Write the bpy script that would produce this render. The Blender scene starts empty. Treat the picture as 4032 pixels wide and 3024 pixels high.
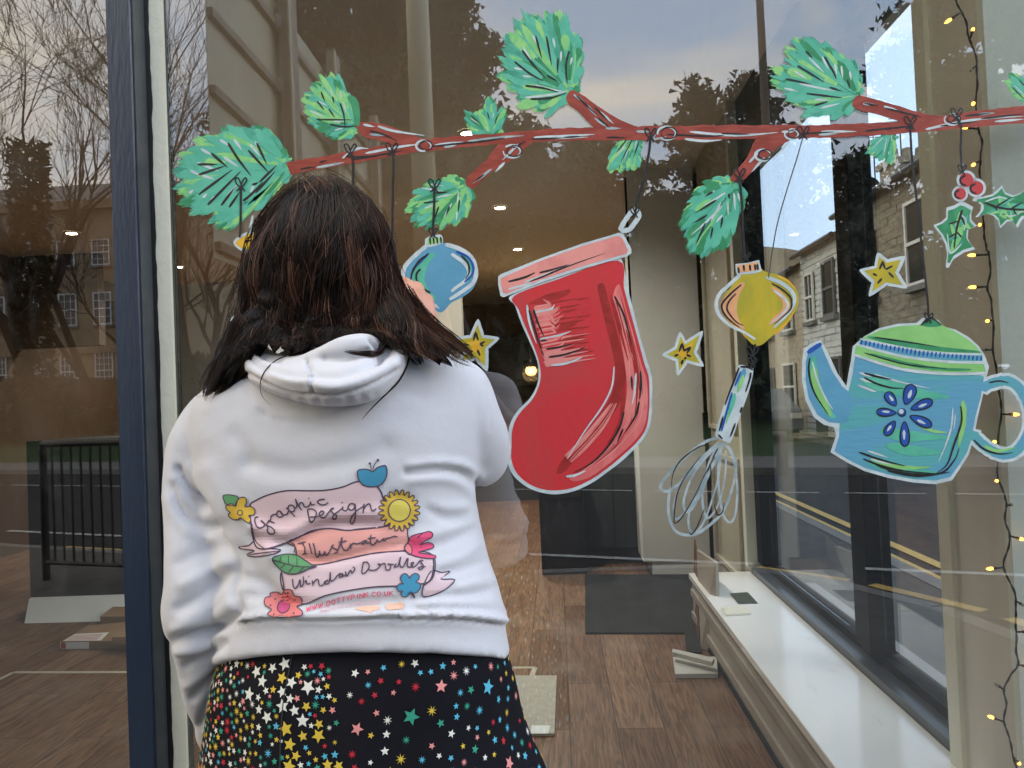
import bpy, bmesh, math, random
from mathutils import Vector, Matrix, noise
from mathutils.geometry import tessellate_polygon, delaunay_2d_cdt
from mathutils.bvhtree import BVHTree
PI = math.pi
R = math.radians
random.seed(7)
sc = bpy.context.scene
col = sc.collection

# ---------------------------------------------------------------- camera
W, H = 4032.0, 3024.0
FPX = W * 26 / 36
CAM = Vector((0, -1.65, 1.35))
yaw, pitch, roll = R(3.33), R(1.1), R(2.4)
fw = Vector((-math.sin(yaw), math.cos(yaw), 0)); rt = Vector((math.cos(yaw), math.sin(yaw), 0)); up = Vector((0, 0, 1))
fw, up = (fw * math.cos(pitch) + up * math.sin(pitch)), (up * math.cos(pitch) - fw * math.sin(pitch))
up, rt = (up * math.cos(roll) + rt * math.sin(roll)), (rt * math.cos(roll) - up * math.sin(roll))
CR = Matrix((rt, up, -fw)).transposed()
cd = bpy.data.cameras.new('camera'); cd.lens = 26; cd.sensor_width = 36; cd.clip_start = 0.02; cd.clip_end = 2000
cam = bpy.data.objects.new('camera', cd); col.objects.link(cam)
cam.matrix_world = Matrix.Translation(CAM) @ CR.to_4x4()
sc.camera = cam

# ---------------------------------------------------------------- exposure
vs = sc.view_settings
sc.display_settings.display_device = 'sRGB'
vs.view_transform = 'Standard'; vs.look = 'None'; vs.gamma = 1.0; vs.exposure = 0.72; vs.use_curve_mapping = False
sc.cycles.max_bounces = 10; sc.cycles.transparent_max_bounces = 24; sc.cycles.glossy_bounces = 5
sc.cycles.diffuse_bounces = 4; sc.cycles.use_denoising = True
sc.cycles.caustics_reflective = False; sc.cycles.caustics_refractive = False
sc.cycles.sample_clamp_indirect = 6.0

# ---------------------------------------------------------------- world: low winter sun, blue sky, cream evening clouds
SUN_EL, SUN_ROT = R(14), R(108)
wd = bpy.data.worlds.new('World'); sc.world = wd; wd.use_nodes = True
N = wd.node_tree.nodes; L = wd.node_tree.links; N.clear()
wo = N.new('ShaderNodeOutputWorld'); bg = N.new('ShaderNodeBackground')
sky = N.new('ShaderNodeTexSky'); sky.sky_type = 'NISHITA'; sky.sun_disc = False
sky.sun_elevation = SUN_EL; sky.sun_rotation = SUN_ROT; sky.air_density = 1.0; sky.dust_density = 0.6; sky.ozone_density = 1.0
tc = N.new('ShaderNodeTexCoord')
mp = N.new('ShaderNodeMapping'); mp.inputs['Scale'].default_value = (1.0, 1.0, 2.4); mp.inputs['Location'].default_value = (0.35, 0.1, 0.2)
nz = N.new('ShaderNodeTexNoise'); nz.inputs['Scale'].default_value = 2.3; nz.inputs['Detail'].default_value = 7; nz.inputs['Roughness'].default_value = 0.55; nz.inputs['Distortion'].default_value = 0.5
# more cloud towards the sunset side (-X -Y)
dt = N.new('ShaderNodeVectorMath'); dt.operation = 'DOT_PRODUCT'; dt.inputs[1].default_value = (-0.94, -0.34, 0.0)
mr = N.new('ShaderNodeMapRange'); mr.inputs['From Min'].default_value = -0.2; mr.inputs['From Max'].default_value = 0.95; mr.inputs['To Min'].default_value = -0.10; mr.inputs['To Max'].default_value = 0.27
ad = N.new('ShaderNodeMath'); ad.operation = 'ADD'
cr = N.new('ShaderNodeValToRGB'); cr.color_ramp.elements[0].position = 0.46; cr.color_ramp.elements[0].color = (0, 0, 0, 1); cr.color_ramp.elements[1].position = 0.80; cr.color_ramp.elements[1].color = (1, 1, 1, 1)
mx = N.new('ShaderNodeMix'); mx.data_type = 'RGBA'; mx.inputs['B'].default_value = (17.0, 14.4, 10.6, 1)
skg = N.new('ShaderNodeMix'); skg.data_type = 'RGBA'; skg.blend_type = 'MIX'; skg.inputs['Factor'].default_value = 0.8; skg.inputs['B'].default_value = (7.2, 9.2, 12.4, 1)
L.new(tc.outputs['Generated'], mp.inputs['Vector']); L.new(mp.outputs[0], nz.inputs['Vector'])
L.new(tc.outputs['Generated'], dt.inputs[0]); L.new(dt.outputs['Value'], mr.inputs['Value'])
L.new(nz.outputs['Fac'], ad.inputs[0]); L.new(mr.outputs[0], ad.inputs[1]); L.new(ad.outputs[0], cr.inputs['Fac'])
L.new(sky.outputs[0], skg.inputs['A']); L.new(skg.outputs['Result'], mx.inputs['A']); L.new(cr.outputs['Color'], mx.inputs['Factor'])
L.new(mx.outputs['Result'], bg.inputs['Color']); bg.inputs['Strength'].default_value = 0.12
L.new(bg.outputs[0], wo.inputs['Surface'])

# ---------------------------------------------------------------- sun (veiled, low, behind the trees)
sl = bpy.data.lights.new('sun', 'SUN'); sl.energy = 0.6; sl.angle = R(25); sl.color = (1, 0.88, 0.72)
so = bpy.data.objects.new('sun', sl); col.objects.link(so)
sd = Vector((math.sin(SUN_ROT) * math.cos(SUN_EL), math.cos(SUN_ROT) * math.cos(SUN_EL), math.sin(R(28))))
so.rotation_euler = sd.to_track_quat('Z', 'Y').to_euler(); so.location = (-6, -9, 12)

# ---------------------------------------------------------------- picking points in the place
K = 1.82278          # overview px -> photo px
def ray(px, py): return CR @ Vector(((px - W / 2) / FPX, -(py - H / 2) / FPX, -1))
def atY(px, py, Y): d = ray(px, py); return CAM + d * ((Y - CAM.y) / d.y)
def atZ(px, py, Z): d = ray(px, py); return CAM + d * ((Z - CAM.z) / d.z)
def atX(px, py, X): d = ray(px, py); return CAM + d * ((X - CAM.x) / d.x)
def oY(x, y, Y): return atY(x * K, y * K, Y)
def oZ(x, y, Z): return atZ(x * K, y * K, Z)
def oX(x, y, X): return atX(x * K, y * K, X)
def mir(x, y, d):     # where a thing seen mirrored in the glass really stands (d metres of optical path)
    p = oY(x, y, CAM.y + d); return Vector((p.x, -p.y, p.z))
def proj(p):
    q = CR.transposed() @ (p - CAM); return (q.x / -q.z * FPX + W / 2, -q.y / -q.z * FPX + H / 2)
def crop(x0, y0, k): return lambda pts: [(x0 + a / k, y0 + b / k) for a, b in pts]
OV = crop(0, 0, 1 / K)

# ---------------------------------------------------------------- materials
def srgb(r, g, b):
    f = lambda c: ((c / 255) / 12.92 if c / 255 <= 0.04045 else ((c / 255 + 0.055) / 1.055) ** 2.4)
    return (f(r), f(g), f(b), 1)
def mat(name, c, rough=0.6, c2=None, scale=8, stretch=(1, 1, 1), bump=0.0, bscale=40, spec=0.5, metal=0, detail=5, lo=0.35, hi=0.65, dist=0.0, coord='Object'):
    m = bpy.data.materials.new(name); m.use_nodes = True
    n, l = m.node_tree.nodes, m.node_tree.links; b = n['Principled BSDF']
    if len(c) == 3: c = (*c, 1)
    b.inputs['Base Color'].default_value = c; b.inputs['Roughness'].default_value = rough
    b.inputs['Specular IOR Level'].default_value = spec; b.inputs['Metallic'].default_value = metal
    if c2 or bump:
        t = n.new('ShaderNodeTexCoord'); p = n.new('ShaderNodeMapping'); p.inputs['Scale'].default_value = stretch
        l.new(t.outputs[coord], p.inputs['Vector'])
    if c2:
        if len(c2) == 3: c2 = (*c2, 1)
        z = n.new('ShaderNodeTexNoise'); z.inputs['Scale'].default_value = scale; z.inputs['Detail'].default_value = detail; z.inputs['Distortion'].default_value = dist
        r = n.new('ShaderNodeValToRGB'); r.color_ramp.elements[0].position = lo; r.color_ramp.elements[1].position = hi
        r.color_ramp.elements[0].color = c; r.color_ramp.elements[1].color = c2
        l.new(p.outputs[0], z.inputs['Vector']); l.new(z.outputs['Fac'], r.inputs['Fac']); l.new(r.outputs['Color'], b.inputs['Base Color'])
    if bump:
        z = n.new('ShaderNodeTexNoise'); z.inputs['Scale'].default_value = bscale; z.inputs['Detail'].default_value = 4
        q = n.new('ShaderNodeBump'); q.inputs['Strength'].default_value = bump; q.inputs['Distance'].default_value = 0.01
        l.new(p.outputs[0], z.inputs['Vector']); l.new(z.outputs['Fac'], q.inputs['Height']); l.new(q.outputs[0], b.inputs['Normal'])
    return m
def emit(name, c, s):
    m = bpy.data.materials.new(name); m.use_nodes = True; n, l = m.node_tree.nodes, m.node_tree.links
    b = n['Principled BSDF']; b.inputs['Base Color'].default_value = (*c, 1); b.inputs['Emission Color'].default_value = (*c, 1); b.inputs['Emission Strength'].default_value = s
    return m
def glass(name, ior, tint, rough=0.0, wob=0.0):
    m = bpy.data.materials.new(name); m.use_nodes = True; n, l = m.node_tree.nodes, m.node_tree.links; n.clear()
    o = n.new('ShaderNodeOutputMaterial'); x = n.new('ShaderNodeMixShader')
    w = n.new('ShaderNodeLayerWeight'); w.inputs['Blend'].default_value = 0.5
    pw = n.new('ShaderNodeMath'); pw.operation = 'POWER'; pw.inputs[1].default_value = 5.0; l.new(w.outputs['Facing'], pw.inputs[0])
    f = n.new('ShaderNodeMath'); f.operation = 'MULTIPLY_ADD'; f.inputs[1].default_value = 1 - ior; f.inputs[2].default_value = ior; l.new(pw.outputs[0], f.inputs[0])
    t = n.new('ShaderNodeBsdfTransparent'); t.inputs['Color'].default_value = (*tint, 1)
    g = n.new('ShaderNodeBsdfGlossy'); g.inputs['Roughness'].default_value = rough; g.inputs['Color'].default_value = (1, 1, 1, 1)
    l.new(f.outputs[0], x.inputs[0]); l.new(t.outputs[0], x.inputs[1]); l.new(g.outputs[0], x.inputs[2]); df = n.new('ShaderNodeBsdfDiffuse'); df.inputs['Color'].default_value = (.7, .7, .68, 1); dx = n.new('ShaderNodeMixShader')
    gc = n.new('ShaderNodeTexCoord'); gm = n.new('ShaderNodeMapping'); gm.inputs['Scale'].default_value = (1, 1, .35); gz_ = n.new('ShaderNodeTexNoise'); gz_.inputs['Scale'].default_value = 9; gz_.inputs['Detail'].default_value = 9; gz_.inputs['Roughness'].default_value = .72; gz_.inputs['Distortion'].default_value = 1.6
    gr = n.new('ShaderNodeMapRange'); gr.inputs['From Min'].default_value = .52; gr.inputs['From Max'].default_value = .82; gr.inputs['To Max'].default_value = .035
    l.new(gc.outputs['Object'], gm.inputs['Vector']); l.new(gm.outputs[0], gz_.inputs['Vector']); l.new(gz_.outputs['Fac'], gr.inputs['Value']); l.new(gr.outputs[0], dx.inputs[0])
    l.new(x.outputs[0], dx.inputs[1]); l.new(df.outputs[0], dx.inputs[2]); l.new(dx.outputs[0], o.inputs['Surface'])
    if wob:
        c = n.new('ShaderNodeTexCoord'); z = n.new('ShaderNodeTexNoise'); z.inputs['Scale'].default_value = 1.3; z.inputs['Detail'].default_value = 1
        q = n.new('ShaderNodeBump'); q.inputs['Strength'].default_value = wob; q.inputs['Distance'].default_value = 0.01
        l.new(c.outputs['Object'], z.inputs['Vector']); l.new(z.outputs['Fac'], q.inputs['Height']); l.new(q.outputs[0], g.inputs['Normal'])
    return m

# ---------------------------------------------------------------- mesh builder
class MB:
    def __init__(s): s.v = []; s.f = []; s.m = []; s.mats = []
    def mi(s, m):
        if m not in s.mats: s.mats.append(m)
        return s.mats.index(m)
    def add(s, vs, fs, m=None):
        b = len(s.v); s.v += [tuple(v) for v in vs]; s.f += [tuple(b + i for i in f) for f in fs]; s.m += [s.mi(m)] * len(fs)
        return s
    def box(s, a, b, m=None):
        x0, y0, z0 = (min(a[i], b[i]) for i in range(3)); x1, y1, z1 = (max(a[i], b[i]) for i in range(3))
        return s.add([(x0,y0,z0),(x1,y0,z0),(x1,y1,z0),(x0,y1,z0),(x0,y0,z1),(x1,y0,z1),(x1,y1,z1),(x0,y1,z1)],
                     [(0,3,2,1),(4,5,6,7),(0,1,5,4),(1,2,6,5),(2,3,7,6),(3,0,4,7)], m)
    def prism(s, prof, z0, z1, m=None):   # profile in XY
        n = len(prof); vs = [(x, y, z0) for x, y in prof] + [(x, y, z1) for x, y in prof]
        fs = [(i, (i + 1) % n, n + (i + 1) % n, n + i) for i in range(n)] + [tuple(range(n - 1, -1, -1)), tuple(range(n, 2 * n))]
        return s.add(vs, fs, m)
    def tube(s, pts, r, n=8, m=None, cap=True):
        pts = [Vector(p) for p in pts]; rs = r if hasattr(r, '__len__') else [r] * len(pts)
        vs = []; fs = []; pr = None
        for i, p in enumerate(pts):
            t = (pts[min(i + 1, len(pts) - 1)] - pts[max(i - 1, 0)])
            if t.length < 1e-9: t = Vector((0, 0, 1))
            t.normalize()
            a = (pr - t * pr.dot(t)) if pr else t.orthogonal()
            if a.length < 1e-6: a = t.orthogonal()
            a.normalize(); pr = a; b = t.cross(a)
            for k in range(n):
                w = 2 * PI * k / n; vs.append(p + (a * math.cos(w) + b * math.sin(w)) * rs[i])
        for i in range(len(pts) - 1):
            for k in range(n): fs.append((i * n + k, i * n + (k + 1) % n, (i + 1) * n + (k + 1) % n, (i + 1) * n + k))
        if cap: fs += [tuple(range(n - 1, -1, -1)), tuple(range((len(pts) - 1) * n, len(pts) * n))]
        return s.add(vs, fs, m)
    def lathe(s, prof, c, n=24, m=None, ax='z'):
        vs = []; fs = []
        for r_, z_ in prof:
            for k in range(n):
                w = 2 * PI * k / n; q = (r_ * math.cos(w), r_ * math.sin(w), z_)
                if ax == 'y': q = (q[0], q[2], q[1])
                vs.append((c[0] + q[0], c[1] + q[1], c[2] + q[2]))
        for i in range(len(prof) - 1):
            for k in range(n): fs.append((i * n + k, i * n + (k + 1) % n, (i + 1) * n + (k + 1) % n, (i + 1) * n + k))
        return s.add(vs, fs, m)
    def build(s, name, m=None, parent=None, smooth=False, bevel=0):
        me = bpy.data.meshes.new(name); me.from_pydata(s.v, [], s.f); 
        ms = [q if q else m for q in (s.mats or [None])]
        for q in ms: me.materials.append(q)
        if s.m and len(ms) > 1: me.polygons.foreach_set('material_index', s.m)
        if smooth: me.polygons.foreach_set('use_smooth', [True] * len(me.polygons))
        me.update()
        o = bpy.data.objects.new(name, me); col.objects.link(o)
        if parent:
            o.parent = parent; o.matrix_parent_inverse = Matrix.Translation(-parent.location) if parent.type == 'EMPTY' else Matrix()
        if bevel:
            b = o.modifiers.new('bevel', 'BEVEL'); b.width = bevel; b.segments = 2; b.limit_method = 'ANGLE'
        return o
def tag(o, label=None, cat=None, group=None, kind=None):
    if label: o['label'] = label
    if cat: o['category'] = cat
    if group: o['group'] = group
    if kind: o['kind'] = kind
    return o
def thing(name, loc, label, cat, group=None, kind=None):
    o = bpy.data.objects.new(name, None); col.objects.link(o); o.location = loc; o.empty_display_size = 0.1
    return tag(o, label, cat, group, kind)
def smooth_path(pts, n=6, closed=False):
    P = [Vector(p) for p in pts]; out = []; m = len(P)
    rng = range(m if closed else m - 1)
    for i in rng:
        g = (lambda k: P[k % m]) if closed else (lambda k: P[max(0, min(m - 1, k))])
        a, b, c, d = g(i - 1), g(i), g(i + 1), g(i + 2)
        for j in range(n):
            t = j / n
            out.append(0.5 * ((2 * b) + (c - a) * t + (2 * a - 5 * b + 4 * c - d) * t * t + (3 * b - a - 3 * c + d) * t ** 3))
    if not closed: out.append(P[-1])
    return out
# ================================================================= THE STREET
M_asphalt = mat('asphalt', (0.024, 0.025, 0.027), 0.9, (0.042, 0.043, 0.046), 30, spec=0.15, bump=0.4, bscale=150)
M_pave = mat('paving', (0.06, 0.058, 0.055), 0.9, (0.09, 0.087, 0.082), 5, bump=0.3)
M_kerb = mat('kerb_stone', (0.15, 0.145, 0.135), 0.7, (0.2, 0.195, 0.18), 12)
M_yellow = mat('yellow_line_paint', srgb(224, 182, 92), 0.6, (0.32, 0.24, 0.09), 26, lo=0.45, hi=0.72, stretch=(3, 1, 1))
M_white = mat('white_line_paint', (0.6, 0.6, 0.57), 0.6, (0.35, 0.35, 0.33), 14)
M_grass = mat('grass', (0.02, 0.05, 0.008), 0.9, (0.035, 0.08, 0.014), 9, bump=0.6)
M_sand = mat('sandstone', (0.26, 0.185, 0.11), 0.85, (0.34, 0.25, 0.16), 3, bump=0.5, bscale=12)
M_stone = mat('dark_stone', (0.17, 0.155, 0.125), 0.85, (0.30, 0.27, 0.215), 3.2, stretch=(1, 1, 3.2), bump=0.8, bscale=9)
M_wboard = mat('white_painted_stone', (0.52, 0.55, 0.56), 0.8, (0.64, 0.66, 0.66), 3, bump=0.4)
M_slate = mat('slate', (0.05, 0.055, 0.065), 0.6, (0.09, 0.095, 0.1), 10)
M_wframe = mat('white_window_paint', (0.7, 0.7, 0.68), 0.5)
M_pane = mat('house_window_pane', (0.02, 0.025, 0.03), 0.08)
M_darkm = mat('black_paint', (0.012, 0.012, 0.014), 0.4)
M_bark = mat('bark', (0.03, 0.024, 0.018), 0.9, (0.06, 0.05, 0.036), 12)
M_needle = mat('pine_needles', (0.03, 0.036, 0.02), 0.85, (0.06, 0.066, 0.036), 1.4)
M_ivy = mat('ivy_leaves', (0.014, 0.022, 0.008), 0.8, (0.03, 0.045, 0.015), 3)
M_hill = mat('moor', (0.16, 0.12, 0.06), 0.95, (0.075, 0.06, 0.03), 0.07, bump=0.0, lo=0.42, hi=0.6)

# ground and roads ---------------------------------------------------
g = MB().add([(-160, -160, -0.13), (160, -160, -0.13), (160, 260, -0.13), (-160, 260, -0.13)], [(0, 1, 2, 3)])
tag(g.build('ground', M_pave), kind='structure')
A = R(19); U = Vector((math.cos(A), math.sin(A), 0)); NV = Vector((math.sin(A), -math.cos(A), 0)); O0 = Vector((-1.6, -5.7, 0))
def rp(s, t, z=0): q = O0 + U * s + NV * t; return (q.x, q.y, z)
road = MB()
road.add([rp(-70, -1.1, -0.122), rp(-70, 6.8, -0.122), rp(60, 6.8, -0.122), rp(60, -1.1, -0.122)], [(0, 1, 2, 3)])
tag(road.build('front_road', M_asphalt), kind='structure')
sr = MB(); sr.add([(2.45, -6, -0.118), (6.6, -6, -0.118), (6.6, 140, -0.118), (2.45, 140, -0.118)], [(0, 1, 2, 3)])
tag(sr.build('side_road', M_asphalt), kind='structure')
# corner pavement with rounded kerb
near = [rp(-70, -1.2), rp(-12, -1.2), rp(-4, -1.2), rp(1.5, -1.25)]
cv = [(1.2, -4.1), (1.75, -3.6), (2.15, -2.9), (2.35, -2.0), (2.42, -1.0), (2.42, 140)]
kl = [(p[0], p[1]) for p in near] + cv
pv = MB(); poly = [(-70, 0.5)] + kl + [(1.0, 140)]
poly = [(-70, 0.2)] + kl + [(1.2, 140), (1.2, 0.2)]
tri = tessellate_polygon([[Vector((a, b, 0)) for a, b in poly]])
pv.add([(a, b, 0) for a, b in poly], tri)
tag(pv.build('corner_pavement', M_pave), kind='structure')
kb = MB()
for (a, b), (c, d) in zip(kl, kl[1:]):
    t = Vector((c - a, d - b, 0)); t.normalize(); nn = Vector((t.y, -t.x, 0)) * 0.13
    kb.add([(a, b, -0.13), (c, d, -0.13), (c + nn.x, d + nn.y, -0.13), (a + nn.x, b + nn.y, -0.13), (a, b, 0.004), (c, d, 0.004), (c + nn.x, d + nn.y, 0.0), (a + nn.x, b + nn.y, 0.0)],
           [(4, 5, 6, 7), (3, 2, 6, 7), (0, 1, 5, 4)])
tag(kb.build('kerb', M_kerb), kind='structure')
# double yellow lines along the kerb, white lines on the front road
yl = MB(); kk = kl[2:]
dense = []
for (a, b), (c, d) in zip(kk, kk[1:]):
    n_ = max(2, int(math.hypot(c - a, d - b) / 0.5)) if d < 100 else 90
    dense += [(a + (c - a) * i / n_, b + (d - b) * i / n_) for i in range(n_)]
for off in (0.28, 0.50):
    for i in range(len(dense) - 1):
        (a, b), (c, d) = dense[i], dense[i + 1]
        t = Vector((c - a, d - b, 0)); t.normalize(); n1 = Vector((t.y, -t.x, 0))
        p = [Vector((a, b, -0.108)) + n1 * off, Vector((c, d, -0.108)) + n1 * off, Vector((c, d, -0.108)) + n1 * (off + 0.1), Vector((a, b, -0.108)) + n1 * (off + 0.1)]
        yl.add(p, [(0, 1, 2, 3)])
tag(yl.build('yellow_road_markings', M_yellow), kind='structure')
wl = MB()
for t0, ds in ((0.0, 3.4), (4.5, 1.3)):
    s0 = -40
    while s0 < 12:
        wl.add([rp(s0, t0, -0.112), rp(s0 + ds * 0.75, t0, -0.112), rp(s0 + ds * 0.75, t0 + 0.09, -0.112), rp(s0, t0 + 0.09, -0.112)], [(0, 1, 2, 3)]); s0 += ds
tag(wl.build('white_road_markings', M_white), kind='structure')
# far verge and grass bank
fk = MB(); fk.add([rp(-70, 6.8, -0.13), rp(60, 6.8, -0.13), rp(60, 6.8, 0.0), rp(-70, 6.8, 0.0), rp(-70, 7.0, 0.0), rp(60, 7.0, 0.0), rp(60, 9, 0.0), rp(-70, 9, 0.0)], [(0, 1, 2, 3), (3, 2, 5, 4), (4, 5, 6, 7)])
tag(fk.build('far_pavement', M_kerb), kind='structure')
gb = MB()
nx_, ny_ = 40, 14
for i in range(nx_ + 1):
    for j in range(ny_ + 1):
        s_ = -75 + 140 * i / nx_; t_ = 9 + 60 * j / ny_
        z_ = min(1.0, 0.002 + 0.9 * (1 - math.exp(-(t_ - 9) / 9))) + 0.12 * noise.noise(Vector((s_ * 0.2, t_ * 0.2, 0)))* (j > 0)
        gb.v.append(rp(s_, t_, z_))
for i in range(nx_):
    for j in range(ny_): gb.f.append((i * (ny_ + 1) + j, i * (ny_ + 1) + j + 1, (i + 1) * (ny_ + 1) + j + 1, (i + 1) * (ny_ + 1) + j)); gb.m.append(0)
gb.mats = [M_grass]
tag(gb.build('grass_bank', M_grass, smooth=True), kind='structure')
# hill at the end of the side street
hb = MB(); n_ = 50
for i in range(n_ + 1):
    for j in range(14):
        x_ = -90 + 260 * i / n_; y_ = 120 + 9 * j
        h_ = 70 * math.sin(min(1, j / 11) * PI / 2) * (0.62 + 0.25 * math.sin(i * 0.09 + 0.8) + 0.07 * noise.noise(Vector((i * 0.33, j * 0.4, 3))))
        hb.v.append((x_, y_, h_ - 0.2))
for i in range(n_):
    for j in range(13): hb.f.append((i * 14 + j, (i + 1) * 14 + j, (i + 1) * 14 + j + 1, i * 14 + j + 1)); hb.m.append(0)
hb.mats = [M_hill]
tag(hb.build('hill', M_hill, smooth=True), kind='structure')

# houses ------------------------------------------------------------
def sash(mb_parent, x, y, z, w, h, nx, nz, axis, out, fm=M_wframe, boarded=None, sill=True):
    """window on a wall; axis 'y': wall runs along Y and faces out (+-1 in X); axis 'x': runs along X, faces out in Y."""
    def P(a, b, c): return (x + out * c, y + a, z + b) if axis == 'y' else (x + a, y + out * c, z + b)
    f = MB(); t = 0.07
    for a0, a1, b0, b1 in ((-w/2, -w/2+t, 0, h), (w/2-t, w/2, 0, h), (-w/2+t, w/2-t, 0, t), (-w/2+t, w/2-t, h-t, h), (-w/2+t, w/2-t, h/2-t/2, h/2+t/2)):
        f.box(P(a0, b0, 0.0), P(a1, b1, 0.06))
    for i in range(1, nx): a = -w/2 + w*i/nx; f.box(P(a-0.015, t, 0.0), P(a+0.015, h-t, 0.045))
    for i in range(1, nz):
        b = h*i/nz
        if abs(b-h/2) > 0.05: f.box(P(-w/2+t, b-0.015, 0.0), P(w/2-t, b+0.015, 0.04))
    win = f.build('window', fm, mb_parent)
    MB().box(P(-w/2+t/2, t/2, -0.03), P(w/2-t/2, h-t/2, 0.02)).build('pane', boarded or M_pane, win)
    if sill: MB().box(P(-w/2-0.08, -0.12, -0.05), P(w/2+0.08, -0.003, 0.12)).build('sill', M_kerb, win)
    return win
def course_wall(mb, X, y0, y1, z0, z1, rows, m, seed=0, th=0.3, proud=0.022, out=-1):
    gap = .010
    if m is M_wboard: proud, gap = .05, .03
    rr = random.Random(seed); mb.box((X, y0, z0), (X + th, y1, z1), m)
    for i in range(rows):
        a = z0 + (z1 - z0) * i / rows; b = z0 + (z1 - z0) * (i + 1) / rows; y = y0 + 0.002
        while y < y1 - 0.01:
            l = min(rr.uniform(0.3, 0.8), y1 - 0.002 - y); d = proud * rr.uniform(0.35, 1)
            mb.box((X + out * d, y, a + gap), (X, y + l - 0.012, b - 0.002), m); y += l
houses = [  # y0, y1, eave, material, label, windows(list of (yc, z, w, h))
 (12.3, 17.6, 5.7, M_stone, 'near dark stone terraced house with tall chimney and white framed upstairs window', [(13.6, 3.3, 1.15, 1.75), (16.2, 3.3, 1.0, 1.6), (13.6, 0.6, 1.3, 1.7)], 0.0),
 (17.6, 20.9, 5.3, M_wboard, 'white painted coursed house beside the near stone house', [(18.6, 3.2, 0.85, 1.5), (20.1, 3.2, 0.7, 1.4), (18.6, 0.6, 1.2, 1.5)], 0.0),
 (20.9, 25.6, 5.0, mat('cream_stone', (0.42, 0.36, 0.27), 0.85, (0.5, 0.45, 0.36), 4), 'cream stone terraced house with a drainpipe, in the middle of the terrace', [(22.2, 3.1, 1.0, 1.5), (24.3, 3.1, 0.8, 1.4), (22.3, 0.6, 1.2, 1.5)], 0.0),
 (25.6, 31.5, 4.9, M_wboard, 'white painted coursed house with grey window frames further up the street', [(26.9, 3.0, 1.0, 1.6), (29.6, 3.0, 0.9, 1.5), (26.9, 0.5, 1.1, 1.5), (29.8, 0.5, 1.1, 1.5)], 0.0),
 (31.5, 40.0, 4.8, M_stone, 'farthest stone house at the end of the terrace', [(33.3, 2.9, 1.0, 1.5), (37, 2.9, 1.0, 1.5), (33.3, 0.5, 1.1, 1.5), (37, 0.5, 1.1, 1.5)], 0.0),
]
XH = 7.5
M_gutter = mat('gutter_paint', (0.03, 0.03, 0.035), 0.4)
M_gframe = mat('grey_frame_paint', (0.12, 0.125, 0.13), 0.5)
for hi, (y0, y1, ev, hm, lab, wins, dx) in enumerate(houses):
    t = thing('terraced_house', (XH, (y0 + y1) / 2, -0.13), lab, 'house', 'terraced houses along the side street')
    b = MB(); course_wall(b, XH, y0 + 0.003, y1 - 0.003, -0.1, ev, int(ev / 0.17), hm, hi); b.box((XH + 0.31, y0 + 0.003, -0.1), (XH + 7, y1 - 0.003, ev)); b.build('wall', hm, t)
    rf = MB(); zr = ev + 1.35
    rf.add([(XH - 0.25, y0, ev - 0.05), (XH - 0.25, y1, ev - 0.05), (XH + 3.6, y1, zr), (XH + 3.6, y0, zr), (XH + 7.3, y1, ev - 0.05), (XH + 7.3, y0, ev - 0.05), (XH - 0.25, y0, ev - 0.17), (XH - 0.25, y1, ev - 0.17)],
           [(0, 1, 2, 3), (3, 2, 4, 5), (6, 7, 1, 0)])
    rf.add([(XH - 0.2, y0 + 0.01, ev), (XH + 7.2, y0 + 0.01, ev), (XH + 3.6, y0 + 0.01, zr - 0.02)], [(0, 1, 2)])
    rf = rf.build('roof', M_slate, t)
    MB().tube([(XH - 0.3, y0 + 0.02, ev - 0.1), (XH - 0.3, y1 - 0.02, ev - 0.1)], 0.07, 8).build('gutter', M_gutter, t)
    if hi in (0, 2): MB().tube([(XH - 0.28, y1 - 0.35, ev - 0.12), (XH - 0.08, y1 - 0.35, ev - 0.5), (XH - 0.08, y1 - 0.35, 0)], 0.05, 8).build('drainpipe', M_gutter, t)
    if hi == 0:
        c = MB(); zc = ev + 0.9
        c.box((XH + .95, y1 - .75, ev), (XH + 2.0, y1 - 0.05, 6.7)); c.box((XH + .87, y1 - .8, 6.7), (XH + 2.08, y1 - 0.01, 6.85))
        for q in range(3): c.tube([(XH + 1.15 + 0.32 * q, y1 - 0.4, 6.85), (XH + 1.15 + 0.32 * q, y1 - 0.4, 7.15)], [0.13, 0.10], 10)
        c.build('chimney', M_stone, rf)
    for wi, (yc, z, w, h) in enumerate(wins):
        sash(t, XH - .056, yc, z, w, h, 2 if wi % 2 else 1, 2, 'y', -1, M_gframe if hi == 3 or (hi == 1 and wi != 1) else M_wframe)
    d = MB(); dy = y1 - 1.2; d.box((XH - 0.06, dy - 0.42, -0.05), (XH + 0.02, dy + 0.42, 2.0)); d = d.build('door', M_gframe, t)
    MB().box((XH - 0.10, dy + 0.28, 0.95), (XH - 0.061, dy + 0.33, 1.08)).build('handle', M_wframe, d)
# aerials on the near roofs
for (y, lab) in ((16.9, 'thin metal television aerial above the near stone house'), (18.4, 'small satellite dish and aerial pole on the white house roof')):
    a = MB(); a.tube([(XH + 1.2, y, 5.6), (XH + 1.2, y, 7.9)], 0.018, 6)
    for k in range(6): a.tube([(XH + 0.8, y - 0.5 + 0.2 * k, 7.7), (XH + 1.6, y - 0.5 + 0.2 * k, 7.7)], 0.012, 5)
    a.tube([(XH + 1.2, y - 0.6, 7.7), (XH + 1.2, y + 0.7, 7.7)], 0.015, 5)
    if y > 18: a.lathe([(0.0, 0.05), (0.3, 0.0), (0.32, -0.05)], (XH + 1.0, y, 6.5), 14, ax='y')
    tag(a.build('television_aerial', M_darkm), lab, 'aerial')
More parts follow.
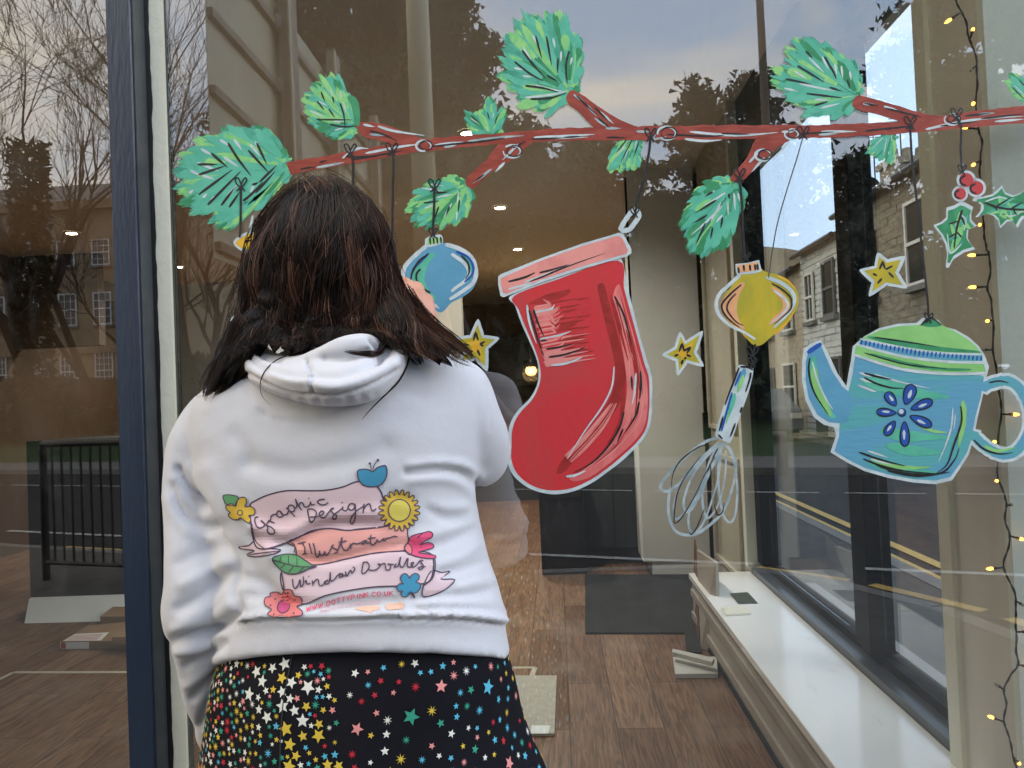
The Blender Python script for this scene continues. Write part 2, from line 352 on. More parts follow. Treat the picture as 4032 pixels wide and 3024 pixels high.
# parked cars in the side street
M_car = mat('car_paint', (0.16, 0.17, 0.18), 0.25, spec=0.8); M_car2 = mat('dark_car_paint', (0.03, 0.035, 0.045), 0.2, spec=0.8); M_tyre = mat('rubber', (0.015, 0.015, 0.015), 0.8)
M_rim = mat('wheel_rim', (0.4, 0.4, 0.42), 0.3, metal=0.8); M_lampl = mat('car_lamp', (0.6, 0.6, 0.55), 0.2); M_red = mat('tail_lamp', (0.35, 0.02, 0.02), 0.3)
def car(x, y, m, lab):
    t = thing('parked_car', (x, y, -0.12), lab, 'car', 'cars parked in the side street')
    prof = [(-2.1, 0.3), (-2.15, 0.62), (-2.0, 0.88), (-1.55, 0.98), (-1.0, 1.42), (0.5, 1.46), (1.15, 1.02), (1.95, 0.86), (2.15, 0.6), (2.1, 0.3)]
    b = MB(); n = len(prof); vs = []
    for sx in (-1, 1):
        for a, z in prof: vs.append((x + sx * (0.84 - max(0, z - 0.95) * 0.35), y + a, z - 0.12))
    fs = [tuple(range(n)), tuple(range(2 * n - 1, n - 1, -1))] + [(i, n + i, n + (i + 1) % n, (i + 1) % n) for i in range(n)]
    b.add(vs, fs); b.build('body', m, t, bevel=0.05)
    for sx in (-1, 1):
        gw = MB(); gw.add([(x + sx * 0.825, y - 1.35, 0.88), (x + sx * 0.70, y - 0.95, 1.25), (x + sx * 0.70, y + 0.45, 1.28), (x + sx * 0.825, y + 0.95, 0.9)], [(0, 1, 2, 3)]); gw.build('side_window', M_pane, t)
        for wy in (-1.3, 1.3):
            w = MB(); w.v = []; w.tube([(x + sx * 0.70, y + wy, 0.2), (x + sx * 0.87, y + wy, 0.2)], 0.32, 20); wo_ = w.build('wheel', M_tyre, t)
            MB().tube([(x + sx * 0.865, y + wy, 0.2), (x + sx * 0.885, y + wy, 0.2)], 0.19, 14).build('rim', M_rim, wo_)
        MB().box((x + sx * 0.5, y - 2.17, 0.5), (x + sx * 0.78, y - 2.10, 0.64)).build('headlight', M_lampl, t)
        MB().box((x + sx * 0.6, y + 2.08, 0.5), (x + sx * 0.8, y + 2.17, 0.66)).build('tail_light', M_red, t)
car(5.7, 20.5, M_car, 'grey car parked nearer by the terraced houses'); car(5.75, 27.5, M_car2, 'dark car parked further along by the terrace')

# sandstone building across the front road (seen mirrored in the glass) -----------------
bt0 = mir(-420, 890, 40); bt1 = mir(330, 890, 36)
YB = -36.5; XB0, XB1 = bt0.x, bt1.x + 0.8
sb = thing('sandstone_building', ((XB0 + XB1) / 2, YB - 5, 0.6), 'large brown sandstone building with white sash windows mirrored in the left pane', 'building')
ZE = 12.4
b = MB().box((XB0, YB - 10, 0), (XB1, YB, ZE)); b.box((XB0 - 0.3, YB - 10, ZE), (XB1 + 0.3, YB + 0.35, ZE + 0.45)); b.box((XB0, YB, 3.6 + 1.1), (XB1, YB + 0.12, 3.85 + 1.1)); b.build('wall', M_sand, sb)
rf = MB().add([(XB0, YB + 0.3, ZE + 0.45), (XB1, YB + 0.3, ZE + 0.45), (XB1 - 3, YB - 5, ZE + 3), (XB0 + 3, YB - 5, ZE + 3), (XB1, YB - 10, ZE + 0.45), (XB0, YB - 10, ZE + 0.45)], [(0, 1, 2, 3), (3, 2, 4, 5), (1, 4, 2), (0, 3, 5)]).build('roof', M_slate, sb)
MB().box((XB1 - 7, YB - 6, ZE + 1), (XB1 - 5.4, YB - 5, ZE + 4.4)).build('chimney', M_sand, rf)
wx = []
for px in (-240, -160, -90, -10, 66, 146, 222, 300): wx.append(mir(px, 770, 38).x)
for x_ in wx:
    if XB0 + 1 < x_ < XB1 - 0.6:
        sash(sb, x_, YB, 2.75, 1.02, 2.0, 4, 6, 'x', 1); sash(sb, x_, YB, 6.2, 1.02, 1.75, 3, 4, 'x', 1); sash(sb, x_, YB, 9.4, 1.0, 1.4, 3, 4, 'x', 1)
pd = mir(42, 700, 37.5).x
MB().tube([(pd, YB + 0.15, ZE), (pd, YB + 0.15, 1.9), (pd - 0.9, YB + 0.3, 1.2)], 0.09, 8).build('downpipe', mat('grey_downpipe', (0.4, 0.39, 0.36), 0.6), sb)
stp = MB()
for k in range(9): stp.box((XB0 + 3.6 - 0.28 * k, YB + 0.1, 0.5 + 0.17 * k), (XB0 + 3.9, YB + 1.6, 0.5 + 0.17 * (k + 1) - 0.005))
stp.build('steps', M_kerb, sb)

# guard railing on the near kerb ------------------------------------
ra, rb = Vector((-4.3, -5.35, 0)), Vector((-1.7, -4.55, 0)); ra.y += 1.05; rb.y += 0.95
t = thing('guard_railing', ((ra + rb) / 2), 'black pedestrian guard railing standing along the kerb, mirrored low in the left pane', 'railing')
MB().tube([ra + Vector((0, 0, 1.13)), rb + Vector((0, 0, 1.13))], 0.028, 8).build('top_rail', M_darkm, t)
MB().tube([ra + Vector((0, 0, 0.15)), rb + Vector((0, 0, 0.15))], 0.022, 8).build('bottom_rail', M_darkm, t)
n_ = 26
for k in range(n_ + 1):
    p = ra.lerp(rb, k / n_); big = k in (0, 13, n_)
    MB().tube([p + Vector((0, 0, 0.0 if big else 0.15)), p + Vector((0, 0, 1.12))], 0.032 if big else 0.0095, 6).build('post' if big else 'baluster', M_darkm, t)

# lamp column and slender pole -----------------------------------------------------------
p = mir(912, 300, 6.2)
t = thing('lamp_post', (p.x, p.y, 0), 'thick pale lamp column mirrored in the glass above the hair', 'lamp post')
M_col = mat('column_paint', srgb(196, 190, 160), 0.5)
MB().tube([(p.x, p.y, 0), (p.x, p.y, 1.1)], 0.135, 20).build('base', M_col, t, smooth=True); MB().tube([(p.x, p.y, 1.1), (p.x, p.y, 7.0)], [0.112, 0.085], 20).build('pole', M_col, t, smooth=True)
MB().tube([(p.x, p.y, 7.0), (p.x, p.y - 0.3, 7.4), (p.x, p.y - 1.2, 7.5)], [0.05, 0.045, 0.04], 10).build('arm', M_col, t, smooth=True)
MB().box((p.x - 0.12, p.y - 1.8, 7.42), (p.x + 0.12, p.y - 1.15, 7.55)).build('lamp_head', M_darkm, t, bevel=0.02)
p = mir(1656, 300, 12.5)
tag(MB().tube([(p.x, p.y, -0.1), (p.x, p.y, 4), (p.x, p.y, 6.8), (p.x, p.y, 11)], [0.095, 0.08, 0.065, 0.05], 10).build('telegraph_pole', mat('pole_wood', (0.16, 0.13, 0.09), 0.8), smooth=True), 'slender brown pole mirrored at the top right of the main window', 'pole')

# big road sign seen from its back, high on posts ----------------------------------------
sx = -2.62
def sgn(px, py): # distance where the plane X = sx meets that view ray in mirror space
    q = oX(px, py, sx); return (-q.y, q.z)
ya, _ = sgn(450, 200); yb, _ = sgn(800, 400)
t = thing('road_sign', (sx, (ya + yb) / 2, 0), 'big pale road sign seen from behind, with rails and posts, mirrored at upper left', 'road sign')
M_alu = mat('sign_back', srgb(205, 202, 176), 0.5, srgb(190, 188, 165), 2); M_post = mat('galvanised_post', srgb(120, 110, 95), 0.45, srgb(150, 140, 122), 6)
ZS0, ZS1 = sgn(470, 560)[1], 5.4
MB().box((sx - 0.006, yb, ZS0), (sx, ya, ZS1)).build('panel', M_alu, t)
zz = ZS0 + 0.06
while zz < ZS1:
    MB().box((sx, yb + 0.01, zz), (sx + 0.05, ya - 0.01, zz + 0.07)).build('rail', M_post, t); zz += 0.62
for px in (610, 708, 795):
    y_ = sgn(px, 300)[0]; r_ = MB().box((sx + 0.052, y_ - 0.13, 0), (sx + 0.15, y_ + 0.13, 5.6)).build('post', M_post, t)
    MB().box((sx + 0.151, y_ + 0.10, 0.0), (sx + 0.17, y_ + 0.15, 5.6)).build('flange', M_alu, r_)
    zz = ZS0 + 0.06
    while zz < ZS1: MB().box((sx + 0.05, y_ + 0.17, zz - 0.03), (sx + 0.10, y_ + 0.21, zz + 0.1)).build('clip', M_rim, r_); zz += 0.62

# ================================================================= TREES (across the front road)
def bare_tree(loc, h, seed, label, spread=1.0, ivy=False, trunk=0.25):
    rr = random.Random(seed); t = thing('bare_tree', loc, label, 'tree', 'leafless trees across the road')
    tr = MB(); cw = MB()
    def br(p, d, l, r, lev):
        n = 4; pts = [p]; q = p.copy(); dd = d.copy()
        for i in range(n):
            dd = (dd + Vector((rr.gauss(0, .13), rr.gauss(0, .13), rr.gauss(0.03, .10)))).normalized(); q = q + dd * l / n; pts.append(q.copy())
        rs = [r * (1 - 0.5 * i / n) for i in range(n + 1)]
        (tr if lev == 0 else cw).tube(pts, rs, 7 if lev == 0 else (5 if lev < 2 else 3), cap=False)
        if lev >= 5 or r < 0.004: return
        k = rr.choice((4, 4, 5)) if lev < 3 else rr.choice((3, 3, 4))
        for j in range(k):
            i = n if j == 0 else rr.randint(1, n); b0 = pts[i]; a = dd.orthogonal().normalized(); a.rotate(Matrix.Rotation(rr.uniform(0, 2 * PI), 3, dd))
            ang = rr.uniform(0.1, .35) if j == 0 else rr.uniform(.4, .95) * spread
            nd = (dd * math.cos(ang) + a * math.sin(ang) + Vector((0, 0, .12))).normalized()
            br(b0, nd, l * rr.uniform(.55, .8), max(0.011, rs[i] * rr.uniform(.5, .72)), lev + 1)
    br(Vector(loc), Vector((0, 0, 1)), h * 0.36, trunk, 0)
    tr.build('trunk', M_bark, t); cw.build('crown', M_bark, t)
    if ivy:
        iv = MB()
        for k in range(2200):
            a = rr.uniform(0, 2 * PI); z = rr.uniform(0, 1) ** 0.8 * h * 0.42; q = Vector(loc) + Vector((math.cos(a), math.sin(a), 0)) * (trunk * rr.uniform(1.0, 1.9)) + Vector((0, 0, z))
            leaf(iv, q, 0.12, rr)
        iv.build('ivy', M_ivy, t)
    return t
def leaf(mb, q, s, rr):
    u = Vector((rr.gauss(0, 1), rr.gauss(0, 1), rr.gauss(0, 1))).normalized(); v = u.orthogonal(); v.rotate(Matrix.Rotation(rr.uniform(0, 6.28), 3, u)); w = u.cross(v)
    v = v * s * rr.uniform(.6, 1.2); w = w * s * rr.uniform(.4, .9)
    mb.add([q - v - w, q + v - w * .3, q + v * .3 + w], [(0, 1, 2)])
def gz(p, z=0.7): return (p.x, p.y, z)
bare_tree(gz(mir(78, 880, 24)), 24, 11, 'big bare tree with an ivy covered trunk mirrored in the left pane', ivy=True, trunk=0.34)
bare_tree(gz(mir(-60, 880, 22)), 21, 12, 'bare tree at the far left edge of the left pane', trunk=0.22)
bare_tree(gz(mir(205, 880, 27)), 20, 13, 'smaller bare tree right of the ivy covered tree', spread=0.8, trunk=0.18)
bare_tree(gz(mir(398, 880, 26)), 22, 14, 'tall bare tree just right of the blue window post', spread=0.75, trunk=0.24)
bare_tree(gz(mir(470, 880, 25)), 15, 15, 'short bare tree mirrored behind the road sign', spread=0.8, trunk=0.18)
bare_tree(gz(mir(320, 880, 32)), 22, 16, 'distant bare tree mirrored behind the blue window post', spread=0.8, trunk=0.2)
def pine(loc, h, wdt, seed, label, lo=0.25):
    rr = random.Random(seed); t = thing('pine_tree', loc, label, 'tree', 'pine trees across the road')
    L0 = Vector(loc); MB().tube([L0, L0 + Vector((.15, 0, h * .5)), L0 + Vector((0, .1, h * .96))], [h * .018, h * .012, h * .003], 8, cap=False).build('trunk', M_bark, t)
    c = MB(); lim = MB(); nl = int(h * 4.4)
    for i in range(nl):
        f = lo + (1 - lo) * (i + rr.random()) / nl; z = h * f; R_ = wdt * (math.sin(min(1, (1 - f) / (1 - lo) * 1.12) * PI / 2) ** .8) * rr.uniform(.5, 1.12) + .25
        a = rr.uniform(0, 2 * PI); e = L0 + Vector((math.cos(a) * R_, math.sin(a) * R_, z + R_ * rr.uniform(-.05, .35))); s = L0 + Vector((0, 0, z))
        lim.tube([s, e], [.05, .015], 3, cap=False)
        for k in range(int(7 + R_ * 7)):
            q = s.lerp(e, rr.uniform(.25, 1.06)) + Vector((rr.gauss(0, .28), rr.gauss(0, .28), rr.gauss(.05, .16)))
            for m_ in range(12):
                qq = q + Vector((rr.gauss(0, .18), rr.gauss(0, .18), rr.gauss(0, .14))); leaf(c, qq, .135, rr)
    lim.build('limbs', M_bark, t); c.build('crown', M_needle, t)
    return t
pine(gz(mir(800, 870, 26)), 19, 4.6, 21, 'very tall dark pine mirrored above the painted branch at left', .28)
pine(gz(mir(1000, 870, 24)), 14.3, 3.3, 22, 'dark pine with a pointed top mirrored left of the big painted pine sprig', .15)
pine(gz(mir(915, 870, 21)), 16.5, 2.5, 25, 'narrow pine mirrored behind the pale lamp column', .15)
pine(gz(mir(675, 870, 30)), 20, 3.0, 23, 'thin crowned pine mirrored beside the road sign posts', .4)
pine(gz(mir(1165, 870, 27)), 10.5, 3.3, 24, 'low bushy pine mirrored behind the painted stocking', .05)
pine(gz(mir(1330, 870, 30)), 10.8, 3.6, 26, 'rounded low pine mirrored right of the painted stocking', .05)
pine(gz(mir(1530, 870, 27)), 11.6, 2.2, 27, 'dark round topped pine mirrored above the lower right sprig', .12)
pine(gz(mir(1650, 870, 29)), 12.6, 2.3, 28, 'tall pine mirrored behind the slender brown pole', .12)
pine(gz(mir(2060, 870, 24)), 13.2, 3.2, 29, 'pine mirrored on the pale pillar behind the fairy lights', .08)
pine(gz(mir(2210, 870, 26)), 15.2, 3.6, 30, 'pine mirrored at the right edge of the window', .08)
pine(gz(mir(1870, 870, 30)), 9.5, 3.6, 31, 'low pine mirrored behind the teapot', .05)
pine(gz(mir(1075, 870, 30)), 12.5, 3.6, 33, 'middle sized pine mirrored behind the downlights', .05)
pine(gz(mir(1260, 870, 31)), 9.5, 3.8, 34, 'wide low pine mirrored above the stocking toe', .05)
pine(gz(mir(1285, 870, 29)), 10.4, 3.4, 35, 'dark pine mirrored just above the stocking cuff', .04)
pine(gz(mir(1405, 870, 30)), 9.8, 3.3, 36, 'dark pine mirrored behind the stocking string', .04)
pine(gz(mir(1740, 870, 28)), 9.6, 3.0, 37, 'low dark pine mirrored behind the black window post', .04)
# hedge and undergrowth under the trees
rr = random.Random(5); hd = MB()
for k in range(26000):
    s_ = rr.uniform(-34, 30); t_ = 15 + rr.gauss(0, 1.0); zt = 2.3 + 1.1 * noise.noise(Vector((s_ * .16, 0, 5))); z_ = 0.6 + (zt) * rr.random() ** .7
    leaf(hd, Vector(rp(s_, t_, z_)), .2, rr)
tag(hd.build('undergrowth', M_ivy), 'dark evergreen undergrowth massed under the trees across the road', 'undergrowth', kind='stuff')
# ================================================================= THE SHOP
M_navy = mat('navy_frame_paint', (0.014, 0.027, 0.056), 0.34, (0.024, 0.040, 0.070), 3, stretch=(3, 3, .5), bump=0.15, bscale=45)
M_char = mat('charcoal_bead', (0.028, 0.036, 0.044), 0.4, (0.045, 0.05, 0.055), 20)
M_black = mat('black_sealant', (0.006, 0.006, 0.007), 0.5)
M_cream = mat('cream_frame_paint', (0.76, 0.76, 0.64), 0.45, (0.70, 0.70, 0.58), 4, bump=.15, bscale=60)
M_dframe = mat('dark_side_frame', (0.004, 0.005, 0.006), 0.6, spec=0.1)
M_render = mat('shop_render', (0.3, 0.3, 0.3), 0.8)
M_ceil = mat('ceiling_paint', (0.82, 0.79, 0.70), 0.9)
M_wallt = mat('taupe_wall', (0.20, 0.175, 0.135), 0.9, (0.24, 0.21, 0.165), 2)
M_wbr = mat('brown_wall', (0.11, 0.065, 0.035), 0.8, (0.09, 0.055, 0.03), 2)
M_whitew = mat('pale_wall', (0.76, 0.78, 0.74), 0.7, (0.82, 0.83, 0.80), 2.5)
ZF, ZC, XR, YBK, XL = 0.07, 2.92, 1.045, 10.5, -5.2
# wood floor: planks running away from the window -------------------------------------
def wood():
    m = bpy.data.materials.new('wood_floor'); m.use_nodes = True; n, l = m.node_tree.nodes, m.node_tree.links; b = n['Principled BSDF']
    t = n.new('ShaderNodeTexCoord'); p = n.new('ShaderNodeMapping'); p.inputs['Rotation'].default_value = (0, 0, R(90)); l.new(t.outputs['Object'], p.inputs['Vector'])
    bk = n.new('ShaderNodeTexBrick'); bk.inputs['Scale'].default_value = 1; bk.inputs['Brick Width'].default_value = 1.22; bk.inputs['Row Height'].default_value = 0.18
    bk.inputs['Mortar Size'].default_value = 0.0022; bk.inputs['Color1'].default_value = (0.155, 0.082, 0.044, 1); bk.inputs['Color2'].default_value = (0.25, 0.148, 0.083, 1); bk.inputs['Mortar'].default_value = (0.05, 0.028, 0.016, 1); bk.inputs['Bias'].default_value = -0.1
    bk.offset = 0.37; l.new(p.outputs[0], bk.inputs['Vector'])
    p2 = n.new('ShaderNodeMapping'); p2.inputs['Scale'].default_value = (16, 1.1, 1); l.new(t.outputs['Object'], p2.inputs['Vector'])
    z = n.new('ShaderNodeTexNoise'); z.inputs['Scale'].default_value = 3.0; z.inputs['Detail'].default_value = 8; z.inputs['Distortion'].default_value = 2.2; l.new(p2.outputs[0], z.inputs['Vector'])
    r = n.new('ShaderNodeValToRGB'); r.color_ramp.elements[0].position = .32; r.color_ramp.elements[0].color = (.42, .38, .36, 1); r.color_ramp.elements[1].position = .66; r.color_ramp.elements[1].color = (1.25, 1.2, 1.15, 1); l.new(z.outputs['Fac'], r.inputs['Fac'])
    z2 = n.new('ShaderNodeTexNoise'); z2.inputs['Scale'].default_value = 2.6; z2.inputs['Detail'].default_value = 6; l.new(t.outputs['Object'], z2.inputs['Vector'])
    r2 = n.new('ShaderNodeValToRGB'); r2.color_ramp.elements[0].position = .55; r2.color_ramp.elements[0].color = (0, 0, 0, 1); r2.color_ramp.elements[1].position = .78; r2.color_ramp.elements[1].color = (.5, .5, .5, 1); l.new(z2.outputs['Fac'], r2.inputs['Fac'])
    x = n.new('ShaderNodeMix'); x.data_type = 'RGBA'; x.blend_type = 'MULTIPLY'; x.inputs['Factor'].default_value = 1; l.new(bk.outputs['Color'], x.inputs['A']); l.new(r.outputs['Color'], x.inputs['B'])
    y = n.new('ShaderNodeMix'); y.data_type = 'RGBA'; l.new(r2.outputs['Color'], y.inputs['Factor']); l.new(x.outputs['Result'], y.inputs['A']); y.inputs['B'].default_value = (.30, .235, .17, 1)
    l.new(y.outputs['Result'], b.inputs['Base Color']); b.inputs['Roughness'].default_value = 0.5; b.inputs['Specular IOR Level'].default_value = 0.22
    q = n.new('ShaderNodeBump'); q.inputs['Strength'].default_value = .25; q.inputs['Distance'].default_value = .003; l.new(z.outputs['Fac'], q.inputs['Height']); l.new(q.outputs[0], b.inputs['Normal'])
    return m
tag(MB().box((XL, 0.02, ZF - 0.2), (XR + 0.08, YBK, ZF)).build('shop_floor', wood()), kind='structure')
tag(MB().box((XL, 0.02, ZC), (XR + 0.5, YBK, ZC + 0.3)).build('shop_ceiling', M_ceil), kind='structure')
def struct(name, mb, m): return tag(mb.build(name, m), kind='structure')
struct('back_wall', MB().box((XL, YBK, ZF), (XR, YBK + 0.2, ZC)), M_wallt)
struct('left_wall', MB().box((XL - 0.2, 0.02, ZF), (XL, YBK + 0.2, ZC)), M_wbr)
YP0, YP1 = 2.42, 3.45      # panelled return beyond the side window
struct('right_wall', MB().box((XR + 0.03, 3.45, ZF), (XR + 0.25, YBK, ZC)), M_wallt)
struct('upper_facade', MB().box((-9, -0.05, 3.0), (XR + 0.5, 0.0, 9)).box((XR + 0.45, 0.0, 3.23), (XR + 0.5, 12, 9)), M_render)
struct('facade_pier', MB().box((-9, -0.05, -0.1), (-3.0, 0.0, 3.0)), M_render)
struct('stall_riser', MB().box((-3.0, -0.04, -0.1), (XR + 0.5, 0.018, 0.22)), M_dframe)
# navy post between the panes -----------------------------------------------------
xa = oY(254, 829, -0.05).x; xb = oY(304, 829, -0.05).x; xc = oY(339, 829, -0.008).x; xd = oY(349, 829, -0.004).x
xe = oY(349, 829, -0.004).x; xf = oY(378, 829, -0.004).x
t = thing('window_post', (xb, -0.02, 0.2), 'navy blue painted window post between the two shop panes', 'window post')
MB().prism([(xa, -0.05), (xb, -0.05), (xb + 0.002, -0.046), (xb + 0.002, -0.012), (xa, -0.012)], 0.22, 3.0).build('face', M_navy, t)
MB().prism([(xb + 0.0025, -0.044), (xb + 0.006, -0.044), (xc, -0.014), (xc, -0.006), (xb + 0.0025, -0.006)], 0.22, 3.0).build('glazing_bead', M_char, t)
sl_ = MB(); rr = random.Random(3); nz_ = 120
for i in range(nz_ + 1):
    z_ = 0.22 + 2.75 * i / nz_; w_ = 0.0075 * (1.0 + 0.9 * noise.noise(Vector((0, 0, z_ * 4.0))) + 0.5 * noise.noise(Vector((3, 0, z_ * 23))))
    sl_.v += [(xc - .001, -0.0115, z_), (xc + max(0.004, w_ + .003), -0.0105, z_)]
for i in range(nz_): sl_.f.append((2 * i, 2 * i + 1, 2 * i + 3, 2 * i + 2)); sl_.m.append(0)
sl_.mats = [M_black]; sl_.build('sealant', M_black, t)
MB().box((xe - 0.001, -0.009, 0.22), (xf + .001, -0.0006, 3.0)).build('cream_trim', M_cream, t)
MB().box((xa + 0.005, 0.0085, 0.22), (xe + 0.004, 0.08, 3.0)).build('core', M_dframe, t)
# glass panes ---------------------------------------------------------------------
M_gl = glass('shop_window_glass', 0.115, (0.95, 0.96, 0.95), wob=0.05)
M_gs = glass('side_window_glass', 0.05, (0.96, 0.98, 0.98), wob=0.03)
tag(MB().box((xc - 0.004, 0.0, 0.2), (XR + 0.45, 0.006, 3.0)).build('window_glass', M_gl), 'large main shop window pane carrying the painted Christmas branch', 'window')
tag(MB().box((-3.0, 0.0, 0.2), (xa + 0.004, 0.006, 3.0)).build('window_glass', M_gl), 'plain shop window pane left of the blue post', 'window')
# pale pillar at the right with its dark flank ---------------------------------------
xp = oY(2150, 829, 0.09).x
M_pilb = mat('beige_lining', (0.66, 0.63, 0.56), 0.7, (0.72, 0.69, 0.62), 2, stretch=(4, 4, .4)); M_pilw = mat('mint_white_panel', (0.74, 0.80, 0.73), 0.6, (0.80, 0.85, 0.79), 2)
t = thing('corner_pillar', (xp + 0.2, 0.2, ZF), 'broad corner pillar with a pale green white front and a beige side', 'pillar')
yq = oX(2026, 829, xp).y
MB().box((xp, 0.06, ZF), (xp + 0.5, 0.085, ZC)).build('front_panel', M_pilw, t)
MB().box((xp, 0.0855, ZF), (xp + 0.5, yq, ZC)).build('side_panel', M_pilb, t)
MB().box((xp - 0.012, yq - 0.045, ZF), (xp, yq + 0.012, ZC)).build('edge_strip', M_cream, t)
# dark side window: posts, sill, header ----------------------------------------------
t = thing('side_window_frame', (XR, 1.4, 0.35), 'black side window frame with upright posts beside the white ledge', 'window frame')
zt = oX(1644, 367, XR).z; ZL = 0.355
ZHD = oX(1850, 116, XR + .11).z
XG = XR + 0.05
MB().box((XR, yq + 0.013, ZHD), (XR + 0.11, 2.42, ZC - 0.003)).build('header', mat('sky_tinted_board', (0.04, 0.065, 0.10), 0.3), t)  # blue in the header's base colour stands in for sky reflected on it
MB().box((XR - 0.03, yq + 0.013, ZL - 0.06), (XR + 0.13, 2.42, ZL + 0.028)).build('sill', mat('grey_sill', (0.05, 0.062, 0.075), 0.28), t)
MB().box((XR + 0.03, yq + 0.014, ZL + 0.029), (XR + 0.10, 2.419, ZL + 0.06)).build('lower_bead', M_dframe, t)
y1_ = oX(1876, 1300, XR).y; 
for ya_ in (y1_, 2.31): MB().box((XR, ya_, ZL + 0.0605), (XR + 0.085, ya_ + (0.13 if ya_ < 2 else 0.105), ZHD - 0.001)).build('post', M_dframe, t, bevel=0.004)
tag(MB().box((XG - .001, yq + 0.02, ZL + 0.061), (XG + 0.004, y1_ - 0.001, ZHD - 0.002)).build('side_window_glass', M_gs), 'nearer pane of the side window by the pillar', 'window')
tag(MB().box((XG - .001, y1_ + 0.131, ZL + 0.061), (XG + 0.004, 2.309, ZHD - 0.002)).build('side_window_glass', M_gs), 'farther pane of the side window towards the panelled door', 'window')
struct('side_wall_base', MB().box((XR + 0.001, 0.1, ZF - 0.2), (XR + 0.3, 2.42, ZL - 0.061)), M_render)
# white ledge ----------------------------------------------------------------------
M_ledge = mat('white_quartz', (0.82, 0.83, 0.82), 0.14, (0.87, 0.88, 0.87), 1.4, stretch=(1, .3, 1), spec=0.6, dist=2)
M_scuff = mat('scuff_mark', (0.30, 0.29, 0.27), .6, (.55, .54, .5), 30)
M_taupe = mat('taupe_panel', (0.30, 0.265, 0.225), 0.5, (0.38, 0.34, 0.29), 3, stretch=(1, 1, 3), bump=.1)
xl = oZ(1700, 1520, ZL).x
t = thing('display_ledge', ((xl + XR) / 2, 1.2, ZF), 'long white glossy ledge with taupe front running below the side window', 'ledge')
MB().box((xl, 0.14, ZL - 0.03), (XR - 0.031, 2.46, ZL)).build('top', M_ledge, t, bevel=0.003)
MB().box((xl + 0.015, 0.15, ZF), (XR - 0.04, 2.45, ZL - 0.031)).build('front', M_taupe, t)
sf_ = MB(); rr = random.Random(8)
for k in range(34):
    x_ = rr.uniform(xl + .02, XR - .05); y_ = rr.uniform(.3, 2.3); r0 = rr.uniform(.001, .004)
    a_ = rr.uniform(0, 3.1); L_ = r0 * rr.choice((1, 1, 1, 5, 9))
    sf_.add([(x_ + L_ * math.cos(a_) * c1_ - r0 * .5 * math.sin(a_) * c2_q, y_ + L_ * math.sin(a_) * c1_ + r0 * .5 * math.cos(a_) * c2_q, ZL + .0004) for c1_, c2_q in ((-1, 0), (0, -1), (1, 0), (0, 1))], [(0, 1, 2, 3)])
sf_.build('scuffs', M_scuff, t)
for z_ in (ZF + 0.05, ZF + 0.17): MB().box((xl + 0.003, 0.16, z_), (xl + 0.0145, 2.44, z_ + 0.035)).build('rail', M_taupe, t)
MB().box((xl + 0.006, 0.16, ZF), (xl + 0.0146, 2.44, ZF + 0.02)).build('kickboard', M_dframe, t)
a, b_, c_, d_ = oZ(1577, 1283, ZL), oZ(1615, 1280, ZL), oZ(1637, 1304, ZL), oZ(1595, 1305, ZL)
def slab(name, pts, th, m, label, cat, group=None):
    n = len(pts); vs = [tuple(p) for p in pts] + [(p[0], p[1], p[2] + th) for p in pts]
    fs = [tuple(range(n))[::-1], tuple(range(n, 2 * n))] + [(i, (i + 1) % n, n + (i + 1) % n, n + i) for i in range(n)]
    return tag(MB().add(vs, fs).build(name, m), label, cat, group)
M_green = mat('dark_green_plate', (0.03, 0.05, 0.045), 0.3)
slab('socket_plate', [a, b_, c_, d_], 0.003, M_green, 'small dark green plate set into the white ledge top', 'plate')
slab('tile_sample', [oZ(1560, 1315, ZL + .001), oZ(1610, 1311, ZL + .001), oZ(1622, 1328, ZL + .001), oZ(1568, 1331, ZL + .001)], 0.008, M_cream, 'small cream tile offcut lying on the end of the ledge', 'tile')
# panelled cream return wall / door beyond the side window -------------------------------
M_crm = mat('cream_joinery', (0.50, 0.47, 0.37), 0.45, (0.45, 0.42, 0.33), 3)
XD = XR - 0.02
t = thing('panelled_door', (XD, 2.95, ZF), 'tall cream panelled door at the end of the white ledge', 'door')
MB().box((XD, YP0 + 0.06, ZF), (XD + 0.05, YP1, ZC - 0.003)).build('slab', M_crm, t)
for z0_, z1_ in ((0.25, 0.95), (1.1, 2.35)):
    f = MB(); y0_, y1q = YP0 + 0.2, YP1 - 0.12
    f.box((XD - 0.022, y0_, z0_), (XD - .0005, y0_ + 0.03, z1_)); f.box((XD - 0.022, y1q - 0.03, z0_), (XD - .0005, y1q, z1_)); f.box((XD - 0.022, y0_ + .031, z0_), (XD - .0005, y1q - .031, z0_ + 0.03)); f.box((XD - 0.022, y0_ + .031, z1_ - 0.03), (XD - .0005, y1q - .031, z1_))
    f.build('moulding', M_crm, t, bevel=0.004)
MB().box((XD - 0.03, YP0 + 0.0, ZL + 0.03), (XD + 0.06, YP0 + 0.058, ZC - 0.004)).build('door_frame', M_cream, t)
MB().box((XD - 0.045, YP1 - 0.09, 1.02), (XD - 0.001, YP1 - 0.05, 1.2)).build('letter_plate', M_dframe, t)
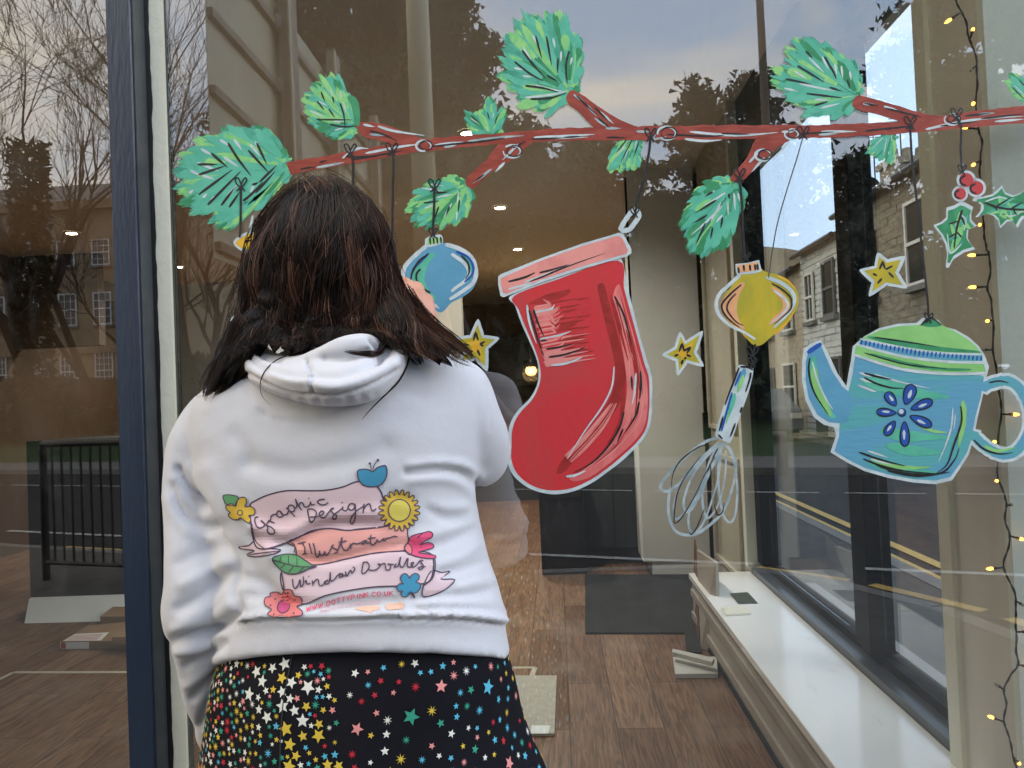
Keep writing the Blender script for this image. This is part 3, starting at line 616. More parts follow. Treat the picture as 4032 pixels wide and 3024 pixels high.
# white column at the back right ----------------------------------------------------
pl, pr_ = oZ(1416, 1244, ZF), oZ(1505, 1244, ZF)
yc_ = pl.y
t = thing('white_column', ((pl.x + pr_.x) / 2, yc_ + 0.2, ZF), 'broad white boxed column standing beyond the black door mat', 'column')
MB().box((oY(1372, 800, yc_).x, yc_, ZF + 0.1), (XD - 0.001, yc_ + 0.35, ZC - 0.002)).build('shaft', M_whitew, t)
MB().box((oY(1372, 800, yc_).x + 0.06, yc_ + 0.01, ZF), (XD - 0.001, yc_ + 0.34, ZF + 0.099)).build('plinth', M_whitew, t)
MB().tube([(oY(1372, 800, yc_).x - 0.01, yc_ + 0.0, ZF + 1.1), (oY(1372, 800, yc_).x - 0.01, yc_ + 0.0, ZC - 0.05)], 0.008, 6).build('cable', M_dframe, t)
# white partition seen behind the head, and pelmet further left ------------------------
YPT = 3.6
M_board = mat('greyed_whiteboard', (0.58, 0.55, 0.47), 0.5, (0.54, 0.51, 0.43), 2)
tag(MB().box((oY(318, 700, YPT).x, YPT, oY(600, 896, YPT).z), (oY(1000, 740, YPT).x, YPT + 0.08, oY(420, 612, YPT).z)).build('partition_board', M_board), 'pale hanging partition board behind the head', 'partition')
tag(MB().box((oY(214, 636, YPT).x, YPT + .01, oY(280, 645, YPT).z), (oY(317, 636, YPT).x, YPT + .07, oY(280, 627, YPT).z)).build('hanging_rail', M_board), 'pale horizontal rail running left from the partition board', 'rail')
q0, q1 = oY(-60, 560, 5.2), oY(215, 745, 5.2)
tag(MB().box((q0.x - 1.2, 5.2, q1.z), (q1.x, 5.3, oY(100, 500, 5.2).z)).build('wood_panel', M_wbr), 'brown wall panel hanging at the left of the shop', 'panel')
cq = oY(60, 1100, 3.2)
t = thing('dark_cabinet', (cq.x + .8, 3.5, ZF), 'big black cabinet standing behind the white board in the left pane', 'cabinet')
M_cbk = mat('black_laminate', (0.008, 0.008, 0.009), 0.5)
MB().box((cq.x, 3.2, ZF + .06), (oY(400, 1100, 3.2).x, 3.75, oY(150, 950, 3.2).z)).build('carcass', M_cbk, t, bevel=.004)
MB().box((cq.x + .02, 3.23, ZF), (oY(400, 1100, 3.2).x - .02, 3.74, ZF + .0595)).build('plinth', M_cbk, t)
# dark counter --------------------------------------------------------------------
M_cab = mat('dark_cabinet', (0.035, 0.04, 0.04), 0.35); M_top = mat('worktop', (0.13, 0.095, 0.06), 0.35)
yk = oZ(1300, 1222, ZF).y; x0_, x1_ = oY(1195, 1100, yk).x, oY(1392, 1100, yk).x
t = thing('kitchen_counter', ((x0_ + x1_) / 2, yk + .3, ZF), 'dark grey kitchen counter left of the white column', 'counter')
zt_ = oY(1300, 962, yk).z
MB().box((x0_, yk, ZF + 0.13), (x1_, yk + 0.6, zt_ - 0.042)).build('cabinet', M_cab, t, bevel=0.003)
MB().box((x0_ + 0.01, yk + 0.05, ZF), (x1_ - 0.01, yk + 0.58, ZF + 0.129)).build('plinth', M_cab, t)
MB().box((x0_ - 0.02, yk - 0.02, zt_ - 0.04), (x1_ + 0.02, yk + 0.62, zt_)).build('worktop', M_top, t, bevel=0.003)
for k in range(1, 3): MB().box((x0_ + (x1_ - x0_) * k / 3 - 0.0025, yk - 0.004, ZF + 0.15), (x0_ + (x1_ - x0_) * k / 3 + 0.0025, yk - 0.0002, zt_ - 0.05)).build('door_gap', M_black, t)
px_ = oY(1195, 1100, yk)
tag(MB().box((oY(1165, 1100, yk - .25).x, yk - 0.25, ZF), (oY(1262, 1100, yk - .25).x, yk - 0.06, oY(1262, 1010, yk - .25).z), M_black).box((oY(1180, 1100, yk - .25).x, yk - 0.27, ZF + .55), (oY(1255, 1100, yk - .25).x, yk - 0.251, ZF + .85)).build('black_bin', M_black, bevel=0.03), 'tall black bin standing in front of the counter', 'bin')
yb2 = 7.6
t = thing('back_counter', (-1.0, yb2 + .3, ZF), 'long dark counter across the back of the shop', 'counter')
MB().box((-3.4, yb2, ZF), (0.3, yb2 + .6, ZF + .9)).build('cabinet', M_cab, t); MB().box((-3.42, yb2 - .02, ZF + .901), (0.32, yb2 + .6, ZF + .94)).build('worktop', M_top, t)
MB().box((-2.6, YBK - 0.35, 1.55), (0.6, YBK - .001, 2.3)).build('wall_cabinet', M_cab, t)
# warm lamp at the back
lp = oY(1147, 800, 7.2); M_warm = emit('warm_bulb', (1.0, 0.46, 0.10), 5)
t = thing('pendant_lamp', (lp.x, lp.y, lp.z), 'warm glowing pendant lamp at the back of the shop beside the stocking', 'lamp')
MB().lathe([(0.0, -0.06), (0.04, -0.054), (0.064, -0.02), (0.06, 0.02), (0.04, 0.055), (0.0, 0.06)], lp, 20).build('globe', M_warm, t, smooth=True)
MB().tube([lp + Vector((0, 0, 0.08)), (lp.x, lp.y, ZC)], 0.006, 6).build('cord', M_black, t)
MB().lathe([(0.02, 0.13), (0.03, 0.10), (0.115, 0.035)], lp, 16).build('cap', M_black, t)
pl_ = bpy.data.lights.new('pendant_light', 'POINT'); pl_.energy = 7; pl_.color = (1, .6, .25); pl_.shadow_soft_size = .1
o = bpy.data.objects.new('pendant_light', pl_); col.objects.link(o); o.location = lp + Vector((0, -0.2, -0.05)); o.parent = t; o.matrix_parent_inverse = Matrix.Translation(-t.location)
# recessed downlights -----------------------------------------------------------
M_dl = emit('downlight_glow', (1.0, 0.86, 0.62), 30)
dls = [((1080, 448), 'above the stocking cuff'), ((1118, 538), 'left of the stocking cuff'), ((1012, 287), 'beside the little painted sprig'), ((385, 576), 'just right of the blue post'),
       ((155, 503), 'upper one in the left pane'), ((43, 597), 'lower one at the left edge')]
for (q, lab) in dls:
    c0 = oZ(q[0], q[1], ZC - 0.004)
    t = thing('downlight', c0, 'round ceiling downlight glowing warm white, ' + lab, 'ceiling light', 'downlights in the shop ceiling')
    MB().lathe([(0.062, 0.0035), (0.062, -0.004), (0.045, -0.008), (0.043, -0.001)], c0, 24).build('trim_ring', M_whitew, t)
    MB().lathe([(0.0, -0.002), (0.042, -0.002)], c0, 24).build('lens', M_dl, t)
    dl = bpy.data.lights.new('downlight_lamp', 'SPOT'); dl.energy = 110 if lab.startswith('beside') else (26 if 'left' in lab and 'pane' in lab or 'left edge' in lab else 118); dl.color = (1, .94, .85); dl.spot_size = R(150); dl.spot_blend = .8; dl.shadow_soft_size = .05
    o = bpy.data.objects.new('downlight_lamp', dl); col.objects.link(o); o.location = c0 + Vector((0, 0, -0.02)); o.parent = t; o.matrix_parent_inverse = Matrix.Translation(-t.location)
# things on the floor --------------------------------------------------------------
M_mat = mat('door_mat', (0.006, 0.0065, 0.006), 0.95, (0.011, 0.0115, 0.0105), 60, bump=0.6, bscale=300)
mm = crop(1900, 2000, 1.62)
def fl(pts, z): return [atZ(x, y, z) for x, y in pts]
z0 = ZF + 0.001
slab('door_mat', fl(mm([(655, 805), (1290, 805), (1300, 930), (1400, 930), (1360, 431), (655, 431)]), z0), 0.009, M_mat, 'large black door mat on the wood floor', 'mat')
M_tile = mat('pale_tile', (0.44, 0.42, 0.34), 0.6, (0.38, 0.36, 0.29), 40)
slab('floor_tile', fl(mm([(60, 1452), (460, 1455), (474, 1082), (90, 1082)]), z0), 0.010, M_tile, 'square pale tile lying on the floor right of the woman', 'tile')
slab('paper_label', fl(mm([(305, 1440), (420, 1440), (432, 1388), (315, 1388)]), z0 + 0.0104), 0.0008, M_whitew, 'small white paper label on the pale floor tile', 'label')
mt = MB()
M_mask = mat('masking_tape', (0.50, 0.46, 0.33), 0.7)
def tape(p, q, w=0.012):
    a = Vector(p); b = Vector(q); d = (b - a).normalized(); n = Vector((-d.y, d.x, 0)) * w
    mt.add([a - n, b - n, b + n, a + n], [(0, 1, 2, 3)])
l1 = fl(mm([(0, 1020), (335, 1017), (310, 1080)]), z0); tape(l1[0], l1[1]); tape(l1[1], l1[2])
tag(mt.build('masking_tape', M_mask), 'strip of cream tape on the floor beside the pale tile', 'tape')
mt = MB(); cz = crop(0, 2000, 1.62); l1 = fl(cz([(-80, 1130), (85, 1048), (820, 1047)]), z0); tape(l1[0], l1[1]); tape(l1[1], l1[2], 0.014)
tag(mt.build('masking_tape', M_mask), 'strip of cream tape crossing the floor in the left pane', 'tape')
# white leaning panel and cardboard boxes on the left
yw = oZ(150, 1345, ZF).y
q = [oY(97, 1344, yw + .1), oY(440, 1338, yw + .1), oY(440, 1280, yw + 0.18), oY(108, 1296, yw + 0.18)]
cz2 = lambda a, b, Y: atY(*cz([(a, b)])[0], Y)
pts = [cz2(155, 728, yw), cz2(790, 715, yw), cz2(790, 562, yw + .22), cz2(185, 582, yw + .22)]
dz = ZF + 0.001 - min(p.z for p in pts[:2])
vs = [Vector((p.x, p.y, p.z)) for p in pts]; vs[0].z = vs[1].z = ZF + 0.002
pn = MB().add(vs + [v + Vector((0, 0.02, 0.006)) for v in vs], [(0, 1, 2, 3), (7, 6, 5, 4), (0, 4, 5, 1), (1, 5, 6, 2), (2, 6, 7, 3), (3, 7, 4, 0)]); pn = tag(pn.build('white_panel', M_whitew), 'long white board lying tilted on the floor in the left pane', 'board')
M_card = mat('cardboard', (0.27, 0.17, 0.09), 0.8, (0.31, 0.2, 0.11), 8); M_rprint = mat('red_print', (0.45, 0.05, 0.04), 0.6)
bx = fl(cz([(385, 905), (900, 900), (960, 760), (560, 800)]), z0)
t = thing('cardboard_box', bx[0], 'flat cardboard box with a red and white end lying on the floor', 'box')
n4 = [Vector(p) for p in bx]; hh = Vector((0, 0, 0.045))
MB().add(n4 + [p + hh for p in n4], [(3, 2, 1, 0), (4, 5, 6, 7), (0, 1, 5, 4), (1, 2, 6, 5), (2, 3, 7, 6), (3, 0, 4, 7)]).build('carton', M_card, t)
def lerp4(u, v, z): return (n4[0].lerp(n4[1], u)).lerp(n4[3].lerp(n4[2], u), v) + Vector((0, 0, z))
MB().add([lerp4(0.0, -.004, .004), lerp4(.36, -.004, .004), lerp4(.36, -.004, .041), lerp4(0, -.004, .041)], [(0, 1, 2, 3)]).build('end_label', M_whitew, t)
lb = MB(); lb.add([lerp4(.03, .03, .0455), lerp4(.5, .03, .0455), lerp4(.5, .45, .0455), lerp4(.03, .45, .0455)], [(0, 1, 2, 3)]); lb.build('top_label', M_whitew, t)
rp_ = MB()
for k in range(5): rp_.add([lerp4(.05, .06 + .07 * k, .046), lerp4(.44, .06 + .07 * k, .046), lerp4(.44, .085 + .07 * k, .046), lerp4(.05, .085 + .07 * k, .046)], [(0, 1, 2, 3)])
rp_.add([lerp4(.01, -.006, .006), lerp4(.07, -.006, .006), lerp4(.07, -.006, .04), lerp4(.01, -.006, .04)], [(0, 1, 2, 3)])
rp_.build('red_stripes', M_rprint, t)
b2 = fl(cz([(715, 872), (1100, 872), (1100, 800), (790, 806)]), z0 + 0.047); n5 = [Vector(p) for p in b2]
tag(MB().add(n5 + [p + Vector((0, 0, .04)) for p in n5], [(3, 2, 1, 0), (4, 5, 6, 7), (0, 1, 5, 4), (1, 2, 6, 5), (2, 3, 7, 6), (3, 0, 4, 7)]).build('cardboard_box', M_card), 'small plain cardboard box beside the blue post on top of the flat box', 'box')
b2 = fl(cz([(640, 714), (1100, 714), (1100, 650), (720, 650)]), z0 + 0.05); n5 = [Vector(p) for p in b2]
tag(MB().add([Vector((p.x, p.y, ZF + .002)) for p in n5] + [p + Vector((0, 0, .02)) for p in n5], [(3, 2, 1, 0), (4, 5, 6, 7), (0, 1, 5, 4), (1, 2, 6, 5), (2, 3, 7, 6), (3, 0, 4, 7)]).build('cardboard_box', M_card), 'brown cardboard box lying against the tilted white board', 'box')
# leaning board and tile offcuts by the ledge
ybd = atZ(*mm([(1460, 945)])[0], ZF).y
def mY(a, b, Y): return atY(*mm([(a, b)])[0], Y)
p0, p1, p2, p3 = mY(1395, 945, ybd + .10), mY(1505, 945, ybd), mY(1485, 350, ybd), mY(1365, 268, ybd + .42)
p0.z = p1.z = ZF + .003
bd = MB(); off = Vector((0.016, 0.006, 0))
M_bd = mat('beige_board', (0.30, 0.26, 0.21), 0.6, (0.35, 0.31, 0.25), 3)
bd.add([p0, p1, p2, p3] + [v + off for v in (p0, p1, p2, p3)], [(0, 1, 2, 3), (7, 6, 5, 4), (0, 4, 5, 1), (1, 5, 6, 2), (2, 6, 7, 3), (3, 7, 4, 0)])
tag(bd.build('leaning_board', M_bd), 'tall beige board leaning on the end of the white ledge', 'board')
p0, p1, p2, p3 = mY(1350, 830, ybd + .5), mY(1395, 945, ybd + .16), mY(1372, 270, ybd + .45), mY(1358, 200, ybd + .55)
tag(MB().add([p0, p1, p2, p3] + [v + off * -.5 for v in (p0, p1, p2, p3)], [(0, 1, 2, 3), (7, 6, 5, 4), (0, 4, 5, 1), (1, 5, 6, 2), (2, 6, 7, 3), (3, 7, 4, 0)]).build('leaning_board', mat('rust_board', (0.12, 0.05, 0.025), 0.7)), 'narrow rust brown board leaning behind the beige board', 'board')
M_shard = mat('tile_back', (0.5, 0.5, 0.46), 0.5)
slab('tile_offcut', fl(mm([(1232, 1088), (1503, 1085), (1495, 975), (1215, 978)]), z0), 0.02, M_shard, 'white tile offcut lying flat by the foot of the ledge', 'tile')
o1 = fl(mm([(1210, 945), (1465, 1012), (1480, 985), (1215, 925)]), z0 + .045); 
slab('tile_offcut', o1, 0.02, M_shard, 'grey tile offcut propped on the flat white offcut', 'tile')
# ================================================================= PAINT ON THE GLASS
def pm(name, c, c2=None, scale=9, stretch=(1, 1, 1), lo=.4, hi=.62, rough=.55): return mat(name, srgb(*c), rough, srgb(*c2) if c2 else None, scale, stretch, bump=0.09, bscale=60, lo=lo, hi=hi, dist=1.5, detail=6)
P_teal = pm('teal_paint', (84, 186, 158), (100, 198, 168), 14); P_teal2 = pm('deep_teal_paint', (62, 160, 135), (84, 184, 155), 18)
P_green = pm('green_paint', (44, 142, 92), (66, 160, 112), 20); P_lime = pm('light_green_paint', (126, 208, 132), (158, 222, 136), 18)
P_white = pm('white_paint', (212, 226, 230), (190, 208, 214), 20); P_blk = pm('black_paint_line', (22, 22, 24), (38, 38, 40), 40)
P_brn = pm('red_brown_paint', (146, 56, 40), (168, 74, 58), 12, (1, 1, 3)); P_red = pm('red_paint', (212, 52, 58), (196, 66, 68), 7, (1, 1, .6), .42, .68)
P_pink = pm('salmon_paint', (240, 158, 150), (226, 140, 134), 9); P_dred = pm('dark_red_paint', (156, 36, 32), (176, 44, 42), 20); P_mpink = pm('rose_paint', (230, 112, 112), (240, 140, 134), 16, (1, 1, .5))
P_blue = pm('sky_blue_paint', (98, 166, 202), (90, 158, 192), 6); P_royal = pm('royal_blue_paint', (20, 78, 170), (34, 92, 186), 14)
P_yel = pm('mustard_paint', (204, 184, 44), (180, 170, 48), 12, (1, 1, .6)); P_gold = pm('golden_paint', (228, 176, 44), (240, 190, 60), 16); P_peach = pm('peach_paint', (240, 182, 130), (232, 166, 120), 12)
P_tealblue = pm('sea_blue_paint', (92, 176, 182), (98, 166, 200), 4.5, (.5, 1, 2.2), .42, .58); P_grey = pm('thin_white_paint', (186, 202, 206), (150, 170, 176), 22)
P_lgreen = pm('apple_green_paint', (150, 214, 128), (138, 204, 118), 9)
prng = random.Random(99)
def gpt(p, layer): return atY(p[0], p[1], -0.0006 - 0.00022 * layer)
def jit(pts, a): return [(x + prng.gauss(0, a), y + prng.gauss(0, a)) for x, y in pts]
def sm2(pts, n=6, closed=False): return [(q.x, q.y) for q in smooth_path([(x, y, 0) for x, y in pts], n, closed)]
def fillp(mb, pts, layer, m=None, smooth=True, rag=0.0, f=gpt):
    if smooth: pts = sm2(pts, 5, True)
    if rag:
        q = []
        for i, p in enumerate(pts): q.append((p[0] + prng.gauss(0, rag), p[1] + prng.gauss(0, rag)))
        pts = q
    tri = tessellate_polygon([[Vector((x, y, 0)) for x, y in pts]])
    mb.add([f(p, layer) for p in pts], [t[::-1] for t in tri], m)
SC = [0]
def stroke(mb, pts, w, layer, m=None, t0=.7, t1=.35, n=7, closed=False, var=.10, f=gpt):
    pts = sm2(pts, n, closed) if len(pts) > 2 or closed else [(pts[0][0] + (pts[1][0] - pts[0][0]) * i / 6, pts[0][1] + (pts[1][1] - pts[0][1]) * i / 6) for i in range(7)]
    if closed: pts = pts + [pts[0]]
    SC[0] = (SC[0] + 1) % 41; layer += SC[0] * .011
    vs = []; N_ = len(pts); ph = prng.uniform(0, 50)
    for i, (x, y) in enumerate(pts):
        a = pts[max(0, i - 1)]; b = pts[min(N_ - 1, i + 1)]; dx, dy = b[0] - a[0], b[1] - a[1]; l = math.hypot(dx, dy) or 1
        u = i / (N_ - 1); ww = w / 2 * (1 if closed else (t0 + (1 - t0) * min(1, u * 5)) * (t1 + (1 - t1) * min(1, (1 - u) * 2.2)))
        ww *= 1 + var * noise.noise(Vector((ph + i * .7, 0, 0))) * 2
        if not closed and i in (0, N_ - 1): ww *= .55; x += (-1 if i == 0 else 1) * dx / l * w * .2; y += (-1 if i == 0 else 1) * dy / l * w * .2
        la = layer + .3 * u
        vs.append(f((x - dy / l * ww, y + dx / l * ww), la)); vs.append(f((x + dy / l * ww, y - dx / l * ww), la))
    mb.add(vs, [(2 * i, 2 * i + 1, 2 * i + 3, 2 * i + 2) for i in range(N_ - 1)], m)
def dry(mb, p, q, w, layer, m, k=6):
    """broad brush stroke with a bristly torn end, one polygon"""
    dx, dy = q[0] - p[0], q[1] - p[1]; l = math.hypot(dx, dy) or 1; ux, uy = dx / l, dy / l; nx, ny = -uy, ux
    SC[0] = (SC[0] + 1) % 41; layer += SC[0] * .02
    L_ = []; kk_ = k * 2 + 1
    for i in range(kk_):
        o = (i / (kk_ - 1) - .5) * w; e = (1 - abs(i / (kk_ - 1) - .5) ** 2 * .9) * 1.0 + (prng.uniform(-.02, .05) if i % 2 == 0 else prng.uniform(-.10, -.01)); 
        L_.append(((p[0] + nx * o * .45, p[1] + ny * o * .45), (p[0] + dx * .45 + nx * o * 1.0, p[1] + dy * .45 + ny * o * 1.0), (p[0] + dx * e + nx * o, p[1] + dy * e + ny * o)))
    vs = [f_ for row in L_ for f_ in (gpt(row[0], layer), gpt(row[1], layer), gpt(row[2], layer))]
    fs = []
    for i in range(kk_ - 1): fs += [(3 * i, 3 * i + 1, 3 * i + 4, 3 * i + 3), (3 * i + 1, 3 * i + 2, 3 * i + 5, 3 * i + 4)]
    mb.add(vs, fs, m)
def centre(pts): x = sum(p[0] for p in pts) / len(pts); y = sum(p[1] for p in pts) / len(pts); return gpt((x, y), 0)

def sprig(c, anchor, outline, black, white, label, main=P_teal, wfac=1.0, mix=(5, 2, 3), seed=0, base=True, nb=2.2):
    prng.seed(900 + seed)
    an = c([anchor])[0]; out = c(outline); t = thing('painted_pine_sprig', gpt(an, 0), label, 'painting', 'pine sprigs painted on the glass')
    cx = sum(p[0] for p in out) / len(out); cy = sum(p[1] for p in out) / len(out)
    size = max(math.hypot(p[0] - an[0], p[1] - an[1]) for p in out)
    nd = MB()
    dense = sm2(out, 3, True)
    def body(p, s): return (an[0] + (p[0] - an[0]) * s, an[1] + (p[1] - an[1]) * s)
    w = size * .11 * wfac
    # back fringe of green and light green
    pal = [main] * mix[0] + [P_green] * mix[1] + [P_lime] * mix[2] + [P_teal2]
    for p in dense:
        if prng.random() < .55:
            m_ = prng.choice([P_green, P_lime, P_lime, P_teal2]); s = prng.uniform(1.0, 1.05)
            dry(nd, body(p, prng.uniform(.35, .6)), body(p, s), w * prng.uniform(.6, 1.1), 0 + prng.random() * .5, m_, 5)
    if base: fillp(nd, [body(p, .90) for p in out], 1.0, main, True, size * .006)
    for p in dense:
        for r_ in range(2):
            if prng.random() < .8:
                q = (p[0] + prng.gauss(0, w * .3), p[1] + prng.gauss(0, w * .3)); s0 = prng.uniform(.05, .6); m_ = prng.choice(pal)
                s1 = prng.uniform(.72, 1.0) if m_ is not main else prng.uniform(.88, 1.01)
                dry(nd, body(q, s0), body(q, s1), w * prng.uniform(.5, 1.0), 1.4 + prng.random() * 2.2, m_, 5)
    nd.build('needles', None, t)
    if white:
        wb = MB()
        for s in white: stroke(wb, jit(c(s), 1), size * .024, 4.2, P_white, .9, .3)
        wb.build('white_detail', None, t)
    if black:
        bb = MB()
        for s in black: stroke(bb, jit(c(s), 1), size * .018 + 2.0, 4.8, P_blk, 1, .3)
        bb.build('black_detail', None, t)
    return t
cA = crop(600, 0, 1.659); cB = crop(1800, 0, 1.659); cC = crop(2900, 0, 1.659); cD = crop(700, 700, 1.58); cE = crop(1800, 900, 1.508); cF = crop(2900, 900, 1.508)
cS = crop(1100, 0, 2.37); cT = crop(2300, 500, 1.844); cU = crop(2500, 0, 1.843); cW = crop(2560, 1340, 2.074); cH = crop(3632, 600, 3.3175); cV = crop(2950, 1000, 2.074)
sprig(cA, (888, 1080), [(870, 1040), (820, 985), (760, 900), (700, 835), (640, 835), (640, 880), (570, 845), (520, 860), (440, 835), (430, 890), (370, 905), (300, 900), (240, 945), (240, 990), (180, 1010), (190, 1080), (160, 1120), (200, 1170), (150, 1215), (180, 1260), (230, 1280), (190, 1330), (260, 1350), (270, 1390), (340, 1410), (420, 1400), (380, 1450), (470, 1490), (530, 1470), (560, 1400), (620, 1370), (700, 1310), (760, 1260), (830, 1190), (875, 1120)],
      [[(495, 935), (560, 1040), (640, 1145)], [(385, 1000), (490, 1090)], [(390, 1010), (470, 1080)], [(300, 1070), (420, 1075)], [(305, 1140), (470, 1085)], [(305, 1268), (520, 1110)], [(365, 1338), (470, 1230), (575, 1120)], [(448, 1342), (540, 1220)], [(505, 1350), (570, 1260)], [(595, 1310), (650, 1270), (720, 1190)], [(628, 985), (760, 1130)], [(683, 938), (745, 1070)], [(675, 1258), (800, 1120)], [(655, 1210), (690, 1190)], [(700, 1190), (810, 1085)]],
      [[(445, 915), (500, 950)], [(535, 915), (580, 975)], [(320, 975), (390, 1010)], [(465, 1025), (560, 1090)], [(640, 945), (700, 1020)], [(670, 925), (710, 990)], [(250, 1115), (310, 1140)], [(295, 1065), (430, 1120)], [(240, 1260), (265, 1240)], [(330, 1290), (355, 1268)], [(380, 1310), (410, 1280)], [(640, 1250), (670, 1190)], [(330, 1150), (400, 1170)], [(480, 1300), (560, 1200)]],
      'largest painted pine sprig at the left end of the branch, partly behind her hair', mix=(9, 1, 2), seed=1, wfac=.95)
sprig(cS, (705, 1180), [(690, 1100), (690, 960), (640, 890), (600, 830), (560, 790), (520, 740), (490, 690), (465, 690), (460, 760), (430, 760), (400, 700), (375, 700), (375, 770), (330, 760), (310, 800), (320, 830), (240, 870), (255, 910), (220, 925), (245, 970), (215, 1040), (275, 1070), (275, 1120), (265, 1160), (350, 1190), (400, 1250), (480, 1290), (580, 1295), (690, 1260)],
      [[(393, 862), (425, 950)], [(350, 943), (420, 1025)], [(498, 900), (510, 965)], [(465, 1018), (515, 1095)], [(572, 962), (600, 1070), (615, 1190)], [(345, 1115), (680, 1115)], [(478, 1163), (590, 1180), (710, 1172)]],
      [[(480, 835), (495, 900)], [(570, 845), (580, 930)], [(600, 955), (620, 1050)], [(370, 950), (450, 985)], [(290, 1035), (420, 1095)], [(520, 1215), (600, 1192)], [(510, 1130), (600, 1138)]],
      'painted pine sprig on the upper left twig of the branch', mix=(5, 2, 4), seed=2)
tt = MB(); stroke(tt, cS([(655, 905), (700, 960), (720, 1060), (725, 1160)]), 30, 5.2, P_green, .6, .7)
tt.build('dark_stroke', None, bpy.data.objects['painted_pine_sprig.001'])
sprig(cB, (215, 888), [(250, 880), (300, 840), (320, 710), (285, 735), (245, 720), (235, 660), (210, 628), (187, 660), (190, 715), (150, 715), (100, 740), (45, 728), (55, 790), (90, 850), (150, 880)],
      [[(92, 755), (155, 815)], [(200, 735), (212, 790)], [(256, 768), (249, 810)]], [[(90, 765), (145, 808)], [(240, 738), (234, 775)]], 'small painted pine tuft standing on top of the branch', seed=3, wfac=1.5)
sprig(cB, (735, 600), [(775, 560), (795, 480), (803, 350), (790, 310), (812, 262), (785, 190), (735, 180), (725, 240), (700, 225), (690, 95), (665, 82), (640, 70), (615, 70), (595, 85), (575, 82), (555, 125), (510, 95), (480, 112), (458, 100), (450, 130), (410, 118), (375, 155), (385, 210), (320, 225), (290, 300), (295, 350), (280, 400), (300, 440), (270, 490), (335, 530), (330, 570), (380, 640), (440, 680), (500, 720), (570, 710), (640, 690), (700, 650)],
      [[(425, 330), (500, 420), (580, 510)], [(375, 405), (470, 480), (560, 530)], [(515, 240), (550, 380)], [(583, 238), (617, 425)], [(655, 380), (657, 475)], [(732, 335), (710, 430), (718, 545)], [(588, 495), (655, 530)], [(445, 555), (560, 575), (655, 600)], [(480, 650), (600, 640), (710, 608)]],
      [[(490, 230), (545, 320)], [(430, 310), (480, 390)], [(625, 250), (640, 310)], [(680, 340), (675, 400)], [(745, 375), (740, 420)], [(375, 440), (430, 455)], [(430, 495), (490, 505)], [(515, 552), (600, 580), (700, 600)], [(450, 638), (600, 620), (715, 600)]],
      'large upright painted pine sprig above the stocking', mix=(6, 2, 4), seed=4)
sprig(cT, (365, 85), [(315, 80), (270, 95), (210, 170), (175, 235), (180, 330), (225, 300), (255, 330), (300, 320), (340, 300), (375, 305), (400, 220), (425, 140), (410, 90)],
      [[(310, 90), (230, 185)], [(345, 100), (268, 255)], [(400, 105), (360, 215)]], [[(300, 130), (235, 215)], [(385, 75), (365, 170)], [(330, 115), (290, 250)]], 'small painted pine tuft hanging under the branch left of the stocking string', seed=5, wfac=1.4)
sprig(cT, (1105, 400), [(1000, 392), (900, 400), (860, 440), (790, 490), (795, 550), (730, 620), (690, 710), (735, 760), (720, 880), (790, 920), (880, 950), (920, 910), (1000, 880), (1050, 830), (1080, 720), (1140, 640), (1152, 540), (1135, 430)],
      [[(935, 470), (880, 502)], [(955, 530), (815, 620)], [(890, 640), (798, 697)], [(880, 700), (808, 858)], [(930, 730), (915, 815)], [(1000, 660), (990, 735)], [(1052, 485), (1056, 522)]],
      [[(1020, 480), (940, 530), (870, 572)], [(940, 465), (900, 490)], [(990, 545), (920, 690)], [(1000, 575), (900, 680), (780, 780)], [(1085, 480), (1100, 600)], [(1045, 545), (1045, 640)], [(1120, 480), (1130, 540)], [(1000, 640), (960, 690)]],
      'painted pine sprig hanging below the branch above the star', mix=(6, 4, 2), seed=6)
sprig(cU, (1620, 700), [(1600, 560), (1575, 470), (1530, 430), (1470, 390), (1410, 335), (1330, 310), (1280, 275), (1240, 272), (1210, 300), (1150, 280), (1165, 330), (1180, 370), (1110, 350), (1100, 400), (1070, 460), (1010, 500), (1000, 550), (985, 600), (1050, 640), (1090, 690), (1120, 740), (1210, 770), (1230, 820), (1310, 800), (1400, 832), (1480, 835), (1560, 810), (1600, 745)],
      [[(1240, 370), (1290, 420)], [(1375, 415), (1440, 520), (1460, 572)], [(1185, 475), (1280, 540), (1370, 595)], [(1095, 570), (1280, 610)], [(1415, 635), (1500, 660)], [(1250, 680), (1500, 708)], [(1310, 762), (1395, 738)], [(1545, 580), (1562, 642)]],
      [[(1265, 420), (1370, 520)], [(1360, 415), (1400, 500)], [(1450, 465), (1465, 540)], [(1500, 480), (1510, 560)], [(1560, 520), (1570, 580)], [(1160, 515), (1240, 570)], [(1085, 645), (1180, 660)], [(1200, 608), (1450, 660)], [(1310, 722), (1400, 728)], [(1350, 785), (1480, 750)]],
      'large painted pine sprig on the upper right twig before the sky', mix=(8, 2, 2), seed=7)
sprig(cU, (1865, 975), [(1820, 975), (1760, 1015), (1700, 1065), (1675, 1130), (1730, 1130), (1765, 1195), (1810, 1150), (1830, 1190), (1870, 1180), (1885, 1080), (1885, 980)],
      [], [[(1800, 1000), (1720, 1080)], [(1825, 1010), (1805, 1125)], [(1840, 1098), (1843, 1122)], [(1865, 980), (1860, 1025)]], 'small painted pine tuft under the branch near the teapot string', seed=8, wfac=1.4)
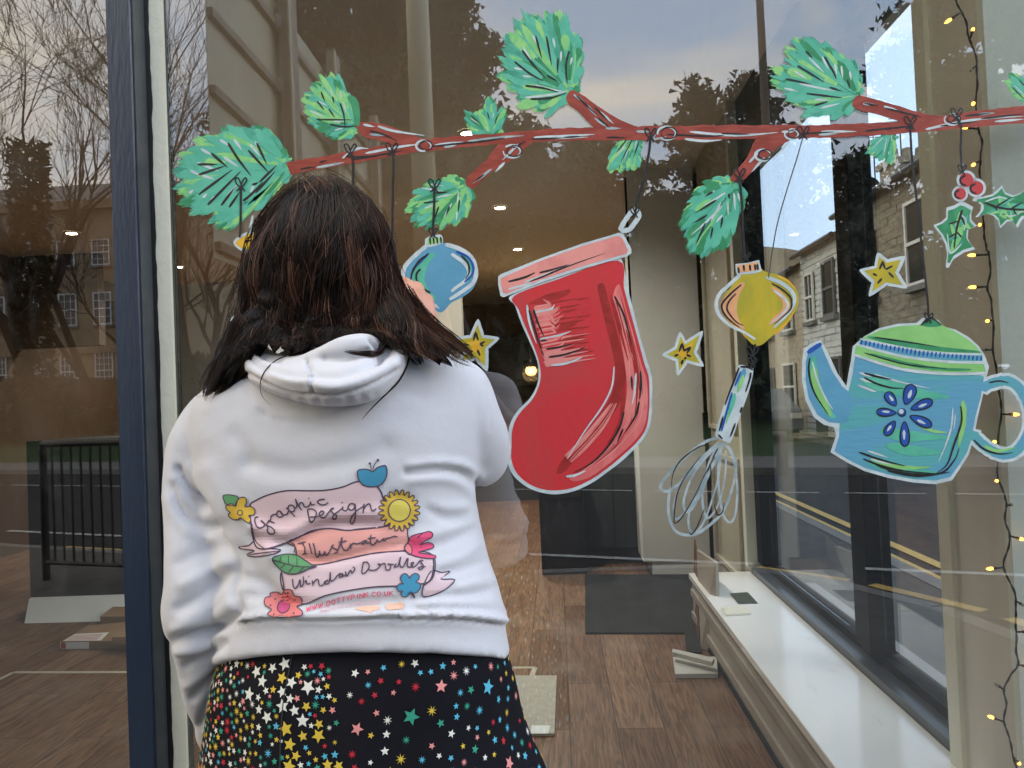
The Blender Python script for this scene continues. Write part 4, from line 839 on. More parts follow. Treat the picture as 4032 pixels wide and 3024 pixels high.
sprig(cA, (2062, 1205), [(2080, 1210), (2085, 1300), (2065, 1365), (2040, 1420), (2000, 1450), (1960, 1490), (1900, 1480), (1880, 1500), (1820, 1490), (1775, 1500), (1720, 1490), (1690, 1440), (1720, 1390), (1665, 1380), (1680, 1330), (1720, 1290), (1770, 1250), (1770, 1205), (1840, 1190), (1930, 1150), (2000, 1170)],
      [[(1775, 1325), (1870, 1312)], [(1850, 1258), (1940, 1255)], [(1940, 1345), (1918, 1405)], [(2005, 1310), (2000, 1385)], [(1870, 1350), (1840, 1440)]],
      [[(1760, 1230), (1900, 1245)], [(1780, 1360), (1860, 1330)], [(1860, 1290), (1960, 1270)], [(2000, 1260), (1990, 1340)], [(1955, 1330), (1900, 1420)], [(1990, 1385), (1985, 1440)], [(1820, 1205), (1900, 1215)]],
      'painted pine sprig directly above the blue bauble', mix=(5, 3, 4), seed=9)
sprig(cC, (1975, 660), [(1990, 560), (1940, 540), (1870, 525), (1815, 482), (1775, 492), (1778, 560), (1790, 610), (1850, 650), (1920, 690), (1990, 720)],
      [[(1805, 572), (1880, 650)], [(1850, 525), (1900, 580)]], [[(1820, 560), (1890, 630)]], 'painted pine sprig cut off by the right edge of the picture', seed=10, wfac=1.3)

# the branch -----------------------------------------------------------------------
t = thing('painted_branch', gpt(OV([(1300, 288)])[0], 0), 'long red brown painted branch running across the top of the main window', 'painting')
prng.seed(5)
b = MB()
top = [(618, 350), (700, 337), (760, 326), (840, 312), (900, 301), (1010, 292), (1100, 286), (1200, 277), (1290, 274), (1350, 272), (1480, 272), (1600, 270), (1760, 270), (1900, 265), (1980, 260), (2040, 250), (2100, 240), (2260, 224)]
bot = [(2260, 262), (2100, 275), (1990, 285), (1900, 292), (1780, 298), (1680, 300), (1600, 300), (1480, 302), (1300, 303), (1200, 304), (1100, 309), (1000, 318), (900, 328), (800, 346), (700, 363), (628, 378)]
def dens(pts, s=9):
    o = []
    for p, q in zip(pts, pts[1:]):
        n_ = max(1, int(math.hypot(q[0] - p[0], q[1] - p[1]) / s))
        o += [(p[0] + (q[0] - p[0]) * i / n_, p[1] + (q[1] - p[1]) * i / n_) for i in range(n_)]
    return o + [pts[-1]]
ring = dens(top) + dens(bot)
fillp(b, OV([(x, y + 1.6 * noise.noise(Vector((x * .05, y * .05, 1))) + prng.gauss(0, .5)) for x, y in ring]), 6, P_brn, False)
twigs = [[(775, 264), (822, 268), (870, 283), (912, 300), (935, 312), (880, 318), (820, 303), (780, 292)],
         [(1085, 305), (1150, 300), (1130, 325), (1100, 348), (1060, 372), (1020, 405), (1006, 388), (1050, 345)],
         [(1225, 203), (1245, 197), (1300, 235), (1345, 262), (1385, 280), (1330, 285), (1290, 280), (1250, 242), (1226, 222)],
         [(1640, 295), (1715, 295), (1680, 320), (1645, 352), (1602, 392), (1578, 385), (1612, 342)],
         [(1847, 212), (1864, 208), (1930, 225), (2000, 246), (2060, 256), (2010, 278), (1960, 268), (1900, 248), (1845, 234)]]
for i, tw in enumerate(twigs): fillp(b, OV(jit(tw, .6)), 5.0 + .12 * i, P_brn, True, .8)
b.build('bark', None, t)
wb = MB(); bb = MB()
W_ = [[(685, 362), (720, 355), (740, 352)], [(740, 340), (770, 322), (795, 322)], [(790, 330), (860, 318), (905, 310)], [(785, 268), (810, 276)], [(815, 272), (850, 285), (915, 292)], [(800, 291), (830, 293)], [(1155, 296), (1230, 292), (1285, 290)], [(1160, 299), (1270, 296)], [(1010, 305), (1080, 297), (1130, 294)], [(940, 312), (1000, 306)], [(960, 318), (985, 316)],
      [(1120, 312), (1085, 345)], [(1090, 350), (1070, 372)], [(1060, 365), (1022, 395)], [(1240, 205), (1262, 222)], [(1270, 228), (1290, 248)], [(1295, 240), (1325, 268)], [(1285, 255), (1310, 275)], [(1310, 278), (1340, 277)], [(1375, 284), (1405, 284)], [(1415, 290), (1412, 300), (1440, 296)], [(1490, 284), (1590, 292), (1680, 286)], [(1480, 300), (1520, 304), (1560, 302)], [(1690, 285), (1715, 285)],
      [(1705, 305), (1670, 345)], [(1650, 340), (1625, 370)], [(1775, 284), (1850, 284)], [(1770, 290), (1810, 288)], [(1865, 224), (1890, 226)], [(1910, 230), (1945, 240)], [(2000, 281), (2060, 266), (2120, 258), (2212, 250)], [(2110, 247), (2150, 244)], [(2150, 262), (2212, 258)], [(1620, 350), (1645, 322)]]
B_ = [[(648, 363), (680, 361)], [(690, 350), (706, 347)], [(752, 340), (810, 336)], [(762, 344), (830, 332), (870, 326)], [(800, 282), (830, 292), (858, 303)], [(935, 315), (1010, 307), (1060, 303)], [(1010, 308), (1060, 303), (1090, 300)], [(1150, 300), (1220, 297)], [(1220, 296), (1260, 294)], [(1110, 318), (1135, 305)], [(1045, 378), (1024, 394)], [(1244, 208), (1290, 250)], [(1285, 232), (1315, 258)], [(1290, 255), (1318, 278)], [(1310, 296), (1350, 296)],
      [(1440, 290), (1520, 294), (1565, 292)], [(1560, 289), (1620, 289)], [(1730, 290), (1800, 284)], [(1870, 282), (1940, 276), (1975, 272)], [(1868, 224), (1895, 228)], [(1915, 234), (1990, 252)], [(1690, 320), (1655, 352)], [(2085, 250), (2140, 244)], [(2120, 257), (2212, 245)], [(2030, 272), (2110, 262)]]
for s in W_: stroke(wb, jit(OV(s), 1.5), 10, 7.0, P_grey if prng.random() < .4 else P_white, .8, .2)
for s in B_: stroke(bb, jit(OV(s), 1.5), 7, 7.6, P_blk, .9, .25)
wb.build('white_detail', None, t); bb.build('black_detail', None, t)
for (x, y, r_) in ((917, 315, 16), (1108, 327, 19), (1442, 288, 20), (1712, 290, 15), (2058, 258, 16), (1650, 335, 17)):
    k = MB(); a0 = prng.uniform(0, 6)
    el = [(x + r_ * math.cos(a0 + a) * 1.0 - 2, y + r_ * .72 * math.sin(a0 + a)) for a in [i * .55 for i in range(11)]]; stroke(k, OV(el), 9, 8.0, P_white, .8, .5)
    el = [(x + r_ * .85 * math.cos(a0 + .5 + a) + 3, y - 1 + r_ * .62 * math.sin(a0 + .5 + a)) for a in [i * .58 for i in range(12)]]; stroke(k, OV(el), 5.5, 8.5, P_blk, .8, .4)
    k.build('knot', None, t)

# strings with bows -------------------------------------------------------------------
def cord(bow, path, label, small=None, w=9.5, bs=1.0, thin=None):
    m = thin or P_blk; t = thing('painted_string', gpt(OV([bow])[0], 0), label, 'painted string', 'black strings painted on the glass')
    s_ = MB(); stroke(s_, OV([bow] + path), w, 9.4, m, 1, .9, var=.05); s_.build('line', None, t)
    def bw(x, y, s, nm):
        k = MB()
        stroke(k, OV([(x, y), (x - 9*s, y - 8*s), (x - 12*s, y - 19*s), (x - 5*s, y - 20*s), (x + 1*s, y - 5*s), (x, y)]), 5.5, 9.6, P_blk, 1, 1)
        stroke(k, OV([(x, y), (x + 3*s, y - 12*s), (x + 9*s, y - 21*s), (x + 13*s, y - 16*s), (x + 6*s, y - 5*s), (x, y)]), 5.5, 9.8, P_blk, 1, 1)
        stroke(k, OV([(x, y - 3*s), (x - 4*s, y + 3*s), (x - 9*s, y + 7*s)]), 6.5, 10, P_blk, 1, .5)
        stroke(k, OV([(x, y - 3*s), (x + 5*s, y + 3*s), (x + 9*s, y + 8*s)]), 6.5, 10.2, P_blk, 1, .5)
        k.build(nm, None, t)
    bw(bow[0], bow[1], bs, 'bow')
    if small: bw(small[0], small[1], .72, 'lower_bow')
cord((520, 405), [(520, 450), (519, 500), (517, 512)], 'black painted string with a bow on the largest pine sprig')
cord((756, 332), [(762, 345), (763, 400), (764, 460), (764, 520)], 'black painted string going down behind the top of the hair')
cord((846, 330), [(850, 345), (849, 400), (848, 470), (847, 540)], 'long black painted string just right of the hair parting')
cord((938, 408), [(938, 440), (936, 480), (935, 508)], 'black painted string holding the blue bauble', (935, 508))
cord((1405, 298), [(1402, 330), (1392, 380), (1378, 430), (1372, 460)], 'black painted string holding the red stocking', (1371, 464))
cord((1597, 385), [(1602, 430), (1605, 490), (1609, 555)], 'black painted string holding the yellow bauble', (1612, 560))
cord((1735, 294), [(1722, 340), (1700, 410), (1680, 480), (1668, 545), (1660, 600)], 'thin slanting painted string passing behind the yellow bauble', w=5, thin=mat('thin_string_paint', (0.08, 0.08, 0.07), .6))
cord((1625, 770), [(1628, 760), (1631, 744)], 'short black string and bow tying the whisk under the yellow bauble', (1625, 788))
cord((1966, 272), [(1970, 340), (1980, 430), (1992, 540), (2003, 640), (2006, 688)], 'long black painted string holding the teapot', (2006, 692))
cord((2066, 255), [(2076, 275), (2075, 320), (2078, 365)], 'black painted string holding the holly berries', (2078, 372))

# blue bauble -----------------------------------------------------------------------
def part(t, name, items):
    k = MB()
    for it in items:
        if it[0] == 'f': fillp(k, it[1], it[2], it[3], *(it[4:]))
        else: stroke(k, it[1], it[2], it[3], it[4], *(it[5:]))
    return k.build(name, None, t)
t = thing('painted_bauble', gpt(cD([(1630, 600)])[0], 0), 'blue painted onion shaped bauble just right of her hand', 'painted ornament')
bo = [(1540, 430), (1655, 405), (1740, 425), (1815, 470), (1862, 550), (1866, 620), (1835, 690), (1775, 740), (1700, 780), (1660, 825), (1628, 838), (1600, 820), (1560, 780), (1480, 720), (1410, 680), (1390, 620), (1400, 560), (1440, 500), (1500, 460)]
part(t, 'body', [('f', cD(bo), 3, P_blue)])
part(t, 'side_shading', [('f', cD([(1560, 470), (1600, 480), (1560, 540), (1535, 620), (1560, 700), (1610, 745), (1600, 760), (1540, 735), (1480, 690), (1450, 640), (1450, 590), (1490, 520)]), 4, P_teal), ('f', cD([(1750, 470), (1800, 500), (1838, 560), (1830, 620), (1790, 650), (1808, 590), (1790, 520)]), 4, P_teal)])
part(t, 'white_detail', [('s', cD([(1545, 425), (1460, 500), (1410, 560), (1405, 620), (1425, 655)]), 17, 5, P_white, 1, .8), ('s', cD([(1670, 415), (1760, 445), (1830, 500), (1855, 580), (1840, 650), (1780, 700), (1695, 755)]), 17, 5, P_white, 1, .8), ('s', cD([(1705, 475), (1780, 530), (1812, 590), (1790, 640), (1735, 680), (1705, 705)]), 14, 5.2, P_white, 1, .8), ('s', cD([(1590, 785), (1625, 812)]), 12, 5, P_white)])
part(t, 'blue_lines', [('s', cD([(1560, 470), (1510, 520), (1465, 570), (1450, 640)]), 10, 6, P_royal), ('s', cD([(1735, 460), (1800, 490), (1836, 545), (1832, 600), (1785, 648)]), 10, 6, P_royal, 1, .7)])
part(t, 'black_detail', [('s', cD([(1555, 478), (1500, 520), (1458, 590), (1448, 650)]), 9, 6.5, P_blk), ('s', cD([(1508, 568), (1485, 600), (1490, 650), (1530, 690), (1570, 715)]), 8, 6.5, P_blk, 1, .9), ('s', cD([(1765, 485), (1805, 530), (1812, 590), (1790, 630)]), 8, 6.5, P_blk)])
cp = part(t, 'cap', [('f', cD([(1545, 375), (1590, 358), (1640, 356), (1650, 400), (1640, 412), (1548, 432), (1538, 400)]), 4, P_white, True), ('f', cD([(1555, 382), (1635, 368), (1640, 398), (1552, 418)]), 5, P_lime, False)])
part(t, 'cap_lines', [('s', cD([(x, 375 - (x - 1570) * .1), (x + 4, 412 - (x - 1570) * .1)]), 7, 6, P_blk, 1, .8) for x in (1568, 1590, 1612, 1635)])

# red stocking ----------------------------------------------------------------------
t = thing('painted_stocking', gpt(cE([(700, 900)])[0], 0), 'big red painted Christmas stocking with a salmon pink cuff', 'painted ornament')
out = [(322, 395), (345, 460), (380, 560), (420, 650), (455, 730), (478, 800), (484, 870), (470, 940), (430, 1010), (370, 1070), (328, 1130), (305, 1200), (303, 1290), (300, 1380), (330, 1460), (400, 1525), (480, 1562), (580, 1578), (690, 1560), (800, 1510), (900, 1440), (990, 1370), (1080, 1280), (1135, 1200), (1155, 1100), (1158, 1000), (1155, 880), (1130, 790), (1100, 690), (1070, 580), (1040, 460), (1010, 340), (975, 180), (900, 200), (600, 290)]
inn = [(338, 400), (365, 480), (400, 570), (438, 660), (470, 740), (490, 810), (496, 880), (480, 950), (442, 1020), (385, 1080), (345, 1140), (325, 1210), (323, 1290), (322, 1370), (350, 1445), (410, 1505), (490, 1543), (580, 1555), (685, 1540), (795, 1490), (890, 1425), (980, 1350), (1065, 1270), (1120, 1190), (1138, 1095), (1142, 1000), (1138, 885), (1112, 800), (1085, 700), (1055, 590), (1022, 470), (990, 350), (955, 190), (600, 300)]
part(t, 'outline', [('f', cE(out), 1, P_white)])
part(t, 'leg', [('f', cE(inn), 2, P_red)])
prng.seed(77)
dk = []; pk = []
dk.append(('f', cE([(835, 340), (870, 330), (900, 430), (950, 620), (985, 760), (1000, 880), (985, 990), (940, 1080), (870, 1180), (790, 1270), (700, 1370), (640, 1440), (590, 1450), (620, 1380), (700, 1290), (800, 1170), (880, 1060), (930, 950), (940, 830), (915, 700), (880, 560), (850, 430)]), 3, P_dred))
dk.append(('f', cE([(435, 440), (520, 395), (600, 375), (670, 362), (650, 395), (560, 430), (440, 450)]), 3, P_dred))
for i in range(26):
    u = i / 25; y = 440 + 330 * u; dk.append(('s', cE([(470 + 70 * u, y + 20), (620, y - 5), (690 + 120 * prng.random(), y - 30)]), 13, 3.1 + .02 * i, prng.choice([P_red, P_dred, P_dred]), .8, .2))
part(t, 'dark_shading', dk)
pk.append(('f', cE([(930, 380), (960, 330), (985, 400), (1010, 500), (1040, 600), (1070, 720), (1095, 800), (1125, 900), (1132, 1000), (1128, 1100), (1105, 1190), (1050, 1265), (970, 1340), (870, 1420), (780, 1480), (700, 1500), (670, 1480), (760, 1430), (860, 1340), (930, 1240), (980, 1130), (1005, 1000), (1005, 880), (985, 740), (960, 600), (925, 470)]), 4, P_mpink))
for i in range(60):
    u = prng.random(); o = prng.gauss(0, 16)
    pth = [(945 + o, 400), (1000 + o, 600), (1045 + o, 780), (1065 + o * 1.2, 960), (1050 + o * 1.2, 1130), (960 + o, 1280), (820 + o, 1400), (700 + o, 1480)]
    a = prng.randint(0, 4); pk.append(('s', cE(pth[a:a + prng.choice((3, 4))]), prng.uniform(5, 15), 4.3 + .012 * i, prng.choice([P_pink, P_pink, P_mpink, P_mpink, P_dred, P_red]), .3, .15))
for i in range(34):
    u = i / 33; y = 450 + 350 * u; x = 455 + 70 * u
    pk.append(('s', cE([(x + prng.gauss(0, 6), y + 16), (x + 90, y), (x + prng.uniform(100, 300) * (1 if u > .5 else .55), y - 30)]), 11, 4.3 + .02 * i, prng.choice([P_pink, P_mpink, P_pink, P_white if u < .6 else P_pink, P_red]), .8, .12))
for i in range(18):
    o = prng.gauss(0, 12); pk.append(('s', cE([(660 + o, 1370 + o), (760 + o, 1270 + o), (860 + o, 1150 + o), (930 + o, 1040)]), prng.uniform(5, 10), 5 + .01 * i, prng.choice([P_pink, P_mpink, P_dred]), .3, .2))
part(t, 'pink_shading', pk)
part(t, 'white_detail', [('s', cE([(415, 455), (430, 560), (470, 680)]), 9, 6, P_white), ('s', cE([(932, 820), (918, 940), (860, 1060), (760, 1200), (655, 1365)]), 7, 6, P_white), ('s', cE([(650, 1472), (700, 1465), (760, 1440)]), 10, 6, P_white), ('s', cE([(560, 812), (650, 800), (740, 765)]), 9, 6, P_white), ('s', cE([(1062, 860), (1055, 960), (1040, 1040)]), 8, 6, P_white)])
part(t, 'black_detail', [('s', cE(q), 8, 6.6, P_blk, .9, .3) for q in ([(427, 485), (450, 560), (480, 660), (515, 760)], [(453, 480), (480, 560), (515, 640)], [(500, 665), (535, 662)], [(530, 715), (600, 705), (690, 685)], [(545, 763), (650, 745), (760, 705)], [(935, 402), (985, 500), (1012, 590), (1035, 690)], [(1088, 850), (1092, 930), (1085, 1010)], [(1035, 880), (1040, 960)], [(990, 1090), (960, 1190), (890, 1300), (800, 1390), (695, 1448)], [(1080, 1030), (1060, 1110), (1000, 1210)], [(985, 1190), (950, 1270)])])
part(t, 'cuff_outline', [('f', cE([(243, 285), (260, 270), (500, 175), (740, 90), (960, 25), (985, 30), (1035, 120), (1035, 145), (1010, 165), (760, 235), (500, 320), (275, 408), (258, 400), (243, 330)]), 7, P_white, False)])
part(t, 'cuff', [('f', cE([(258, 295), (500, 190), (740, 105), (955, 42), (980, 55), (1015, 130), (1005, 150), (760, 218), (500, 303), (290, 388), (272, 380), (258, 330)]), 7.5, P_pink, False),
     ('s', cE([(305, 315), (400, 290), (460, 262)]), 9, 8, P_blk), ('s', cE([(490, 262), (560, 245), (660, 215)]), 8, 8, P_blk), ('s', cE([(430, 315), (520, 280), (640, 230), (880, 145)]), 7, 8.2, P_blk, .5, .2), ('s', cE([(305, 360), (400, 335), (440, 320)]), 9, 8, P_white), ('s', cE([(400, 318), (520, 275), (700, 205)]), 7, 8.1, P_white)])
part(t, 'hanging_loop', [('s', cT([(262, 745), (290, 690), (345, 615), (375, 605), (400, 640), (365, 700), (325, 745), (270, 755)]), 19, 8.3, P_white, 1, 1)])

# stars -------------------------------------------------------------------------------
def star(c, pts, lines, label, cols=(P_yel, P_gold)):
    t = thing('painted_star', gpt(c([(sum(p[0] for p in pts) / 10, sum(p[1] for p in pts) / 10)])[0], 0), label, 'painted star', 'yellow stars painted on the glass')
    cx = sum(p[0] for p in pts) / 10; cy = sum(p[1] for p in pts) / 10
    def ins(s): return [(cx + (p[0] - cx) * s, cy + (p[1] - cy) * s) for p in pts]
    k = MB(); q = c(pts); fillp(k, q, 1, P_white, False); stroke(k, q, 14, 1.2, P_white, n=3, closed=True) if False else None
    for a, b_ in zip(q, q[1:] + q[:1]): stroke(k, [a, b_], 11, 1.3, P_white, 1, 1)
    k.build('outline', None, t)
    k = MB(); fillp(k, c(ins(.83)), 2, cols[0], False); fillp(k, c(ins(.45)), 2.5, cols[1], True); 
    k.build('fill', None, t)
    k = MB()
    for l in lines: stroke(k, c(l), 9, 3.2, P_blk, .9, .7)
    k.build('black_dashes', None, t)
star(cD, [(1868, 885), (1900, 985), (1995, 998), (1925, 1060), (1923, 1198), (1850, 1125), (1745, 1165), (1800, 1060), (1728, 1000), (1822, 985)],
     [[(1855, 960), (1840, 1010)], [(1855, 965), (1868, 1010)], [(1880, 1035), (1910, 1020)], [(1885, 1040), (1900, 1045)], [(1865, 1072), (1880, 1105)], [(1775, 1035), (1810, 1040)], [(1815, 1078), (1835, 1080)]], 'yellow painted star at her right shoulder, partly hidden by hair')
star(cW, [(245, -60), (285, 20), (425, -70), (370, 100), (432, 208), (300, 172), (228, 280), (218, 165), (108, 118), (205, 62)],
     [[(262, 25), (238, 90)], [(262, 30), (278, 88)], [(278, 85), (330, 55)], [(328, 60), (300, 105)], [(300, 118), (332, 132)], [(202, 128), (228, 115)], [(255, 192), (268, 160)], [(280, 150), (292, 140)]], 'yellow painted star between the stocking and the yellow bauble')
star(cF, [(840, 148), (895, 190), (998, 168), (955, 262), (1008, 350), (890, 330), (790, 398), (810, 320), (735, 248), (825, 228)],
     [[(870, 195), (850, 240)], [(870, 200), (882, 238)], [(888, 242), (925, 222)], [(812, 268), (832, 278)], [(905, 262), (932, 290)], [(862, 298), (838, 325)]], 'yellow painted star above the teapot spout', (P_yel, P_yel))

# yellow bauble ----------------------------------------------------------------------
t = thing('painted_bauble', gpt(cT([(1250, 1300)])[0], 0), 'mustard yellow painted bauble with peach highlights above the whisk', 'painted ornament')
yb_ = cF([(0, 290), (-30, 345), (-75, 400), (-82, 465), (-60, 520), (0, 580), (50, 640), (100, 690), (150, 690), (220, 630), (300, 560), (355, 480), (368, 425), (355, 360), (310, 310), (250, 275), (170, 255), (130, 230), (40, 245)])
part(t, 'body', [('f', yb_, 3, P_yel)])
def ycs(p): return cT(p)
part(t, 'golden_edge', [('s', cF([(-76, 470), (-40, 545), (10, 590), (60, 650)]), 10, 3.6, P_gold), ('s', cF([(230, 625), (300, 555), (345, 490)]), 10, 3.6, P_gold), ('s', cF([(245, 280), (310, 315), (350, 360)]), 9, 3.6, P_gold), ('f', cF([(60, 300), (120, 290), (150, 400), (140, 560), (110, 640), (70, 560), (55, 420)]), 3.5, P_yel)])
part(t, 'peach_highlights', [('f', ycs([(1150, 1125), (1090, 1170), (1010, 1250), (990, 1310), (1030, 1380), (1110, 1450), (1170, 1465), (1120, 1390), (1110, 1300), (1130, 1210), (1165, 1150)]), 4, P_peach), ('f', cF([(205, 345), (260, 370), (310, 430), (315, 480), (270, 530), (195, 575), (215, 530), (270, 480), (270, 430), (230, 385)]), 4, P_peach)])
part(t, 'white_detail', [('s', ycs([(1130, 1075), (1060, 1140), (985, 1210), (960, 1290), (985, 1370), (1060, 1440), (1160, 1490), (1240, 1540)]), 14, 5, P_white, 1, .6), ('s', cF([(180, 290), (260, 320), (325, 370), (345, 430), (310, 500), (225, 585)]), 15, 5, P_white, 1, .5), ('s', cF([(222, 370), (280, 410), (305, 455), (280, 500), (200, 565)]), 10, 5, P_white)])
part(t, 'black_detail', [('s', ycs([(1140, 1145), (1060, 1215), (1000, 1290), (1020, 1360), (1080, 1420), (1130, 1455)]), 8, 6, P_blk), ('s', ycs([(1100, 1212), (1050, 1270), (1040, 1330), (1100, 1410), (1155, 1440)]), 7, 6, P_blk), ('s', cF([(210, 325), (270, 360), (320, 410), (325, 470), (280, 520), (225, 565)]), 7, 6, P_blk)])
part(t, 'cap', [('f', cT([(1098, 995), (1190, 985), (1270, 965), (1290, 1045), (1250, 1062), (1110, 1075), (1100, 1040)]), 4.4, P_white, False), ('f', cT([(1108, 1005), (1190, 993), (1262, 978), (1275, 1035), (1200, 1050), (1115, 1060)]), 4.8, P_peach, False)] + [('s', cT([(x, y), (x + 4, y + 38)]), 9, 5.4, P_blk, 1, .8) for x, y in ((1120, 1022), (1158, 1005), (1203, 1003), (1240, 1000), (1258, 998))])

# whisk ---------------------------------------------------------------------------------
t = thing('painted_whisk', gpt(cW([(500, 1000)])[0], 0), 'painted kitchen whisk with a white and blue handle and thin white wires', 'painted ornament')
wires = [[(560, 790), (430, 840), (290, 950), (170, 1070), (90, 1170), (100, 1225), (160, 1225), (280, 1130), (420, 980), (540, 860)],
         [(170, 1200), (150, 1300), (155, 1440), (200, 1550), (290, 1590), (400, 1570), (560, 1440), (640, 1300), (690, 1130), (700, 1000), (660, 900), (610, 830)],
         [(560, 830), (400, 980), (260, 1150), (200, 1330), (200, 1450), (250, 1440), (350, 1340), (430, 1180), (480, 1000), (560, 850)],
         [(580, 840), (540, 980), (400, 1200), (320, 1400), (320, 1540), (370, 1570), (440, 1480), (510, 1290), (560, 1100), (580, 900)],
         [(590, 840), (560, 1000), (560, 1200), (590, 1400), (640, 1485), (690, 1440), (712, 1260), (700, 1080), (660, 920), (600, 840)],
         [(570, 850), (460, 950), (350, 1100), (280, 1280), (280, 1380), (330, 1390), (420, 1240), (480, 1080), (560, 880)],
         [(600, 850), (500, 1050), (430, 1230), (440, 1400), (480, 1450), (560, 1330), (610, 1130), (620, 900)]]
part(t, 'wires', [('s', cW(q), 11.5 if i < 2 else 9, 2 + .25 * i, P_grey, .9, .7) for i, q in enumerate(wires)])
part(t, 'wire_shadow_lines', [('s', cW(q), 5, 5, P_blk, .5, .5) for q in ([(495, 855), (400, 870), (260, 970), (190, 1080), (172, 1200)], [(410, 950), (290, 1110), (220, 1260), (195, 1460), (215, 1490), (270, 1430), (370, 1260), (450, 1090), (530, 950)], [(440, 1385), (380, 1530), (335, 1585), (325, 1560)], [(555, 880), (510, 960)], [(495, 1020), (500, 1240)], [(525, 1340), (550, 1425), (590, 1400), (605, 1330)])])
part(t, 'handle', [('f', cW([(745, 200), (830, 225), (842, 260), (805, 420), (740, 600), (665, 815), (630, 830), (560, 800), (533, 770), (560, 660), (620, 480), (690, 300), (715, 215)]), 6, P_white)])
part(t, 'handle_colours', [('s', cW([(770, 240), (720, 380)]), 22, 7, P_blue, .8, .5), ('s', cW([(760, 290), (715, 420)]), 16, 7.1, P_lime, .6, .5), ('s', cW([(690, 440), (640, 620)]), 20, 7, P_teal, .7, .3), ('s', cW([(665, 520), (620, 680)]), 12, 7.1, P_lime, .5, .2), ('s', cW([(740, 258), (692, 372)]), 8, 7.4, P_royal, 1, .9), ('s', cW([(668, 430), (620, 600), (582, 740)]), 9, 7.4, P_royal, 1, .9)])
part(t, 'black_detail', [('s', cW(q), 8, 7.8, P_blk, .8, .7) for q in ([(740, 215), (800, 220), (838, 240)], [(820, 265), (815, 310), (780, 420)], [(725, 225), (690, 320), (650, 420), (612, 525)], [(750, 545), (735, 590)], [(695, 680), (655, 785)], [(595, 625), (565, 740)], [(557, 772), (590, 805)])])

# teapot ----------------------------------------------------------------------------------
t = thing('painted_teapot', gpt(cF([(1000, 1050)])[0], 0), 'large blue painted teapot with a green lid and a blue daisy', 'painted ornament')
bod = [(690, 700), (760, 640), (850, 590), (960, 565), (1070, 560), (1105, 530), (1150, 522), (1200, 545), (1225, 580), (1300, 600), (1380, 645), (1440, 700), (1470, 745), (1500, 820), (1480, 900), (1460, 1000), (1430, 1130), (1410, 1240), (1380, 1340), (1330, 1420), (1280, 1495), (1180, 1518), (1050, 1508), (900, 1480), (760, 1440), (650, 1385), (558, 1328), (590, 1230), (580, 1180), (520, 1165), (460, 1120), (410, 1020), (388, 900), (390, 780), (400, 712), (440, 685), (500, 660), (545, 740), (600, 860), (652, 935), (665, 860), (680, 780)]
part(t, 'outline', [('f', cF(bod), 1, P_white, False)])
part(t, 'body', [('f', cF([(705, 755), (900, 815), (1150, 860), (1450, 872), (1470, 880), (1450, 1000), (1415, 1130), (1398, 1240), (1368, 1330), (1320, 1405), (1270, 1475), (1180, 1496), (1050, 1488), (900, 1460), (760, 1420), (670, 1375), (582, 1322), (610, 1230), (612, 1150), (640, 1060), (665, 965), (690, 860)]), 2, P_tealblue, False)])
part(t, 'spout', [('f', cF([(425, 738), (500, 690), (530, 760), (570, 850), (630, 940), (670, 970), (690, 1050), (660, 1150), (610, 1156), (545, 1148), (480, 1105), (430, 1010), (410, 900), (412, 790)]), 2.2, P_blue, False), ('s', cF([(425, 735), (500, 685)]), 18, 3, P_royal, 1, 1), ('f', cF([(430, 800), (470, 760), (480, 850), (520, 980), (570, 1090), (590, 1120), (550, 1118), (490, 1040), (440, 920)]), 2.8, P_teal), ('f', cF([(440, 850), (475, 830), (500, 940), (560, 1085), (555, 1112), (500, 1040), (455, 940)]), 3.0, P_lgreen), ('s', cF([(435, 770), (430, 850), (460, 970), (545, 1105)]), 8, 3.4, P_blk), ('s', cF([(450, 790), (480, 900), (530, 1010), (570, 1070)]), 7, 3.4, P_white)])
part(t, 'lid', [('f', cF([(705, 685), (760, 645), (850, 605), (960, 580), (1075, 572), (1110, 560), (1150, 560), (1215, 570), (1300, 612), (1370, 655), (1425, 700), (1450, 740), (1440, 742), (1200, 735), (950, 700), (740, 655)]), 3, P_lgreen, False), ('f', cF([(1100, 572), (1130, 545), (1180, 540), (1215, 575), (1150, 585)]), 3.4, P_green), ('f', cF([(800, 640), (1000, 665), (1200, 700), (1420, 725), (1430, 738), (1200, 728), (960, 695), (800, 655)]), 3.4, P_green), ('s', cF([(820, 645), (1000, 672), (1190, 700)]), 6, 4, P_blk), ('s', cF([(1095, 575), (1150, 530), (1215, 570)]), 8, 4, P_blk)])
part(t, 'patterned_band', [('f', cF([(740, 658), (950, 702), (1200, 740), (1455, 750), (1462, 785), (1250, 788), (980, 755), (725, 690)]), 3.6, P_tealblue, False), ('s', cF([(722, 690), (980, 757), (1250, 790), (1470, 795)]), 10, 4, P_white, 1, 1), ('s', cF([(735, 655), (950, 700), (1200, 738), (1450, 747)]), 9, 4, P_white, 1, 1)] + [('s', cF([(745 + 24.5 * i, 664 + (62 * (i / 14) if i < 14 else 62 + (i - 14) * 2.2)), (740 + 24.5 * i, 688 + (66 * (i / 14) if i < 14 else 66 + (i - 14) * 2))]), 7.5, 4.4, P_royal, 1, .8) for i in range(30)])
part(t, 'green_band', [('f', cF([(712, 694), (980, 765), (1250, 800), (1470, 805), (1480, 850), (1250, 855), (980, 825), (700, 745)]), 3.6, P_lgreen, False), ('s', cF([(800, 745), (1000, 800), (1200, 832), (1390, 838)]), 14, 3.9, P_green, .5, .5), ('s', cF([(760, 738), (1000, 805), (1250, 832)]), 6, 4.2, P_blk), ('s', cF([(700, 750), (980, 835), (1250, 862), (1480, 858)]), 11, 4.3, P_white, 1, 1)])
